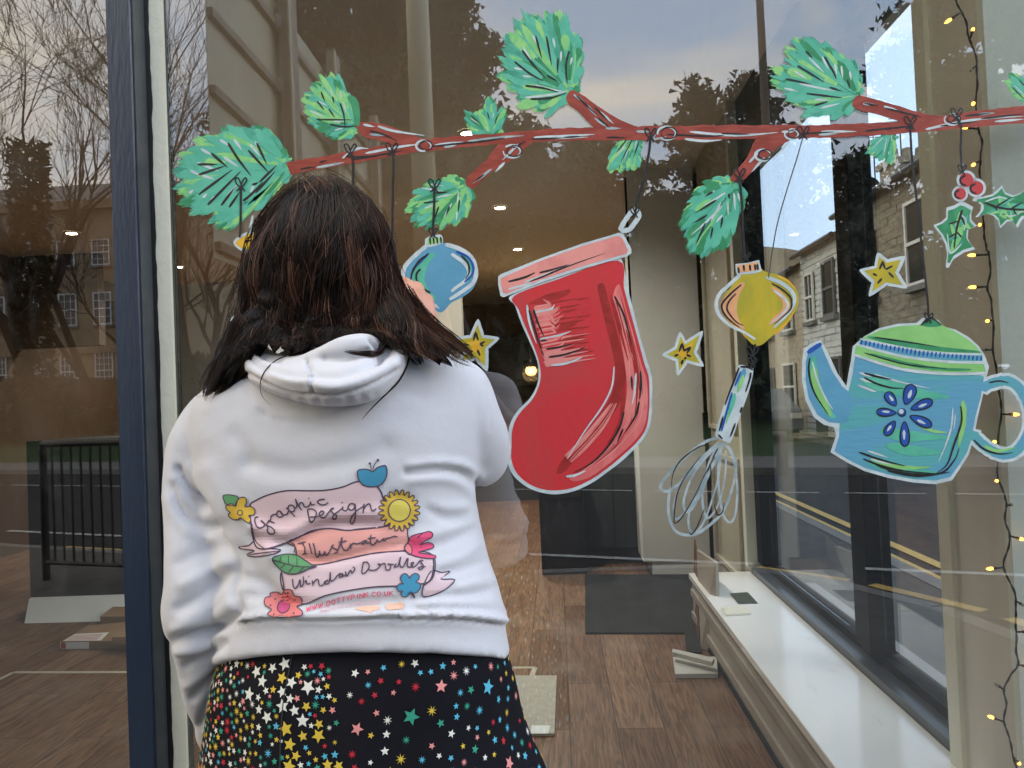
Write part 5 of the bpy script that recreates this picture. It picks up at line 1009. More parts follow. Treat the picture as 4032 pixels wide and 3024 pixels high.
part(t, 'handle', [('s', cF([(1462, 945), (1530, 915), (1610, 905), (1680, 950), (1735, 1060), (1740, 1180), (1690, 1290), (1620, 1340), (1540, 1330), (1460, 1280), (1402, 1220)]), 62, 1.2, P_white, 1, 1), ('s', cF([(1462, 945), (1530, 915), (1610, 905), (1680, 950), (1735, 1060), (1740, 1180), (1690, 1290), (1620, 1340), (1540, 1330), (1460, 1280), (1402, 1220)]), 38, 1.8, P_tealblue, 1, 1), ('s', cF([(1500, 915), (1560, 905), (1615, 915)]), 7, 2.4, P_blk), ('s', cF([(1410, 1255), (1470, 1310), (1560, 1338), (1640, 1330)]), 8, 2.4, P_blk), ('s', cF([(1470, 1290), (1550, 1320), (1650, 1300)]), 12, 2.2, P_lgreen, .5, .3)])
strk = [('s', cF(q), w_, 3 + .05 * i, m_, .5, .2) for i, (q, w_, m_) in enumerate([
    ([(1345, 1030), (1345, 1150), (1320, 1290)], 26, P_lgreen), ([(790, 1390), (900, 1420), (1050, 1440), (1200, 1450)], 26, P_teal), ([(800, 1370), (930, 1410), (1060, 1420), (1150, 1415)], 16, P_lgreen), ([(870, 1200), (1000, 1230), (1240, 1240)], 46, P_teal), ([(900, 1290), (1050, 1320), (1210, 1330)], 40, P_teal), ([(760, 900), (900, 940), (1080, 980), (1250, 1000)], 50, P_teal), ([(1100, 1180), (1180, 1205), (1250, 1210)], 12, P_lgreen),
    ([(730, 855), (800, 880)], 9, P_white), ([(735, 890), (800, 915)], 9, P_white), ([(722, 930), (800, 960), (830, 968)], 9, P_white), ([(820, 865), (950, 905), (1150, 950)], 7, P_white), ([(1285, 1065), (1275, 1180), (1240, 1290), (1200, 1385)], 7, P_white), ([(1300, 1100), (1290, 1200)], 5, P_white), ([(780, 1320), (900, 1360)], 8, P_white), ([(800, 1370), (930, 1405)], 7, P_white)])]
part(t, 'colour_strokes', strk)
part(t, 'black_detail', [('s', cF(q), 8, 4.6, P_blk, .7, .3) for q in ([(760, 858), (850, 882), (920, 895)], [(760, 885), (830, 920), (920, 945), (990, 948)], [(1332, 1055), (1335, 1150), (1290, 1290), (1250, 1400), (1190, 1450)], [(730, 1328), (850, 1370), (1000, 1410)], [(755, 1368), (850, 1405), (1000, 1440), (1190, 1455)], [(830, 1405), (980, 1450), (1200, 1455), (1290, 1380), (1322, 1305)], [(900, 1440), (1080, 1470), (1270, 1445)])])
pet = [((1005, 1040), (1045, 930), 34, (1005, 985)), ((945, 1050), (890, 975), 26, 0), ((1040, 1070), (1160, 1025), 26, 0), ((945, 1095), (835, 1088), 22, 0), ((1035, 1115), (1155, 1170), 26, 0), ((940, 1145), (885, 1225), 24, 0), ((998, 1150), (1000, 1290), 26, 0)]
k = MB()
for (a, b2_, w_, _) in pet:
    dx, dy = b2_[0] - a[0], b2_[1] - a[1]; l = math.hypot(dx, dy); nx, ny = -dy / l, dx / l
    def el(s, o=0): return [(a[0] + dx * (.5 - .5 * s * math.cos(q)) , a[1] + dy * (.5 - .5 * s * math.cos(q))) for q in [0]]
    def ell(s, ws): return [(a[0] + dx * .5 + dx * .5 * s * math.cos(q) + nx * ws * math.sin(q) * (1 + .3 * math.cos(q)), a[1] + dy * .5 + dy * .5 * s * math.cos(q) + ny * ws * math.sin(q) * (1 + .3 * math.cos(q))) for q in [i * PI / 7 for i in range(14)]]
    fillp(k, cF(ell(1.1, w_ + 5)), 5, P_blk); fillp(k, cF(ell(.98, w_ - 4)), 5.4, P_royal)
    stroke(k, cF([(a[0] + dx * .35 + nx * 4, a[1] + dy * .35 + ny * 4), (a[0] + dx * .72 + nx * 4, a[1] + dy * .72 + ny * 4)]), w_ * .42, 5.8, P_white, .6, .5)
def circ(x, y, r_, n_=14): return [(x + r_ * math.cos(i * 2 * PI / n_), y + r_ * math.sin(i * 2 * PI / n_)) for i in range(n_)]
fillp(k, cF(circ(982, 1092, 26)), 5, P_blk); fillp(k, cF(circ(980, 1089, 21)), 5.4, P_royal); fillp(k, cF(circ(978, 1086, 15)), 5.8, P_white)
k.build('daisy', None, t)

# holly -------------------------------------------------------------------------------------
t = thing('painted_holly', gpt(cH([(560, 450)])[0], 0), 'painted holly with three red berries and two green leaves at the right', 'painted ornament')
l1_ = [(500, 640), (560, 655), (665, 715), (640, 790), (640, 880), (710, 960), (600, 1010), (590, 1120), (620, 1180), (690, 1265), (540, 1310), (400, 1400), (340, 1510), (305, 1500), (325, 1330), (300, 1200), (240, 1080), (140, 955), (240, 910), (310, 850), (315, 720), (420, 690)]
l2_ = [(660, 600), (800, 575), (900, 550), (970, 500), (1035, 430), (1080, 520), (1190, 565), (1290, 530), (1420, 450), (1560, 600), (1600, 720), (1500, 820), (1330, 850), (1290, 900), (1245, 985), (1180, 900), (1110, 900), (1015, 995), (990, 890), (930, 830), (850, 800), (690, 850), (760, 760), (765, 690), (720, 640), (655, 635)]
def shrink(p, s): cx = sum(q[0] for q in p) / len(p); cy = sum(q[1] for q in p) / len(p); return [(cx + (a - cx) * s, cy + (b2 - cy) * s) for a, b2 in p]
for lf, veins, seed in ((l1_, [[(520, 755), (480, 880), (440, 1040), (415, 1250)], [(350, 935), (470, 895)], [(515, 850), (555, 945)], [(355, 1110), (430, 1060)], [(455, 1045), (515, 1112)]], 1),
                        (l2_, [[(815, 655), (960, 710), (1120, 740), (1330, 750), (1480, 740)], [(960, 710), (1150, 595)], [(940, 705), (980, 760)], [(1160, 735), (1310, 650)], [(1190, 755), (1230, 815)]], 2)):
    prng.seed(60 + seed); k = MB(); fillp(k, cH(lf), 1, P_white, False); fillp(k, cH(shrink(lf, .87)), 1.6, P_green, False)
    cx = sum(q[0] for q in lf) / len(lf); cy = sum(q[1] for q in lf) / len(lf)
    for i in range(16):
        a = prng.choice(shrink(lf, .62)); stroke(k, cH([(cx + prng.gauss(0, 30), cy + prng.gauss(0, 60)), a]), prng.uniform(10, 22), 2 + .03 * i, prng.choice([P_teal, P_teal2, P_lime, P_lgreen]), .6, .4)
    for q in ([shrink(lf, .6)[i] for i in (0, 3, 6)], [shrink(lf, .6)[i] for i in (10, 13, 16)]): stroke(k, cH(q), 6, 2.9, P_white, .6, .5)
    k = k.build('leaf', None, t); v = MB()
    for q in veins: stroke(v, cH(q), 9 if len(q) > 2 else 7, 3.3, P_blk, .9, .6)
    v.build('veins', None, k)
for (x, y, r_, s_) in ((572, 360, 92, 1), (705, 465, 92, 1), (492, 540, 78, 1)):
    k = MB(); fillp(k, cH(circ(x, y, r_ * 1.36)), 4 + .0, P_white); fillp(k, cH(circ(x, y, r_)), 4.6, pm_r if False else P_red)
    stroke(k, cH([(x - 10, y - r_ * .6), (x - r_ * .78, y - r_ * .2), (x - r_ * .7, y + r_ * .5), (x, y + r_ * .78)]), 9, 5.2, P_blk, .6, .6); k.build('berry', None, t)

# the ornament mostly hidden by her hair -------------------------------------------------------
cX = crop(750, 800, 1.8433)
t = thing('painted_bird', gpt(cX([(450, 500)])[0], 0), 'white outlined painted figure with a yellow tip, mostly hidden behind her hair', 'painted ornament')
part(t, 'yellow_tip', [('f', cX([(312, 285), (350, 240), (430, 208), (560, 230), (560, 350), (400, 352), (345, 330)]), 1, P_white), ('f', cX([(328, 285), (380, 245), (440, 222), (560, 240), (550, 330), (410, 335), (360, 320)]), 2, P_gold), ('s', cX([(392, 282), (450, 268)]), 8, 3, P_blk)])
part(t, 'figure_body', [('s', cX([(452, 90), (432, 200), (420, 300), (402, 445)]), 10, .6, P_white), ('f', cX([(290, 840), (350, 820), (420, 900), (520, 1300), (300, 1310), (160, 1310), (165, 1200), (215, 1070), (260, 1000), (290, 930)]), 1, P_white), ('f', cX([(220, 1110), (265, 1090), (290, 1160), (240, 1230)]), 1.6, P_blue), ('f', cX([(290, 855), (345, 850), (345, 890), (290, 895)]), 1.8, P_royal), ('s', cX([(300, 870), (325, 860)]), 9, 2.4, P_white), ('s', cX([(215, 1075), (160, 1300)]), 6, 2.2, P_grey), ('s', cX([(300, 1000), (220, 1200), (190, 1280)]), 14, 2.2, P_grey)])

# fairy lights hanging inside the main window ---------------------------------------------------
M_cable = mat('dark_cable', (0.012, 0.014, 0.013), .5); M_bulb = emit('fairy_bulb', (1.0, .42, .06), 5); M_soff = mat('bulb_clear', (0.35, .3, .2), .3)
YL = 0.035
cK = crop(2900, 0, 1.659)
cJ = crop(2900, 2000, 1.62)
mains = cK([(1440, -80), (1445, 20), (1475, 85), (1500, 180), (1525, 260), (1560, 330), (1565, 430), (1567, 560), (1570, 690), (1585, 840), (1597, 940), (1592, 1040), (1597, 1120), (1605, 1300), (1606, 1460), (1625, 1560), (1640, 1650)]) + cF([(1490, 120), (1505, 240), (1495, 345), (1515, 430), (1518, 550), (1522, 720), (1550, 850), (1555, 960), (1568, 1060), (1560, 1200), (1560, 1350), (1550, 1480), (1590, 1590), (1605, 1650)]) + cJ([(1720, 100), (1740, 175), (1722, 280), (1708, 380), (1740, 460), (1775, 570), (1780, 680), (1792, 790), (1782, 900), (1788, 1000), (1745, 1080), (1712, 1165), (1716, 1260), (1700, 1362), (1742, 1450), (1765, 1580), (1800, 1700)])
pts = [atY(x, y, YL) for x, y in mains]
# keep in order downwards
pts.sort(key=lambda p: -p.z)
pts = [p + Vector((0, 0.004 * math.sin(i * 1.7), 0)) for i, p in enumerate(pts)]
t = thing('fairy_lights', pts[0], 'string of amber fairy lights on dark cable hanging beside the pale pillar', 'fairy lights')
sp = smooth_path(pts, 4)
MB().tube(sp, 0.0017, 6).tube([p + Vector((0.0022 * math.cos(i * 1.1), 0.0022 * math.sin(i * 1.1), 0)) for i, p in enumerate(sp)], 0.0013, 5).build('cable', M_cable, t, smooth=True)
bulbs = [(c, a, b_, on) for c, a, b_, on in (
    (cK, (1475, 75), (1378, 140), 1), (cK, (1528, 250), (1545, 190), 1), (cK, (1562, 430), (1530, 462), 0), (cK, (1568, 640), (1545, 680), 1), (cK, (1582, 842), (1484, 832), 1), (cK, (1590, 1050), (1545, 1078), 1), (cK, (1606, 1470), (1588, 1468), 1),
    (cF, (1492, 155), (1392, 158), 1), (cF, (1496, 345), (1396, 348), 1), (cF, (1518, 545), (1488, 549), 1), (cF, (1522, 720), (1455, 718), 0), (cF, (1566, 1102), (1662, 1104), 1), (cF, (1560, 1272), (1530, 1266), 1), (cF, (1550, 1475), (1545, 1500), 1), (cF, (1604, 1645), (1636, 1638), 0),
    (cJ, (1742, 178), (1822, 200), 1), (cJ, (1708, 380), (1612, 388), 1), (cJ, (1776, 590), (1828, 620), 0), (cJ, (1790, 792), (1850, 788), 1), (cJ, (1786, 1000), (1850, 1008), 1), (cJ, (1712, 1165), (1655, 1122), 0), (cJ, (1700, 1362), (1618, 1332), 1), (cJ, (1768, 1590), (1805, 1632), 1))]
for c, a, b_, on in bulbs:
    pa, pb = atY(*c([a])[0], YL), atY(*c([b_])[0], YL - .006); d = (pb - pa); ln = d.length; d.normalize()
    st = MB().tube([pa, pa.lerp(pb, .75)], 0.0022, 6).tube([pa.lerp(pb, .55), pa.lerp(pb, .8)], .0032, 7).build('socket', M_cable, t, smooth=True)
    MB().tube([pa.lerp(pb, .78), pa.lerp(pb, .95), pa.lerp(pb, 1.08), pa.lerp(pb, 1.2)], [.0032, .0038, .0030, .0006], 8).build('bulb', M_bulb if on else M_soff, st, smooth=True)
# ================================================================= THE WOMAN PAINTING
D1 = 1597.0
def rad(px, Y): return px * (Y - CAM.y) / D1
def loft_rows(mb, rows, n=48, ex=2.3, m=None):
    """rows of (y_px, left_px, right_px, Yc, half depth): closed loft of super-ellipses"""
    R0 = []; rows = smooth_rows(rows, 5)
    vs = []
    for (y, a, b, Yc, sd) in rows:
        p, q = oY(a, y, Yc), oY(b, y, Yc); c = (p + q) / 2; h = (q - p) / 2
        for k in range(n):
            w = 2 * PI * k / n; cx, sx_ = math.cos(w), math.sin(w)
            ux = math.copysign(abs(cx) ** (2 / ex), cx); uy = math.copysign(abs(sx_) ** (2 / ex), sx_)
            P0 = c + h * ux; f_ = (P0.y + sd * uy - CAM.y) / (P0.y - CAM.y); f_ = 1 + (f_ - 1) * (1 if uy < 0 else .35)
            vs.append(Vector((P0.x, P0.y + sd * uy, CAM.z + (P0.z - CAM.z) * (f_ if y > 900 else 1 + (f_ - 1) * max(0, (y - 800) / 100)))))
    fs = []
    for i in range(len(rows) - 1):
        for k in range(n): fs.append((i * n + k, i * n + (k + 1) % n, (i + 1) * n + (k + 1) % n, (i + 1) * n + k))
    fs += [tuple(range(n - 1, -1, -1)), tuple(range((len(rows) - 1) * n, len(rows) * n))]
    mb.add(vs, fs, m)
def smooth_rows(rows, k):
    out = []; n = len(rows)
    for i in range(n - 1):
        a, b, c, d = rows[max(0, i - 1)], rows[i], rows[i + 1], rows[min(n - 1, i + 2)]
        for j in range(k):
            t = j / k; out.append(tuple(0.5 * (2 * b[q] + (c[q] - a[q]) * t + (2 * a[q] - 5 * b[q] + 4 * c[q] - d[q]) * t * t + (3 * b[q] - a[q] - 3 * c[q] + d[q]) * t ** 3) for q in range(len(b))))
    out.append(rows[-1]); return out
def limb(mb, pts, n=20, sq=1.0):
    """pts (x, y, Y, r_px)"""
    rows = smooth_rows(pts, 6); P = [oY(a, b, c) for a, b, c, r_ in rows]; rs = [rad(r_, c) for a, b, c, r_ in rows]
    # round ends
    mb.tube(P, rs, n); ball(mb, P[0], rs[0]); ball(mb, P[-1], rs[-1])
def ball(mb, c, r_, s=(1, 1, 1), n=16):
    vs = []; fs = []; m_ = n // 2
    for i in range(m_ + 1):
        for k in range(n):
            a = PI * i / m_; w = 2 * PI * k / n; vs.append(Vector((c[0] + r_ * s[0] * math.sin(a) * math.cos(w), c[1] + r_ * s[1] * math.sin(a) * math.sin(w), c[2] + r_ * s[2] * math.cos(a))))
    for i in range(m_):
        for k in range(n): fs.append((i * n + k, (i + 1) * n + k, (i + 1) * n + (k + 1) % n, i * n + (k + 1) % n))
    mb.add(vs, fs)
def fuse(mb, name, voxel, smooth, m, parent=None):
    o = mb.build(name, m); r_ = o.modifiers.new('r', 'REMESH'); r_.mode = 'VOXEL'; r_.voxel_size = voxel; r_.use_smooth_shade = True
    s_ = o.modifiers.new('s', 'SMOOTH'); s_.iterations = smooth; s_.factor = .6
    bpy.context.view_layer.update(); dg = bpy.context.evaluated_depsgraph_get(); me = bpy.data.meshes.new_from_object(o.evaluated_get(dg))
    o.modifiers.clear(); o.data = me; me.materials.clear(); me.materials.append(m); me.polygons.foreach_set('use_smooth', [True] * len(me.polygons)); me.update()
    if parent: o.parent = parent; o.matrix_parent_inverse = Matrix.Translation(-parent.location)
    return o
def cloth(name, c, c2, bs=700, bump=.18):
    m = mat(name, c, .85, c2, 3, bump=0); n, l = m.node_tree.nodes, m.node_tree.links; b = n['Principled BSDF']
    b.inputs['Sheen Weight'].default_value = .25; b.inputs['Sheen Roughness'].default_value = .6
    t = n.new('ShaderNodeTexCoord'); z = n.new('ShaderNodeTexNoise'); z.inputs['Scale'].default_value = bs; z.inputs['Detail'].default_value = 2
    z2 = n.new('ShaderNodeTexNoise'); z2.inputs['Scale'].default_value = 26; z2.inputs['Detail'].default_value = 3; z2.inputs['Distortion'].default_value = 0
    q = n.new('ShaderNodeBump'); q.inputs['Strength'].default_value = bump; q.inputs['Distance'].default_value = .0028
    q2 = n.new('ShaderNodeBump'); q2.inputs['Strength'].default_value = .14; q2.inputs['Distance'].default_value = .012
    l.new(t.outputs['Object'], z.inputs['Vector']); l.new(t.outputs['Object'], z2.inputs['Vector']); l.new(z.outputs['Fac'], q.inputs['Height']); l.new(z2.outputs['Fac'], q2.inputs['Height'])
    l.new(q2.outputs[0], q.inputs['Normal']); l.new(q.outputs[0], b.inputs['Normal'])
    return m
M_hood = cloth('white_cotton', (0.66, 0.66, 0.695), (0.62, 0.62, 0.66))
M_skirt = cloth('black_jersey', (0.006, 0.006, 0.009), (0.009, 0.009, 0.013), 500, .1)
M_skirt.node_tree.nodes['Principled BSDF'].inputs['Sheen Weight'].default_value = 0; M_skirt.node_tree.nodes['Principled BSDF'].inputs['Specular IOR Level'].default_value = .15
M_skin = mat('skin', (0.62, 0.30, 0.20), .5, (0.70, 0.36, 0.26), 22, bump=.12, bscale=160)
M_skin.node_tree.nodes['Principled BSDF'].inputs['Subsurface Weight'].default_value = .12
M_skin.node_tree.nodes['Principled BSDF'].inputs['Subsurface Scale'].default_value = .01
base = oY(760, 1500, -.42)
WO = thing('person', (base.x, -.42, 0), 'woman seen from behind in a white hoodie and black star print skirt, painting the window', 'person')

# body ---------------------------------------------------------------------------------
bm_ = MB()
hc = oY(706, 545, -.405)
ball(bm_, hc, 1, (.074, .092, .108), 24); ball(bm_, hc + Vector((0, .03, -.05)), 1, (.058, .066, .075), 20)
ball(bm_, hc + Vector((0, .093, -.022)), .014, (1, 1.2, 1.5), 12)                       # nose
ball(bm_, hc + Vector((0, .082, -.062)), .02, (1.2, .7, .45), 12); ball(bm_, hc + Vector((0, .075, -.095)), .022, (1, .9, .8), 12)
for s_ in (-1, 1): ball(bm_, hc + Vector((s_ * .076, .0, -.02)), .022, (.35, .7, 1.2), 12)
limb(bm_, [(706, 620, -.40, 70), (706, 700, -.42, 72), (715, 790, -.43, 90)])
loft_rows(bm_, [(780, 600, 900, -.43, .06), (830, 510, 985, -.43, .085), (900, 510, 985, -.42, .09), (1050, 520, 985, -.41, .09), (1200, 530, 1010, -.41, .10), (1350, 515, 1065, -.42, .13), (1500, 505, 1085, -.42, .14), (1600, 505, 1095, -.42, .135), (1700, 510, 1090, -.42, .12)])
limb(bm_, [(500, 900, -.42, 44), (450, 1000, -.43, 34), (420, 1150, -.445, 28), (428, 1300, -.45, 30), (438, 1420, -.41, 28), (446, 1530, -.34, 25), (470, 1600, -.29, 20)])
limb(bm_, [(960, 860, -.43, 52), (1010, 930, -.37, 46), (1045, 955, -.26, 38), (1005, 880, -.17, 33), (960, 800, -.13, 27), (925, 728, -.105, 25)])
# right hand: palm and five fingers closed round the brush
def fing(pts): limb(bm_, pts, 12)
for kx, ky, kY, wx_ in ((862, 622, -.085, 900), (883, 612, -.095, 908), (906, 620, -.10, 918), (926, 644, -.098, 930)):
    fing([(wx_, 722, -.105, 17), ((kx + wx_) / 2, (ky + 722) / 2 + 4, -.112, 16.5), (kx, ky + 6, kY - .002, 12.5)])
fing([(880, 690, -.10, 24), (905, 675, -.105, 24), (920, 690, -.105, 22)])
fing([(862, 622, -.085, 10), (850, 612, -.055, 8.6), (842, 632, -.030, 7.8), (846, 652, -.018, 6.8)])
fing([(883, 612, -.095, 10.5), (866, 606, -.060, 8.8), (852, 636, -.032, 7.8), (850, 664, -.024, 6.8)])
fing([(906, 620, -.10, 10), (892, 616, -.062, 8.6), (872, 648, -.035, 7.6), (862, 678, -.028, 6.6)])
fing([(926, 644, -.098, 9), (915, 640, -.066, 7.6), (894, 666, -.042, 6.6), (880, 690, -.035, 6.0)])
fing([(892, 706, -.095, 14), (866, 690, -.075, 11.5), (850, 668, -.050, 9.5), (845, 650, -.030, 8)])
# left hand hanging in front of the hip
fing([(470, 1600, -.29, 21), (482, 1640, -.27, 25), (492, 1680, -.25, 24)])
for i, (fx, ln) in enumerate(((470, 66), (482, 78), (495, 82), (508, 72))): fing([(fx + 6, 1680, -.25, 9.5), (fx + 10, 1680 + ln * .5, -.235, 8.6), (fx + 18, 1680 + ln, -.215, 6.8)])
fing([(476, 1635, -.255, 12), (500, 1665, -.235, 10.5), (515, 1700, -.225, 8.5)])
for s_ in (-1, 1):
    hx = base.x + .02 + s_ * .095
    bm_.tube([(hx, -.42, .62), (hx, -.41, .48), (hx, -.43, .30), (hx, -.42, .11)], [.085, .062, .056, .038], 18); bm_.tube([(hx, -.46, .06), (hx, -.36, .05), (hx + .01 * s_, -.22, .035)], [.036, .042, .03], 14)
body = fuse(bm_, 'body', .0044, 4, M_skin, WO)
ring = MB(); rc = atY(*crop(1500, 1050, 3.6875)([(392, 335)])[0], -.112)
ring.tube([rc + Vector((.0085 * math.cos(a), .004 - .008 * math.sin(a), .0025 * math.cos(a))) for a in [i * PI / 8 for i in range(9)]], .0009, 6)
tag(ring.build('ring', mat('silver', (.7, .68, .6), .2, metal=1), WO))
br = MB(); b0, b1 = oY(866, 668, -.055), oY(880, 628, -.004)
br.tube([b0 + (b0 - b1) * 1.4, b0, b1], [.003, .0042, .0038], 10)
tag(br.build('paint_marker', mat('marker_white', (.6, .6, .6), .4)), 'paint marker held in her raised right hand against the glass', 'marker')
for s_ in (-1, 1):
    hx = base.x + .02 + s_ * .095
    k = MB().tube([(hx, -.42, .26), (hx, -.42, .10), (hx, -.43, .06)], [.062, .056, .058], 16); k.tube([(hx, -.48, .05), (hx, -.40, .055), (hx + .01 * s_, -.27, .045), (hx + .012 * s_, -.19, .03)], [.042, .05, .046, .03], 16)
    k.box((hx - .04, -.50, .0), (hx + .045, -.19, .018)); k.build('boot', M_darkm, WO, smooth=True)

# hoodie ------------------------------------------------------------------------------
hb_ = MB()
loft_rows(hb_, [(745, 640, 810, -.43, .06), (768, 600, 975, -.43, .072), (788, 528, 1022, -.43, .085), (812, 480, 1046, -.43, .097), (842, 448, 1054, -.43, .108), (880, 425, 1052, -.43, .12), (940, 425, 1045, -.43, .132), (1000, 440, 1035, -.43, .138), (1060, 455, 1024, -.43, .14), (1130, 462, 1036, -.42, .148), (1200, 480, 1052, -.42, .158), (1260, 492, 1072, -.42, .165), (1305, 492, 1086, -.42, .172), (1338, 492, 1098, -.42, .176), (1352, 497, 1092, -.42, .172), (1380, 494, 1095, -.42, .173), (1405, 490, 1100, -.42, .175), (1428, 486, 1104, -.42, .176)], 56)
limb(hb_, [(470, 905, -.43, 70), (432, 960, -.435, 68), (415, 1030, -.445, 60), (410, 1110, -.46, 55), (420, 1190, -.475, 62), (430, 1265, -.48, 73), (428, 1330, -.47, 74), (434, 1395, -.45, 60), (442, 1450, -.42, 53), (447, 1505, -.385, 49), (460, 1550, -.35, 40), (470, 1592, -.315, 41), (480, 1622, -.295, 28)], 26)
limb(hb_, [(985, 850, -.43, 78), (1002, 900, -.42, 78), (1023, 950, -.385, 77), (1032, 985, -.34, 68), (1046, 958, -.26, 56), (1020, 900, -.20, 46), (985, 838, -.15, 38), (955, 785, -.12, 31)], 26)
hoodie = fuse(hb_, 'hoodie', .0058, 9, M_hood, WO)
cG = crop(600, 1600, 1.4747); c0 = crop(0, 2000, 1.62)
def to_ov(pts): return [(a / K, b / K) for a, b in pts]
folds = []
def fold(pts, amp, w, c=cG): folds.append((to_ov(c(pts)), amp * .001, w))
# armhole and sleeve folds, left
fold([(150, 370), (190, 440), (260, 520), (330, 600), (350, 690)], -12.0, 10); fold([(215, 360), (280, 430), (350, 540), (390, 640)], 4.3, 14); fold([(130, 430), (170, 520), (250, 600), (310, 640)], 4.3, 9)
cZ = crop(551, 1772, 1.325)
fold([(380, 410), (440, 500), (500, 620), (492, 740), (530, 840)], -9, 9, cZ)
fold([(170, 180), (200, 290), (270, 370), (370, 410)], -7, 8, cZ); fold([(150, 250), (190, 350), (270, 430), (360, 460)], 4, 12, cZ)
fold([(200, 590), (300, 540), (420, 500)], -4, 14, cZ); fold([(230, 700), (340, 640), (470, 570)], 6, 15, cZ); fold([(200, 830), (320, 760), (400, 690), (470, 640)], -7, 12, cZ); fold([(240, 880), (350, 830), (470, 740)], 6, 14, cZ)
fold([(175, 1000), (280, 965), (400, 935), (495, 870)], -13, 11, cZ); fold([(190, 930), (300, 900), (420, 850), (490, 790)], 6, 13, cZ); fold([(200, 1050), (320, 1030), (430, 960)], 7, 11, cZ)
fold([(240, 1130), (330, 1080), (440, 1010)], -6, 10, cZ); fold([(250, 1230), (330, 1170), (420, 1080)], 5, 11, cZ); fold([(270, 1300), (350, 1220), (420, 1150)], -7, 9, cZ); fold([(310, 1440), (350, 1350), (410, 1250)], -7, 8, cZ); fold([(370, 1500), (390, 1400), (420, 1330)], 5, 9, cZ)
# right side
fold([(1480, 385), (1600, 368), (1720, 368), (1820, 395), (1890, 460)], -9.8, 8); fold([(1500, 350), (1650, 330), (1800, 345), (1900, 400)], 6.0, 11); fold([(1500, 430), (1640, 420), (1760, 440), (1870, 520)], 5.2, 12)
fold([(1400, 520), (1560, 560), (1680, 640), (1800, 660), (1900, 640)], -4.5, 13); fold([(1560, 560), (1700, 590), (1820, 580)], 3.8, 11); fold([(1520, 830), (1680, 800), (1820, 740), (1920, 700)], -4.5, 12); fold([(1560, 760), (1700, 720), (1850, 660)], 3.8, 13)
fold([(1640, 920), (1780, 880), (1900, 800)], 3.8, 11); fold([(1680, 970), (1820, 940), (1950, 890)], -4.5, 10); fold([(1780, 1050), (1900, 1020), (2005, 1000)], 4.5, 9)
fold([(1500, 1120), (1700, 1100), (1880, 1090), (2000, 1050)], -5.2, 8); fold([(1560, 1150), (1780, 1140), (2020, 1140)], 3.8, 8); fold([(1500, 1175), (1760, 1180), (2050, 1200)], -3.8, 7); fold([(1650, 1205), (1880, 1205), (2065, 1240)], 4.5, 7)
# waist roll over the rib band
fold([(495, 1246), (560, 1228), (700, 1220), (1100, 1212), (1500, 1210), (1800, 1216), (2070, 1246)], 9, 8); fold([(490, 1268), (560, 1248), (700, 1238), (1100, 1232), (1500, 1232), (1800, 1240), (2080, 1276)], -9, 4.5)
# back: broad soft folds
fold([(420, 700), (520, 880), (640, 1010), (760, 1180)], -7.5, 22); fold([(330, 380), (420, 560), (460, 760)], 7.5, 26); fold([(560, 330), (800, 370), (1100, 330), (1350, 240)], -5.2, 24); fold([(620, 760), (800, 800), (1000, 700), (1300, 690)], -6.8, 15); fold([(600, 700), (780, 730), (1000, 640), (1300, 620)], 5.2, 14); fold([(540, 640), (640, 760), (700, 870)], 6.0, 14)
fold([(780, 860), (1000, 900), (1300, 830), (1500, 800)], -5.2, 11); fold([(560, 1100), (700, 1120), (1000, 1160), (1400, 1130)], -6.0, 13); fold([(520, 1000), (640, 1040), (760, 1150)], -7.5, 13); fold([(480, 170), (540, 260), (560, 330)], -4.5, 20)
# neck seam and shoulder seams
cDs = crop(700, 700, 1.58)
fold([(430, 1330), (500, 1440), (620, 1500), (740, 1515), (900, 1500), (1050, 1435), (1110, 1400)], -2.6, 2.6, cDs); fold([(1925, 1150), (1935, 1300), (1945, 1450), (1945, 1560)], -2.5, 2.6, cDs)
fold([(1100, 1180), (1300, 1300), (1500, 1340)], -2.5, 20, cDs); fold([(200, 1420), (360, 1330), (480, 1400)], 2.5, 20, cDs)
def seg_dist(px, py, L):
    best = 1e9
    for (ax, ay), (bx, by) in zip(L, L[1:]):
        dx, dy = bx - ax, by - ay; t = max(0, min(1, ((px - ax) * dx + (py - ay) * dy) / (dx * dx + dy * dy + 1e-9)))
        d = (px - ax - t * dx) ** 2 + (py - ay - t * dy) ** 2
        if d < best: best = d; bt = t
    return math.sqrt(best)
def apply_folds(o, folds, off=Vector((0, 0, 0)), nz_amp=.0018):
    me = o.data; fl2 = []
    for L, a, w in folds:
        L = sm2(L, 4) if len(L) > 2 else L; xs = [p[0] for p in L]; ys = [p[1] for p in L]; fl2.append((L, a, w, min(xs) - 3 * w, max(xs) + 3 * w, min(ys) - 3 * w, max(ys) + 3 * w, L[0], L[-1]))
    nrm = [v.normal.copy() for v in me.vertices]; co = [v.co.copy() for v in me.vertices]
    for i, v in enumerate(me.vertices):
        n_ = nrm[i]; c_ = co[i]; d = nz_amp * noise.noise(c_ * 11) + nz_amp * .5 * noise.noise(c_ * 27)
        f = max(0.0, min(1.0, -n_.y * 1.6 + .25))
        if f > 0:
            X, Y_ = proj(c_); X /= K; Y_ /= K
            for L, a, w, x0, x1, y0, y1, e0, e1 in fl2:
                if x0 < X < x1 and y0 < Y_ < y1:
                    s_ = seg_dist(X, Y_, L)
                    if s_ < 3 * w: d += f * a * math.exp(-(s_ / w) ** 2)
        v.co = c_ + n_ * d
    me.update()
apply_folds(hoodie, folds)
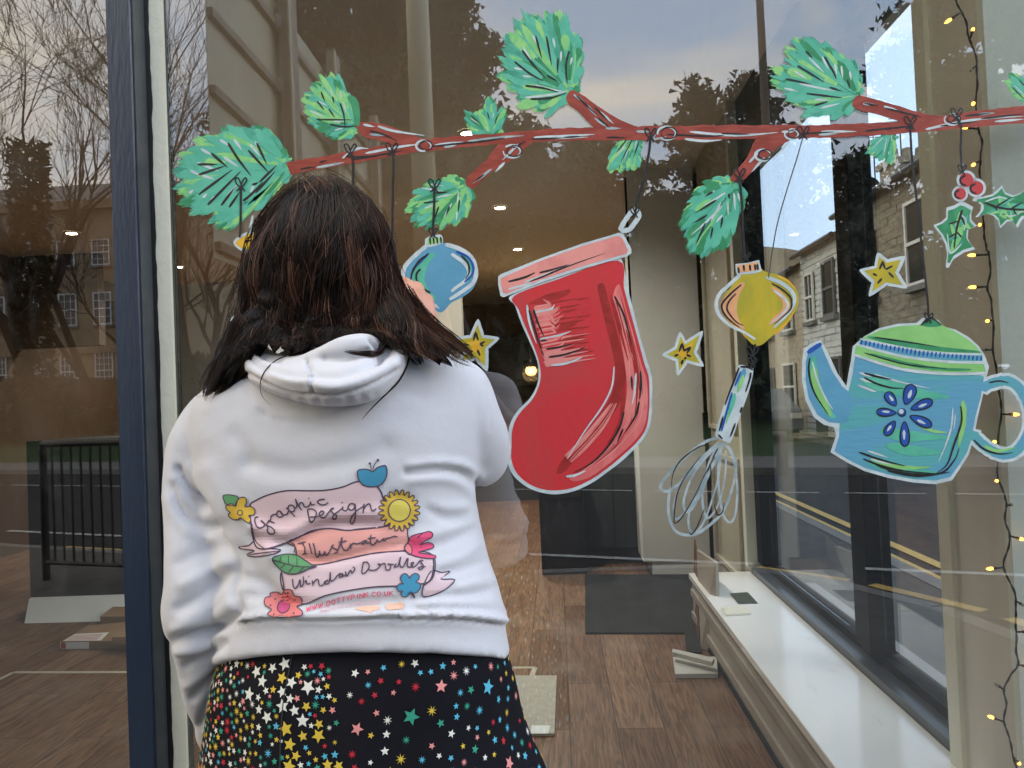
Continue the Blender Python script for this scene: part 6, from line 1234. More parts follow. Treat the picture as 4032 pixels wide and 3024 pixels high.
# lift the hem in the middle as the waistband does
hm = hoodie.data; 
for v in hm.vertices:
    X, Y_ = proj(v.co); X /= K; Y_ /= K
    if Y_ > 1340 and v.co.y < -.33 and 480 < X < 1112:
        u = (X - 486) / 618; lift = 20 * math.sin(max(0, min(1, u)) * PI) ** .7 * min(1, (Y_ - 1340) / 70); v.co.z += rad(lift, v.co.y)
hm.update()

# hood ---------------------------------------------------------------------------------
hs = MB()
HU = [[(566, 742, -.45), (560, 738, -.475), (532, 752, -.505), (523, 790, -.505), (545, 806, -.46), (590, 790, -.42)],
      [(602, 770, -.48), (590, 762, -.505), (556, 786, -.555), (545, 820, -.555), (566, 838, -.50), (620, 815, -.44)],
      [(650, 778, -.505), (642, 768, -.535), (622, 805, -.605), (612, 846, -.60), (628, 862, -.545), (660, 830, -.46)],
      [(706, 770, -.51), (704, 752, -.54), (702, 815, -.625), (706, 862, -.618), (708, 878, -.56), (706, 840, -.47)],
      [(770, 765, -.50), (772, 742, -.53), (786, 802, -.612), (800, 850, -.60), (796, 868, -.545), (760, 830, -.46)],
      [(820, 762, -.475), (830, 738, -.495), (857, 768, -.56), (866, 810, -.55), (856, 832, -.50), (810, 810, -.44)],
      [(832, 735, -.44), (842, 708, -.465), (868, 728, -.505), (884, 776, -.505), (872, 800, -.46), (830, 780, -.42)]]
cols_ = []
for k in range(6):
    cols_.append(smooth_path([oY(*HU[i][k]) for i in range(7)], 8))
nr = len(cols_[0]); rings = []
for i in range(nr): rings.append(smooth_path([cols_[k][i] for k in range(6)], 5, True))
m_ = len(rings[0]); vs = [p for r_ in rings for p in r_]; fs = []
for i in range(nr - 1):
    for k in range(m_): fs.append((i * m_ + k, i * m_ + (k + 1) % m_, (i + 1) * m_ + (k + 1) % m_, (i + 1) * m_ + k))
fs += [tuple(range(m_ - 1, -1, -1)), tuple(range((nr - 1) * m_, nr * m_))]; hs.add(vs, fs)
limb(hs, [(592, 775, -.50, 12), (640, 785, -.545, 16), (690, 772, -.565, 22), (745, 752, -.57, 27), (790, 745, -.56, 26), (815, 756, -.535, 18)], 16)
limb(hs, [(818, 770, -.53, 14), (834, 745, -.515, 19), (848, 722, -.49, 19), (852, 712, -.46, 17)], 16)
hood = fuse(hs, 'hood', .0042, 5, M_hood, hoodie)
hood.matrix_parent_inverse = Matrix.Identity(4)
hood.parent = hoodie
hf = folds; folds = []
fold([(795, 1130), (820, 1180), (832, 1250), (838, 1335)], -6.8, 2.6, cDs); fold([(430, 1215), (560, 1290), (700, 1345), (830, 1352), (1000, 1350), (1200, 1290), (1390, 1180)], -6.0, 3.5, cDs)
fold([(440, 1110), (520, 1180), (640, 1215), (780, 1225)], -6.8, 8, cDs); fold([(560, 1200), (680, 1260), (820, 1270)], 5.1, 8, cDs); fold([(860, 1225), (1000, 1230), (1160, 1180), (1300, 1090)], -7.6, 8, cDs); fold([(900, 1120), (1050, 1120), (1180, 1080)], -6.8, 7, cDs)
fold([(840, 1290), (1000, 1300), (1180, 1250), (1330, 1170)], 5.1, 8, cDs); fold([(1210, 1010), (1260, 1080), (1250, 1140)], -11.9, 6, cDs); fold([(1330, 960), (1380, 1060), (1360, 1160)], 5.1, 10, cDs); fold([(470, 1050), (540, 1110), (640, 1130)], -6.8, 6, cDs)
for q in range(16): fold([(560 + 45 * q, 1352 + 22 * math.sin((q + 2) / 18 * PI)), (566 + 45 * q, 1385 + 26 * math.sin((q + 2) / 18 * PI))], -1.6 if q % 2 else 1.4, 5, cDs)
apply_folds(hood, folds, nz_amp=.001)

# skirt --------------------------------------------------------------------------------
sk_rows = [(1392, 505, 1088, -.42, .155), (1425, 494, 1098, -.42, .162), (1450, 486, 1105, -.42, .170), (1484, 477, 1112, -.42, .176), (1547, 469, 1124, -.42, .182), (1607, 463, 1146, -.42, .19), (1660, 461, 1168, -.42, .20), (1800, 450, 1208, -.42, .22), (1960, 440, 1235, -.42, .235), (2040, 436, 1245, -.42, .24)]
SR = smooth_rows(sk_rows, 5); NS = 96
def skpt(u, w):      # u along rows 0..1, w angle
    i = u * (len(SR) - 1); a = int(min(i, len(SR) - 2)); f = i - a; r_ = [SR[a][k] * (1 - f) + SR[a + 1][k] * f for k in range(5)]
    p, q = oY(r_[1], r_[0], r_[3]), oY(r_[2], r_[0], r_[3]); c = (p + q) / 2; h = (q - p) / 2; cx, sx_ = math.cos(w), math.sin(w); ex = 2.2
    fl_ = 1 + u * .035 * math.sin(w * 7 + 1 + u * 1.2) + u * .02 * math.sin(w * 13 + 2)
    q = c + (h * math.copysign(abs(cx) ** (2 / ex), cx) + Vector((0, r_[4] * math.copysign(abs(sx_) ** (2 / ex), sx_), 0))) * fl_
    f_ = (q.y - CAM.y) / (c.y - CAM.y); q.z = CAM.z + (q.z - CAM.z) * (1 + (f_ - 1) * (1 if sx_ < 0 else .3) * max(0, 1 - u * 1.2)); return q
sk = MB(); NR_ = 60
for i in range(NR_ + 1):
    for k in range(NS): sk.v.append(skpt(i / NR_, 2 * PI * k / NS))
for i in range(NR_):
    for k in range(NS): sk.f.append((i * NS + k, i * NS + (k + 1) % NS, (i + 1) * NS + (k + 1) % NS, (i + 1) * NS + k)); sk.m.append(0)
sk.mats = [M_skirt]
P_ = {k: mat('star_print_' + k, srgb(*v), .8) for k, v in {'white': (226, 226, 216), 'yellow': (214, 184, 62), 'red': (186, 34, 52), 'teal': (48, 150, 124), 'blue': (84, 178, 206), 'pink': (226, 144, 140)}.items()}
rs_ = random.Random(17)
def put_star(u, w, r_, kind, m):
    p = skpt(u, w); a = skpt(u, w + .02) - skpt(u, w - .02); b = skpt(min(1, u + .01), w) - skpt(max(0, u - .01), w); a.normalize(); b = (b - a * b.dot(a)).normalized(); n_ = a.cross(b)
    cen = Vector((base.x + .02, -.42, p.z)); 
    if n_.dot(p - cen) < 0: n_ = -n_
    p = p + n_ * .0012; rot = rs_.uniform(0, 6.28); vs = [p + n_ * .0003]; N_ = 5 if kind == 0 else 8; inn_ = .46 if kind == 0 else .30
    for i in range(2 * N_):
        r2 = r_ * (1 if i % 2 == 0 else inn_); vs.append(p + (a * math.cos(rot + PI * i / N_) + b * math.sin(rot + PI * i / N_)) * r2)
    sk.add(vs, [(0, 1 + i, 1 + (i + 1) % (2 * N_)) for i in range(2 * N_)], m)
placed = []
tries = 0
while len(placed) < 2600 and tries < 60000:
    tries += 1; u = rs_.uniform(.10, .99); w = rs_.uniform(0, 2 * PI); p = skpt(u, w); X, Y_ = proj(p); X = (X - 700) * 1.4747; Y_ = (Y_ - 2400) * 1.4747
    back = math.sin(w) < 0
    seam = 905 + (Y_ - 400) * .09
    leftside = (X < seam) if back else (math.cos(w) < .1)
    dens_ = (.8 if X < 860 else .7) if leftside else (.22 if Y_ < 640 else .42)
    if back and not leftside and X > 1990 + max(0, (Y_ - 600)) * .1: dens_ = .8
    if leftside and 420 < X < 700 and Y_ < 500: dens_ = .35
    if rs_.random() > dens_: continue
    small = rs_.random()
    if leftside:
        band = abs(X - (520 + (620 - Y_) * -.5 + 150)) < 190
        if band and small < .62: r_, kd, cn = rs_.uniform(.0070, .0118), 0, rs_.choice(('white', 'white', 'yellow', 'yellow', 'white'))
        else: r_, kd, cn = rs_.uniform(.0034, .0060), rs_.choice((0, 0, 1)), rs_.choice(('white', 'white', 'yellow', 'yellow', 'red', 'teal', 'blue', 'pink', 'white', 'yellow', 'teal'))
    else:
        if small < .12: r_, kd, cn = rs_.uniform(.0090, .0130), 0, rs_.choice(('blue', 'teal', 'pink'))
        else: r_, kd, cn = rs_.uniform(.0042, .0068), rs_.choice((0, 1)), rs_.choice(('white', 'yellow', 'red', 'blue', 'blue', 'white', 'teal', 'pink'))
    if kd == 1: r_ *= 1.2
    ok = True; fac = .86 if leftside else 1.4
    for q, r2 in placed:
        if (q - p).length < (r_ + r2) * fac: ok = False; break
    if not ok: continue
    placed.append((p, r_)); put_star(u, w, r_, kd, P_[cn])
skirt = sk.build('skirt', M_skirt, WO); skirt.data.polygons.foreach_set('use_smooth', [True] * len(skirt.data.polygons))
sm = MB()
sm.tube([skpt(i / 40, -PI / 2 + (-.27)) + Vector((0, -.0016, 0)) for i in range(41)], .0008, 5); sm.build('back_seam', mat('seam_thread', (.03, .03, .035), .8), skirt)

# ---------------------------------------------------------------- print on the back
bpy.context.view_layer.update()
bvh = BVHTree.FromPolygons([v.co for v in hoodie.data.vertices], [p.vertices[:] for p in hoodie.data.polygons])
bvh_hood = BVHTree.FromPolygons([v.co for v in hood.data.vertices], [p.vertices[:] for p in hood.data.polygons])
def onback(p, layer=0):
    d = ray(p[0], p[1]).normalized(); h, n_, i_, ds = bvh.ray_cast(CAM, d)
    if h is None: return CAM + d * 1.1
    return h - d * (.0011 + .00022 * layer)
M_ink = mat('print_ink', srgb(84, 70, 88), .8); M_b1 = mat('print_pale_pink', srgb(228, 204, 210), .85, srgb(222, 192, 196), 9); M_b2 = mat('print_coral', srgb(230, 168, 158), .85, srgb(222, 156, 148), 9)
M_pgr = mat('print_green', srgb(98, 158, 106), .85); M_pye = mat('print_yellow', srgb(214, 178, 66), .85); M_pye2 = mat('print_light_yellow', srgb(216, 200, 92), .85); M_pbl = mat('print_blue', srgb(66, 146, 180), .85)
M_phot = mat('print_hot_pink', srgb(228, 84, 124), .85); M_prose = mat('print_rose', srgb(220, 128, 126), .85); M_pmag = mat('print_magenta', srgb(200, 84, 130), .85); M_ptxt = mat('print_pink_letters', srgb(232, 104, 130), .85); M_ptxt2 = mat('print_faint_letters', srgb(228, 184, 194), .85); M_pea = mat('peach_smudge', srgb(232, 190, 166), .85)
def region(mb, pts, layer, m, sp=11, smooth=True):
    if smooth: pts = sm2(pts, 4, True)
    n_ = len(pts); xs = [p[0] for p in pts]; ys = [p[1] for p in pts]
    vs = [Vector(p) for p in pts]; ed = [(i, (i + 1) % n_) for i in range(n_)]
    x = min(xs) + sp
    while x < max(xs):
        y = min(ys) + sp
        while y < max(ys):
            if seg_dist(x, y, pts + pts[:1]) > sp * .5: vs.append(Vector((x, y)))
            y += sp
        x += sp
    V2, E2, F2, *_ = delaunay_2d_cdt(vs, ed, [], 1, 1e-4)
    mb.add([onback((v.x, v.y), layer) for v in V2], [tuple(f) for f in F2], m)
def ink(mb, pts, w=6, m=None, closed=False, layer=6, n=7): stroke(mb, pts, w, layer, m or M_ink, 1, .9, n, closed, .06, onback)
pr = MB(); prng.seed(4)
c1 = crop(960, 1900, 3.687); c2_ = crop(1100, 2080, 3.403); c3 = crop(1360, 1760, 3.95); c4 = crop(860, 1920, 5.185)
def area(c, pts, layer, m, line=6, smooth=True):
    region(pr, c(pts), layer, m, 11, smooth)
    if line: ink(pr, c(pts), line, None, True, layer + 1, 5 if smooth else 3)
area(cG, [(500, 818), (560, 808), (590, 785), (640, 820), (745, 832), (700, 858), (600, 874), (548, 862), (592, 838), (545, 832)], 0, M_b1, 5, False)
area(cG, [(1620, 955), (1680, 965), (1730, 958), (1675, 1002), (1757, 1006), (1700, 1065), (1610, 1102), (1568, 1098), (1575, 1040)], 0, M_b1, 5, False)
area(cG, [(750, 960), (850, 968), (935, 925), (1020, 912), (1150, 882), (1300, 852), (1465, 840), (1605, 850), (1632, 900), (1625, 980), (1600, 1020), (1545, 1032), (1450, 1042), (1300, 1047), (1150, 1067), (1000, 1100), (870, 1148), (765, 1080)], 1, M_b1, 5)
area(cG, [(785, 788), (860, 755), (960, 717), (1030, 709), (1130, 720), (1300, 705), (1400, 690), (1475, 695), (1482, 740), (1488, 800), (1465, 836), (1300, 850), (1150, 880), (1020, 910), (930, 920), (838, 900), (835, 860), (828, 815)], 2, M_b2, 5)
area(cG, [(565, 578), (600, 547), (680, 512), (780, 490), (900, 490), (1000, 488), (1100, 470), (1200, 436), (1300, 462), (1340, 530), (1362, 610), (1362, 690), (1200, 712), (1130, 720), (1030, 709), (930, 722), (860, 755), (780, 790), (700, 818), (640, 828), (600, 812), (580, 740), (570, 660)], 3, M_b1, 6)
ink(pr, cG([(578, 680), (584, 740), (605, 790), (650, 826)]), 4); ink(pr, cG([(1310, 470), (1330, 500), (1342, 545)]), 5); ink(pr, cG([(750, 965), (757, 1010), (765, 1070)]), 5); ink(pr, cG([(1640, 880), (1642, 940), (1625, 1000), (1580, 1040)]), 5)
ink(pr, cG([(795, 785), (825, 805), (822, 850)]), 4); ink(pr, cG([(560, 862), (640, 850), (740, 838)]), 4)
area(c3, [(200, 360), (300, 345), (380, 360), (425, 380), (500, 320), (570, 295), (630, 295), (648, 400), (620, 500), (560, 580), (470, 615), (350, 615), (260, 580), (205, 500), (190, 430)], 5, M_pbl, 5, False)
ink(pr, c3([(400, 350), (395, 300), (382, 262)]), 4); ink(pr, c3([(425, 352), (455, 270), (505, 208)]), 4); region(pr, c3(circ(380, 257, 20)), 6, M_ink, 20); region(pr, c3(circ(505, 206, 22)), 6, M_ink, 20)
sf = []
for i in range(80):
    a = 2 * PI * i / 80; r_ = 240 + 82 * abs(math.sin(a * 10)) ** .8; sf.append((840 + r_ * math.cos(a), 985 + r_ * math.sin(a)))
area(c3, sf, 6, M_pye, 4, False); area(c3, circ(840, 985, 170, 24), 8, M_pye2, 4)
area(c4, [(95, 165), (200, 145), (320, 160), (405, 200), (380, 300), (340, 370), (170, 350), (110, 260)], 5, M_pgr, 4)
area(c4, [(350, 390), (360, 310), (420, 225), (500, 195), (560, 225), (572, 300), (540, 392), (640, 382), (720, 420), (748, 490), (715, 560), (620, 570), (660, 640), (640, 705), (590, 712), (500, 650), (440, 615), (390, 650), (300, 650), (220, 600), (205, 540), (238, 512), (165, 440), (150, 380), (220, 335), (300, 340)], 6.5, M_pye, 4)
area(c4, circ(440, 512, 50), 8, M_pye, 4)
area(c2_, [(1725, 190), (1760, 115), (1850, 78), (1930, 60), (2010, 42), (2055, 72), (2040, 125), (1960, 165), (1890, 220), (1990, 190), (2062, 218), (2060, 262), (1960, 292), (1865, 322), (2000, 345), (2092, 368), (2080, 400), (1980, 402), (1860, 382), (1765, 350), (1690, 300), (1680, 240)], 6, M_phot, 4)
area(c2_, [(1680, 270), (1705, 215), (1745, 215), (1778, 280), (1762, 348), (1705, 312)], 8, M_prose, 4); ink(pr, c2_([(1930, 62), (1890, 90), (1850, 130)]), 4, None, False, 8)
area(c2_, [(1745, 668), (1715, 622), (1665, 608), (1625, 655), (1640, 720), (1662, 745), (1610, 745), (1578, 790), (1600, 840), (1650, 842), (1628, 880), (1660, 917), (1722, 908), (1748, 855), (1790, 872), (1850, 852), (1892, 790), (1880, 738), (1830, 720), (1868, 680), (1870, 628), (1820, 604), (1770, 630)], 6, M_pbl, 4)
ink(pr, c2_([(1765, 850), (1790, 890), (1812, 930)]), 8)
area(cG, [(695, 885), (760, 860), (830, 862), (880, 890), (930, 922), (950, 930), (900, 945), (850, 968), (790, 972), (740, 945)], 6, M_pgr, 5)
ink(pr, cG([(700, 890), (760, 910), (850, 930), (940, 930)]), 4, None, False, 8)
for a, b2 in (((740, 905), (745, 870)), ((790, 915), (790, 866)), ((840, 925), (838, 870)), ((770, 915), (745, 940)), ((820, 926), (790, 965)), ((880, 932), (850, 962))): ink(pr, cG([a, b2]), 3.5, None, False, 8)
area(cG, [(750, 1092), (765, 1068), (805, 1066), (822, 1098), (858, 1108), (868, 1145), (838, 1162), (868, 1188), (866, 1212), (810, 1222), (740, 1224), (690, 1218), (668, 1205), (690, 1178), (652, 1150), (655, 1112), (684, 1102), (684, 1085), (720, 1078)], 6, M_prose, 4)
area(cG, [(727, 1180), (735, 1140), (768, 1122), (796, 1140), (790, 1180), (755, 1200)], 8, M_pmag, 4)
for q in ((785, 1083), (828, 1125), (820, 1200), (705, 1208), (686, 1155), (712, 1118)): region(pr, cG(circ(q[0], q[1], 5, 6)), 8, M_ink, 20)
TX1 = [[(205, 500), (170, 505), (160, 560), (190, 640), (240, 660), (290, 635), (300, 595), (250, 550), (300, 600), (345, 640), (340, 700), (370, 745), (430, 745), (445, 700), (400, 650), (335, 615), (355, 565), (368, 545)], [(352, 560), (400, 570), (445, 588)], [(385, 560), (395, 495), (430, 465), (480, 462)], [(540, 425), (505, 412), (475, 450), (500, 497), (550, 497), (562, 462), (530, 425), (560, 465), (620, 462), (655, 400)],
       [(618, 365), (660, 410), (742, 492)], [(645, 400), (650, 340), (700, 328), (737, 370), (725, 415), (685, 422), (655, 400)], [(737, 385), (770, 335), (750, 240), (785, 320), (838, 402)], [(795, 350), (820, 295), (855, 300), (880, 350), (925, 352), (958, 320), (966, 280), (985, 322), (1030, 316)], [(1172, 242), (1105, 250), (1068, 282), (1110, 318), (1170, 322), (1225, 290)], [(940, 228), (950, 232)],
       [(925, 390), (935, 470), (962, 565), (995, 570), (1030, 520), (1052, 440), (1005, 388), (925, 385)], [(960, 500), (1060, 492), (1130, 470), (1162, 430), (1125, 414), (1095, 460), (1130, 507), (1182, 500), (1240, 420), (1305, 370), (1258, 392), (1290, 440), (1345, 480), (1330, 532), (1288, 520), (1302, 470), (1355, 430), (1425, 378), (1436, 350), (1440, 395), (1482, 410), (1515, 370)], [(1422, 288), (1432, 292)],
       [(1605, 312), (1548, 308), (1515, 360), (1550, 402), (1598, 380), (1615, 312), (1622, 420), (1610, 540), (1572, 602), (1545, 560), (1580, 480), (1650, 402), (1735, 345)], [(1745, 310), (1740, 370), (1733, 442)], [(1738, 390), (1785, 325), (1828, 312), (1848, 380), (1880, 412), (1922, 375)],
       [(785, 885), (895, 862)], [(842, 875), (882, 945), (880, 1030)], [(850, 1042), (915, 1026)], [(945, 880), (965, 950), (985, 1032)], [(1005, 880), (1030, 960), (1042, 1050), (1075, 1082), (1100, 1020), (1095, 992), (1115, 1052), (1158, 1050), (1175, 1000), (1188, 1050), (1222, 1040), (1282, 930), (1305, 902), (1272, 935), (1340, 970), (1357, 1010), (1308, 1026)], [(1355, 1000), (1400, 890), (1425, 798), (1415, 900), (1450, 970), (1500, 982), (1548, 905)], [(1378, 872), (1490, 845)],
       [(1550, 885), (1552, 965)], [(1555, 925), (1590, 880), (1640, 890), (1700, 872)], [(1765, 838), (1710, 870), (1740, 892), (1780, 842), (1792, 882), (1832, 862)], [(1847, 762), (1838, 850), (1865, 907), (1912, 880), (1937, 832), (1960, 862), (2002, 840)], [(1800, 812), (1915, 800)], [(2045, 808), (2008, 830), (2050, 842), (2072, 810), (2112, 805), (2160, 788), (2190, 778), (2230, 790)]]
for s in TX1: ink(pr, c1(s), 5.4, None, False, 8)
TX2 = [[(175, 680), (185, 770), (210, 808), (250, 760), (275, 690), (285, 782), (322, 740), (318, 645)], [(345, 725), (357, 700), (375, 748), (412, 735)], [(388, 645), (396, 648)], [(440, 700), (450, 775)], [(448, 745), (490, 690), (520, 692), (532, 752), (565, 770), (620, 720), (655, 692), (603, 720), (622, 747), (668, 722), (682, 590), (688, 700), (732, 690), (790, 622), (812, 657), (852, 640), (842, 608), (800, 612), (872, 637), (890, 600)],
       [(885, 578), (905, 642), (952, 562), (972, 602), (1012, 542), (985, 518)], [(1125, 460), (1112, 530), (1108, 602), (1155, 592), (1202, 520), (1180, 458), (1118, 455)], [(1185, 545), (1230, 560), (1295, 556), (1352, 502), (1322, 478), (1372, 482), (1412, 472), (1432, 552), (1480, 552), (1492, 490), (1450, 478), (1532, 484)], [(1565, 472), (1545, 516), (1592, 500), (1626, 385), (1612, 480), (1655, 522), (1722, 402), (1716, 500), (1762, 520), (1800, 462), (1768, 470), (1782, 517), (1832, 500), (1890, 430), (1928, 438)],
       [(1885, 440), (1915, 480), (1932, 520), (1892, 552), (1868, 530), (1900, 515), (1962, 515)]]
for s in TX2: ink(pr, c2_(s), 5.2, None, False, 8)
FONT = {'W': [[(0, 1), (.25, 0), (.5, .8), (.75, 0), (1, 1)]], 'D': [[(0, 0), (0, 1), (.5, 1), (.9, .7), (.9, .3), (.5, 0), (0, 0)]], 'O': [[(.5, 0), (.1, .2), (0, .5), (.1, .8), (.5, 1), (.9, .8), (1, .5), (.9, .2), (.5, 0)]], 'T': [[(0, 1), (1, 1)], [(.5, 1), (.5, 0)]], 'Y': [[(0, 1), (.5, .5), (1, 1)], [(.5, .5), (.5, 0)]],
        'P': [[(0, 0), (0, 1), (.6, 1), (.85, .75), (.6, .5), (0, .5)]], 'I': [[(.5, 0), (.5, 1)]], 'N': [[(0, 0), (0, 1), (1, 0), (1, 1)]], 'K': [[(0, 0), (0, 1)], [(.9, 1), (0, .45)], [(.3, .6), (.95, 0)]], 'C': [[(.9, .85), (.5, 1), (.1, .75), (0, .5), (.1, .25), (.5, 0), (.9, .15)]], 'U': [[(0, 1), (0, .25), (.45, 0), (.9, .25), (.9, 1)]], '.': [[(.35, .02), (.6, .02)]],
        'E': [[(.9, 1), (0, 1), (0, 0), (.9, 0)], [(0, .5), (.8, .5)]], 'S': [[(.9, .85), (.5, 1), (.1, .75), (.85, .3), (.5, 0), (.05, .15)]], 'G': [[(.9, .85), (.5, 1), (.1, .75), (0, .5), (.1, .2), (.5, 0), (.95, .15), (.95, .45), (.6, .45)]]}
def polyline(mb, pts, w, m, layer):
    for a, b2 in zip(pts, pts[1:]): stroke(mb, [a, b2], w, layer, m, 1, 1, 7, False, 0, onback)
def yat(x, tb):
    for (a, b2), (c, d) in zip(tb, tb[1:]):
        if x <= c: return b2 + (d - b2) * (x - a) / (c - a)
    return tb[-1][1]
def write(txt, x0, x1, tb, h, w, m, wid):
    tot = sum(wid.get(ch, 1) for ch in txt); x = x0; u_ = (x1 - x0) / tot
    for ch in txt:
        cw_ = wid.get(ch, 1) * u_; y0 = yat(x + cw_ / 2, tb); sl2 = (yat(x + cw_, tb) - yat(x, tb)) / cw_
        for s in FONT[ch]: polyline(pr, c2_([(x + a * cw_ * .74, y0 - b2 * h + sl2 * (a - .5) * cw_) for a, b2 in s]), w, m, 5)
        x += cw_
write('WWW.DOTTYPINK.CO.UK', 362, 1540, [(360, 1120), (500, 1080), (650, 1040), (950, 962), (1200, 918), (1560, 902)], 62, 4.0, M_ptxt, {'W': 1.2, '.': .5, 'I': .7, 'O': 1.0})
write('DOTTYPINKDESIGNS', 552, 1375, [(550, 1128), (700, 1105), (900, 1060), (1100, 1025), (1375, 998)], 36, 2.6, M_ptxt2, {'I': .55})
region(pr, c2_([(1010, 1080), (1100, 1045), (1300, 1035), (1350, 1055), (1320, 1090), (1250, 1105), (1220, 1135), (1180, 1120), (1100, 1100)]), 2, M_pea); region(pr, c2_([(1430, 1020), (1560, 1000), (1660, 1000), (1670, 1070), (1560, 1085), (1450, 1090)]), 2, M_pea)
pr.build('printed_graphic', None, hoodie)

# ---------------------------------------------------------------- hair
Yh = -.525
G = [[(664, 410, .10), (612, 446, .10), (566, 506, .10), (547, 570, .105), (526, 645, .10), (512, 712, .085), (484, 784, .05), (448, 854, .02)],
     [(674, 406, .095), (624, 442, .06), (588, 504, .045), (556, 570, .04), (545, 650, .045), (530, 715, .04), (496, 782, .012), (454, 850, -.005)],
     [(685, 402, .09), (644, 436, .035), (615, 500, .010), (600, 570, .008), (592, 645, .015), (582, 690, .01), (572, 722, -.0), (556, 752, -.012)],
     [(696, 400, .088), (670, 434, .02), (655, 500, -.008), (645, 570, -.012), (640, 650, .0), (636, 700, .01), (632, 740, -.005), (622, 765, -.02)],
     [(706, 399, .087), (708, 432, .016), (706, 500, -.015), (702, 570, -.018), (700, 640, -.005), (700, 690, .01), (702, 725, .01), (700, 748, .005)],
     [(716, 400, .088), (742, 434, .018), (758, 500, -.010), (768, 570, -.015), (778, 640, -.01), (788, 690, -.005), (798, 722, -.01), (806, 742, -.02)],
     [(726, 403, .09), (770, 440, .03), (800, 500, .006), (816, 570, .003), (832, 635, .0), (852, 690, -.012), (874, 735, -.02), (893, 772, -.03)],
     [(738, 407, .095), (792, 448, .06), (824, 508, .045), (838, 570, .042), (860, 628, .03), (886, 680, .01), (920, 735, -.015), (955, 784, -.03)],
     [(748, 411, .10), (803, 460, .10), (834, 518, .105), (845, 572, .11), (856, 614, .10), (882, 660, .075), (944, 724, .03), (1032, 790, -.012)]]
Gp = [[oY(x, y, Yh + dz) for x, y, dz in g_] for g_ in G]
def cr1(P, t):
    n_ = len(P) - 1; i = min(int(t * n_), n_ - 1); f = t * n_ - i; a, b, c, d = P[max(0, i - 1)], P[i], P[i + 1], P[min(n_, i + 2)]
    return 0.5 * ((2 * b) + (c - a) * f + (2 * a - 5 * b + 4 * c - d) * f * f + (3 * b - a - 3 * c + d) * f ** 3)
def HS(u, v): return cr1([cr1(g_, v) for g_ in Gp], u)
def HN(u, v):
    a = HS(min(1, u + .02), v) - HS(max(0, u - .02), v); b = HS(u, min(1, v + .02)) - HS(u, max(0, v - .02)); n_ = a.cross(b)
    if n_.length < 1e-9: return Vector((0, -1, 0))
    n_.normalize(); return n_ if n_.y < 0 else -n_
def hairmat(name, c, r=.42):
    m = mat(name, c, r, spec=.22); b = m.node_tree.nodes['Principled BSDF']; b.inputs['Anisotropic'].default_value = .3; return m
MH = [hairmat('hair_black_brown', (.0045, .003, .0028)), hairmat('hair_dark_brown', (.014, .007, .005)), hairmat('hair_brown', (.045, .020, .013)), hairmat('hair_reddish', (.105, .046, .030)), hairmat('hair_light', (.20, .11, .075))]
hl = MB(); NU, NV = 72, 44
for i in range(NU + 1):
    for j in range(NV + 1):
        u, v = i / NU, j / NV * (.90 + .05 * math.sin(i * 1.9) + .03 * math.sin(i * .7)); bump_ = .004 * math.sin(u * 61 + 2 * math.sin(v * 4)) + .003 * math.sin(u * 137 + v * 5)
        hl.v.append(HS(u, v) - HN(u, v) * (.007 - bump_))
for i in range(NU):
    for j in range(NV): hl.f.append((i * (NV + 1) + j, i * (NV + 1) + j + 1, (i + 1) * (NV + 1) + j + 1, (i + 1) * (NV + 1) + j)); hl.m.append(0)
hl.mats = [MH[0]]
# front side of the hair: cap over the skull and curtains beside the face
def ellip(w, a, s=1.0): return hc + Vector((.096 * s * math.sin(a) * math.cos(w), .004 + .105 * s * math.sin(a) * math.sin(w), .012 + .118 * s * math.cos(a)))
b0 = len(hl.v); n1, n2 = 36, 14
for i in range(n2 + 1):
    for k in range(n1):
        w = 2 * PI * k / n1; front = max(0, math.sin(w)); amax = 1.9 - .95 * front; hl.v.append(ellip(w, .02 + amax * i / n2))
for i in range(n2):
    for k in range(n1): hl.f.append((b0 + i * n1 + k, b0 + (i + 1) * n1 + k, b0 + (i + 1) * n1 + (k + 1) % n1, b0 + i * n1 + (k + 1) % n1)); hl.m.append(0)
hair = hl.build('hair', MH[0], WO, smooth=True)
so_ = hair.modifiers.new('thickness', 'SOLIDIFY'); so_.thickness = .012; so_.offset = -1
hrng = random.Random(31); st_ = MB()
def strand(P, w, m, taper=.25, flat=None):
    vs = []; n_ = len(P)
    for i, p in enumerate(P):
        t = (P[min(i + 1, n_ - 1)] - P[max(i - 1, 0)]); t = t.normalized() if t.length > 1e-9 else Vector((0, 0, -1))
        s = t.cross(flat or Vector((0, -1, 0))); s = s.normalized() if s.length > 1e-6 else Vector((1, 0, 0))
        u = i / (n_ - 1); ww = w * (1 if u < .7 else 1 - (1 - taper) * (u - .7) / .3) * .5
        vs += [p - s * ww, p + s * ww]
    st_.add(vs, [(2 * i, 2 * i + 1, 2 * i + 3, 2 * i + 2) for i in range(n_ - 1)], m)
clumps = []
for k in range(190):
    uc = hrng.random(); redness = .05 + .62 * max(0, min(1, (uc - .55) * 4)) + .30 * math.exp(-((uc - .30) / .07) ** 2)
    clumps.append((uc, hrng.gauss(0, .035), hrng.uniform(0, 50), hrng.uniform(0, .013), hrng.random() < redness, hrng.uniform(.93, 1.0)))
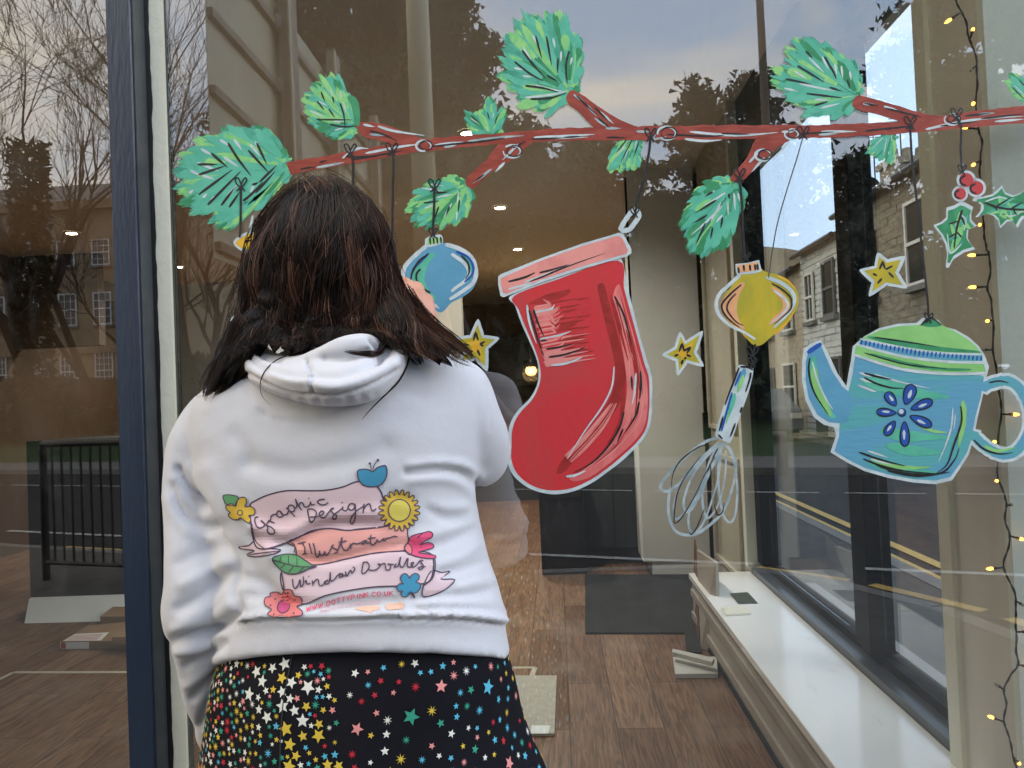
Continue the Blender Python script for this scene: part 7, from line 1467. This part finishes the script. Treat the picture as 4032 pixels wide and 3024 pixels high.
for k in range(8200):
    uc, du, ph, lift, red, vmax = hrng.choice(clumps); sp = .013 * hrng.gauss(0, 1); edge = .0
    v0 = hrng.uniform(0, .16) if hrng.random() < .75 else hrng.uniform(.16, .5); v1 = vmax * hrng.uniform(.84, 1.03) if hrng.random() < .8 else hrng.uniform(.6, .95)
    P = []; n_ = 20; off = (lift + hrng.uniform(-.003, .005)) * (1 - .75 * abs(2 * uc - 1) ** 3); wv = hrng.uniform(.6, 1.6); conv = hrng.uniform(.3, .9)
    for i in range(n_):
        f = i / (n_ - 1); v = v0 + (v1 - v0) * f
        u = uc + sp * (1 - conv * v) * 2.2 + du * math.sin(v * 4.2 + ph) * 1.1 + .006 * math.sin(v * 13 * wv + ph)
        u = max(0.0, min(1.0, u)); n2_ = HN(u, v)
        w3 = Vector((noise.noise(Vector((v * 5, ph, 1))), noise.noise(Vector((v * 5, ph, 9))), noise.noise(Vector((v * 5, ph, 17))))) * .022 * v
        P.append(HS(u, min(v, .999)) + n2_ * (off + .003 * math.sin(v * 9 + ph)) + w3)
    q = hrng.random()
    if red: m = MH[3] if q < .34 else (MH[2] if q < .75 else (MH[4] if q > .96 else MH[1]))
    else: m = MH[0] if q < .55 else (MH[1] if q < .92 else (MH[2] if q < .99 else MH[3]))
    strand(P, hrng.uniform(.0006, .0017), m, .2)
# loose messy hairs crossing over the lengths
for k in range(80):
    u0, v0 = hrng.random(), hrng.uniform(.05, .6); du, dv = hrng.gauss(0, .16), hrng.uniform(.12, .4); ph = hrng.uniform(0, 9); P = []
    for i in range(16):
        f = i / 15; P.append(HS(max(0, min(1, u0 + du * f + .03 * math.sin(f * 5 + ph))), min(.98, v0 + dv * f)) + HN(max(0, min(1, u0 + du * f)), min(.98, v0 + dv * f)) * (.010 + .012 * math.sin(f * PI)))
    strand(P, .0006, MH[2] if k % 3 else MH[3], .3)
# flyaways round the outline
for k in range(190):
    u = hrng.choice((0, 1)) if hrng.random() < .5 else hrng.random(); v0 = hrng.uniform(.0, .7); L_ = hrng.uniform(.15, .45); ph = hrng.uniform(0, 9); P = []
    side = -1 if u < .5 else 1
    for i in range(14):
        f = i / 13; v = min(1, v0 + L_ * f); P.append(HS(u, v) + HN(u, v) * .008 + Vector((side * .012 * math.sin(f * PI) * hrng.uniform(.9, 1.1) if u in (0, 1) else .01 * math.sin(f * 5 + ph), -.004, .006 * math.sin(f * 4 + ph))))
    strand(P, .00065, MH[1] if k % 2 else MH[2], .3)
bvh_hair = BVHTree.FromPolygons([Vector(v) for v in hl.v], hl.f)
def drape(pts, c, lift=.004):
    out = []; last = None
    for a, b2 in sm2(c(pts), 7):
        d = ray(a, b2).normalized(); ds = [h[3] for h in (bvh.ray_cast(CAM, d), bvh_hood.ray_cast(CAM, d), bvh_hair.ray_cast(CAM, d)) if h[0] is not None]
        hair_d = (Yh - CAM.y) / d.y - .0
        dist = (min(ds) - lift) if ds else (last or hair_d)
        last = dist
        out.append(CAM + d * dist)
    # relax depth
    for _ in range(8): out = [out[0]] + [(out[i - 1] + out[i] * 2 + out[i + 1]) / 4 for i in range(1, len(out) - 1)] + [out[-1]]
    return out
def lock(pts, n_, w, c=cDs, spread=.004, mats=(1, 2, 1, 0), lift=.005):
    P0 = drape(pts, c, lift)
    for k in range(n_):
        o = Vector((hrng.gauss(0, spread), hrng.gauss(0, spread * .4), hrng.gauss(0, spread))); N_ = len(P0); cut = N_ - hrng.randint(0, max(1, N_ // 6)) if n_ > 2 else N_
        strand([P0[i] + o * (1 - .8 * i / N_) for i in range(cut)], w * hrng.uniform(.7, 1.2), MH[mats[k % len(mats)]], .2)
lock([(790, 1010), (785, 1075), (770, 1092), (700, 1105), (620, 1130), (545, 1200), (512, 1285), (530, 1370), (590, 1420)], 4, .0013, spread=.0008, lift=.009)
lock([(1150, 780), (1225, 880), (1250, 980), (1275, 1045), (1240, 1095), (1160, 1097), (1090, 1090), (1030, 1078)], 34, .0013, spread=.0042, lift=.010)
lock([(1420, 980), (1440, 1060), (1430, 1150), (1380, 1260), (1300, 1340), (1200, 1440), (1145, 1505)], 7, .0013, spread=.0012, lift=.008)
lock([(1440, 1010), (1480, 1080), (1500, 1130), (1512, 1165)], 14, .0011, spread=.004); lock([(1540, 1000), (1530, 1060), (1515, 1100), (1512, 1160)], 8, .001, spread=.002); lock([(1400, 1000), (1430, 1100), (1470, 1150), (1500, 1170)], 6, .0008, spread=.002)
lock([(640, 700), (620, 780), (640, 880), (700, 1000), (720, 1050)], 40, .0012, spread=.006, mats=(2, 1, 3, 1)); lock([(820, 430), (800, 560), (745, 680), (760, 780), (830, 900), (900, 1000)], 55, .0012, spread=.006, mats=(2, 3, 1, 2, 4), lift=.01)
lock([(1470, 830), (1575, 915), (1690, 990), (1790, 1060), (1838, 1118)], 60, .0012, spread=.006, mats=(2, 3, 1, 2)); lock([(1425, 710), (1490, 810), (1550, 885), (1635, 945), (1720, 1000), (1780, 1060)], 40, .0012, spread=.005, mats=(2, 1, 3, 0))
lock([(1350, 570), (1405, 710), (1475, 800), (1545, 850), (1595, 900), (1580, 940)], 24, .0011, spread=.004, mats=(1, 2, 0)); lock([(370, 900), (300, 1080), (220, 1230), (180, 1350)], 60, .0013, spread=.006, mats=(1, 0, 2, 0)); lock([(330, 900), (240, 1100), (190, 1260), (150, 1370)], 5, .0008, spread=.003)
lock([(500, 700), (430, 900), (330, 1150), (240, 1300), (175, 1350)], 90, .0013, spread=.008, mats=(0, 1, 1, 2)); lock([(560, 800), (520, 1000), (420, 1180), (330, 1280), (230, 1345)], 90, .0013, spread=.008, mats=(0, 1, 0, 2))
lock([(1300, 600), (1290, 700), (1250, 800), (1235, 870)], 3, .0008, spread=.001, mats=(3, 2)); lock([(1040, 720), (940, 810), (800, 870), (700, 940)], 2, .0006, spread=.001, mats=(2, 1))
# big wavy locks lying over the lengths, lighter on the right
BL = [([(860, 60), (960, 130), (1050, 230), (1110, 340), (1180, 460), (1250, 600), (1330, 740), (1420, 880), (1500, 1010)], (2, 3, 3, 4, 2), .007), ([(880, 60), (1000, 160), (1080, 300), (1130, 430), (1220, 560), (1300, 680), (1400, 800), (1500, 930), (1640, 1020)], (2, 3, 2, 1), .007),
      ([(850, 60), (960, 200), (1010, 340), (1030, 480), (1060, 620), (1120, 760), (1190, 880), (1240, 960)], (3, 2, 3, 4), .006), ([(840, 60), (930, 200), (980, 380), (990, 520), (1040, 660), (1090, 760)], (2, 1, 3), .005),
      ([(830, 80), (880, 240), (850, 400), (780, 520), (745, 660), (790, 790), (850, 900), (910, 1000)], (2, 3, 2, 4), .006), ([(820, 70), (800, 220), (740, 380), (700, 520), (640, 660), (620, 780), (650, 900), (690, 990)], (2, 2, 3, 1), .006),
      ([(810, 70), (720, 200), (640, 360), (590, 520), (540, 680), (560, 800), (620, 920)], (1, 2, 1), .006), ([(800, 65), (660, 180), (570, 340), (540, 500), (500, 640), (470, 780), (400, 930), (300, 1120), (210, 1300)], (1, 2, 1, 0), .006),
      ([(790, 60), (620, 170), (520, 320), (490, 480), (460, 640), (430, 780), (370, 960), (270, 1170), (185, 1340)], (1, 1, 2, 0), .006), ([(870, 60), (1040, 150), (1150, 290), (1210, 420), (1290, 560), (1330, 680), (1420, 800), (1560, 920), (1720, 1040), (1820, 1105)], (2, 1, 3, 2), .006),
      ([(700, 560), (690, 680), (720, 800), (800, 900), (900, 980)], (3, 2, 2), .004), ([(920, 420), (880, 520), (800, 600), (760, 700), (780, 800)], (4, 3, 2), .004), ([(1100, 500), (1080, 620), (1140, 760), (1230, 880), (1260, 970)], (3, 3, 4), .004), ([(520, 620), (500, 760), (420, 920), (330, 1090), (240, 1250)], (1, 0, 1), .006)]
for pts_, ms_, sp_ in BL:
    pts_ = [(a + hrng.gauss(0, 6), b2 + hrng.gauss(0, 6)) for a, b2 in pts_]
    lock(pts_, 120, .00095, spread=sp_, mats=ms_, lift=.009); lock(pts_, 30, .0008, spread=sp_ * 2.2, mats=ms_, lift=.012)
st_.build('hair_strands', None, hair)
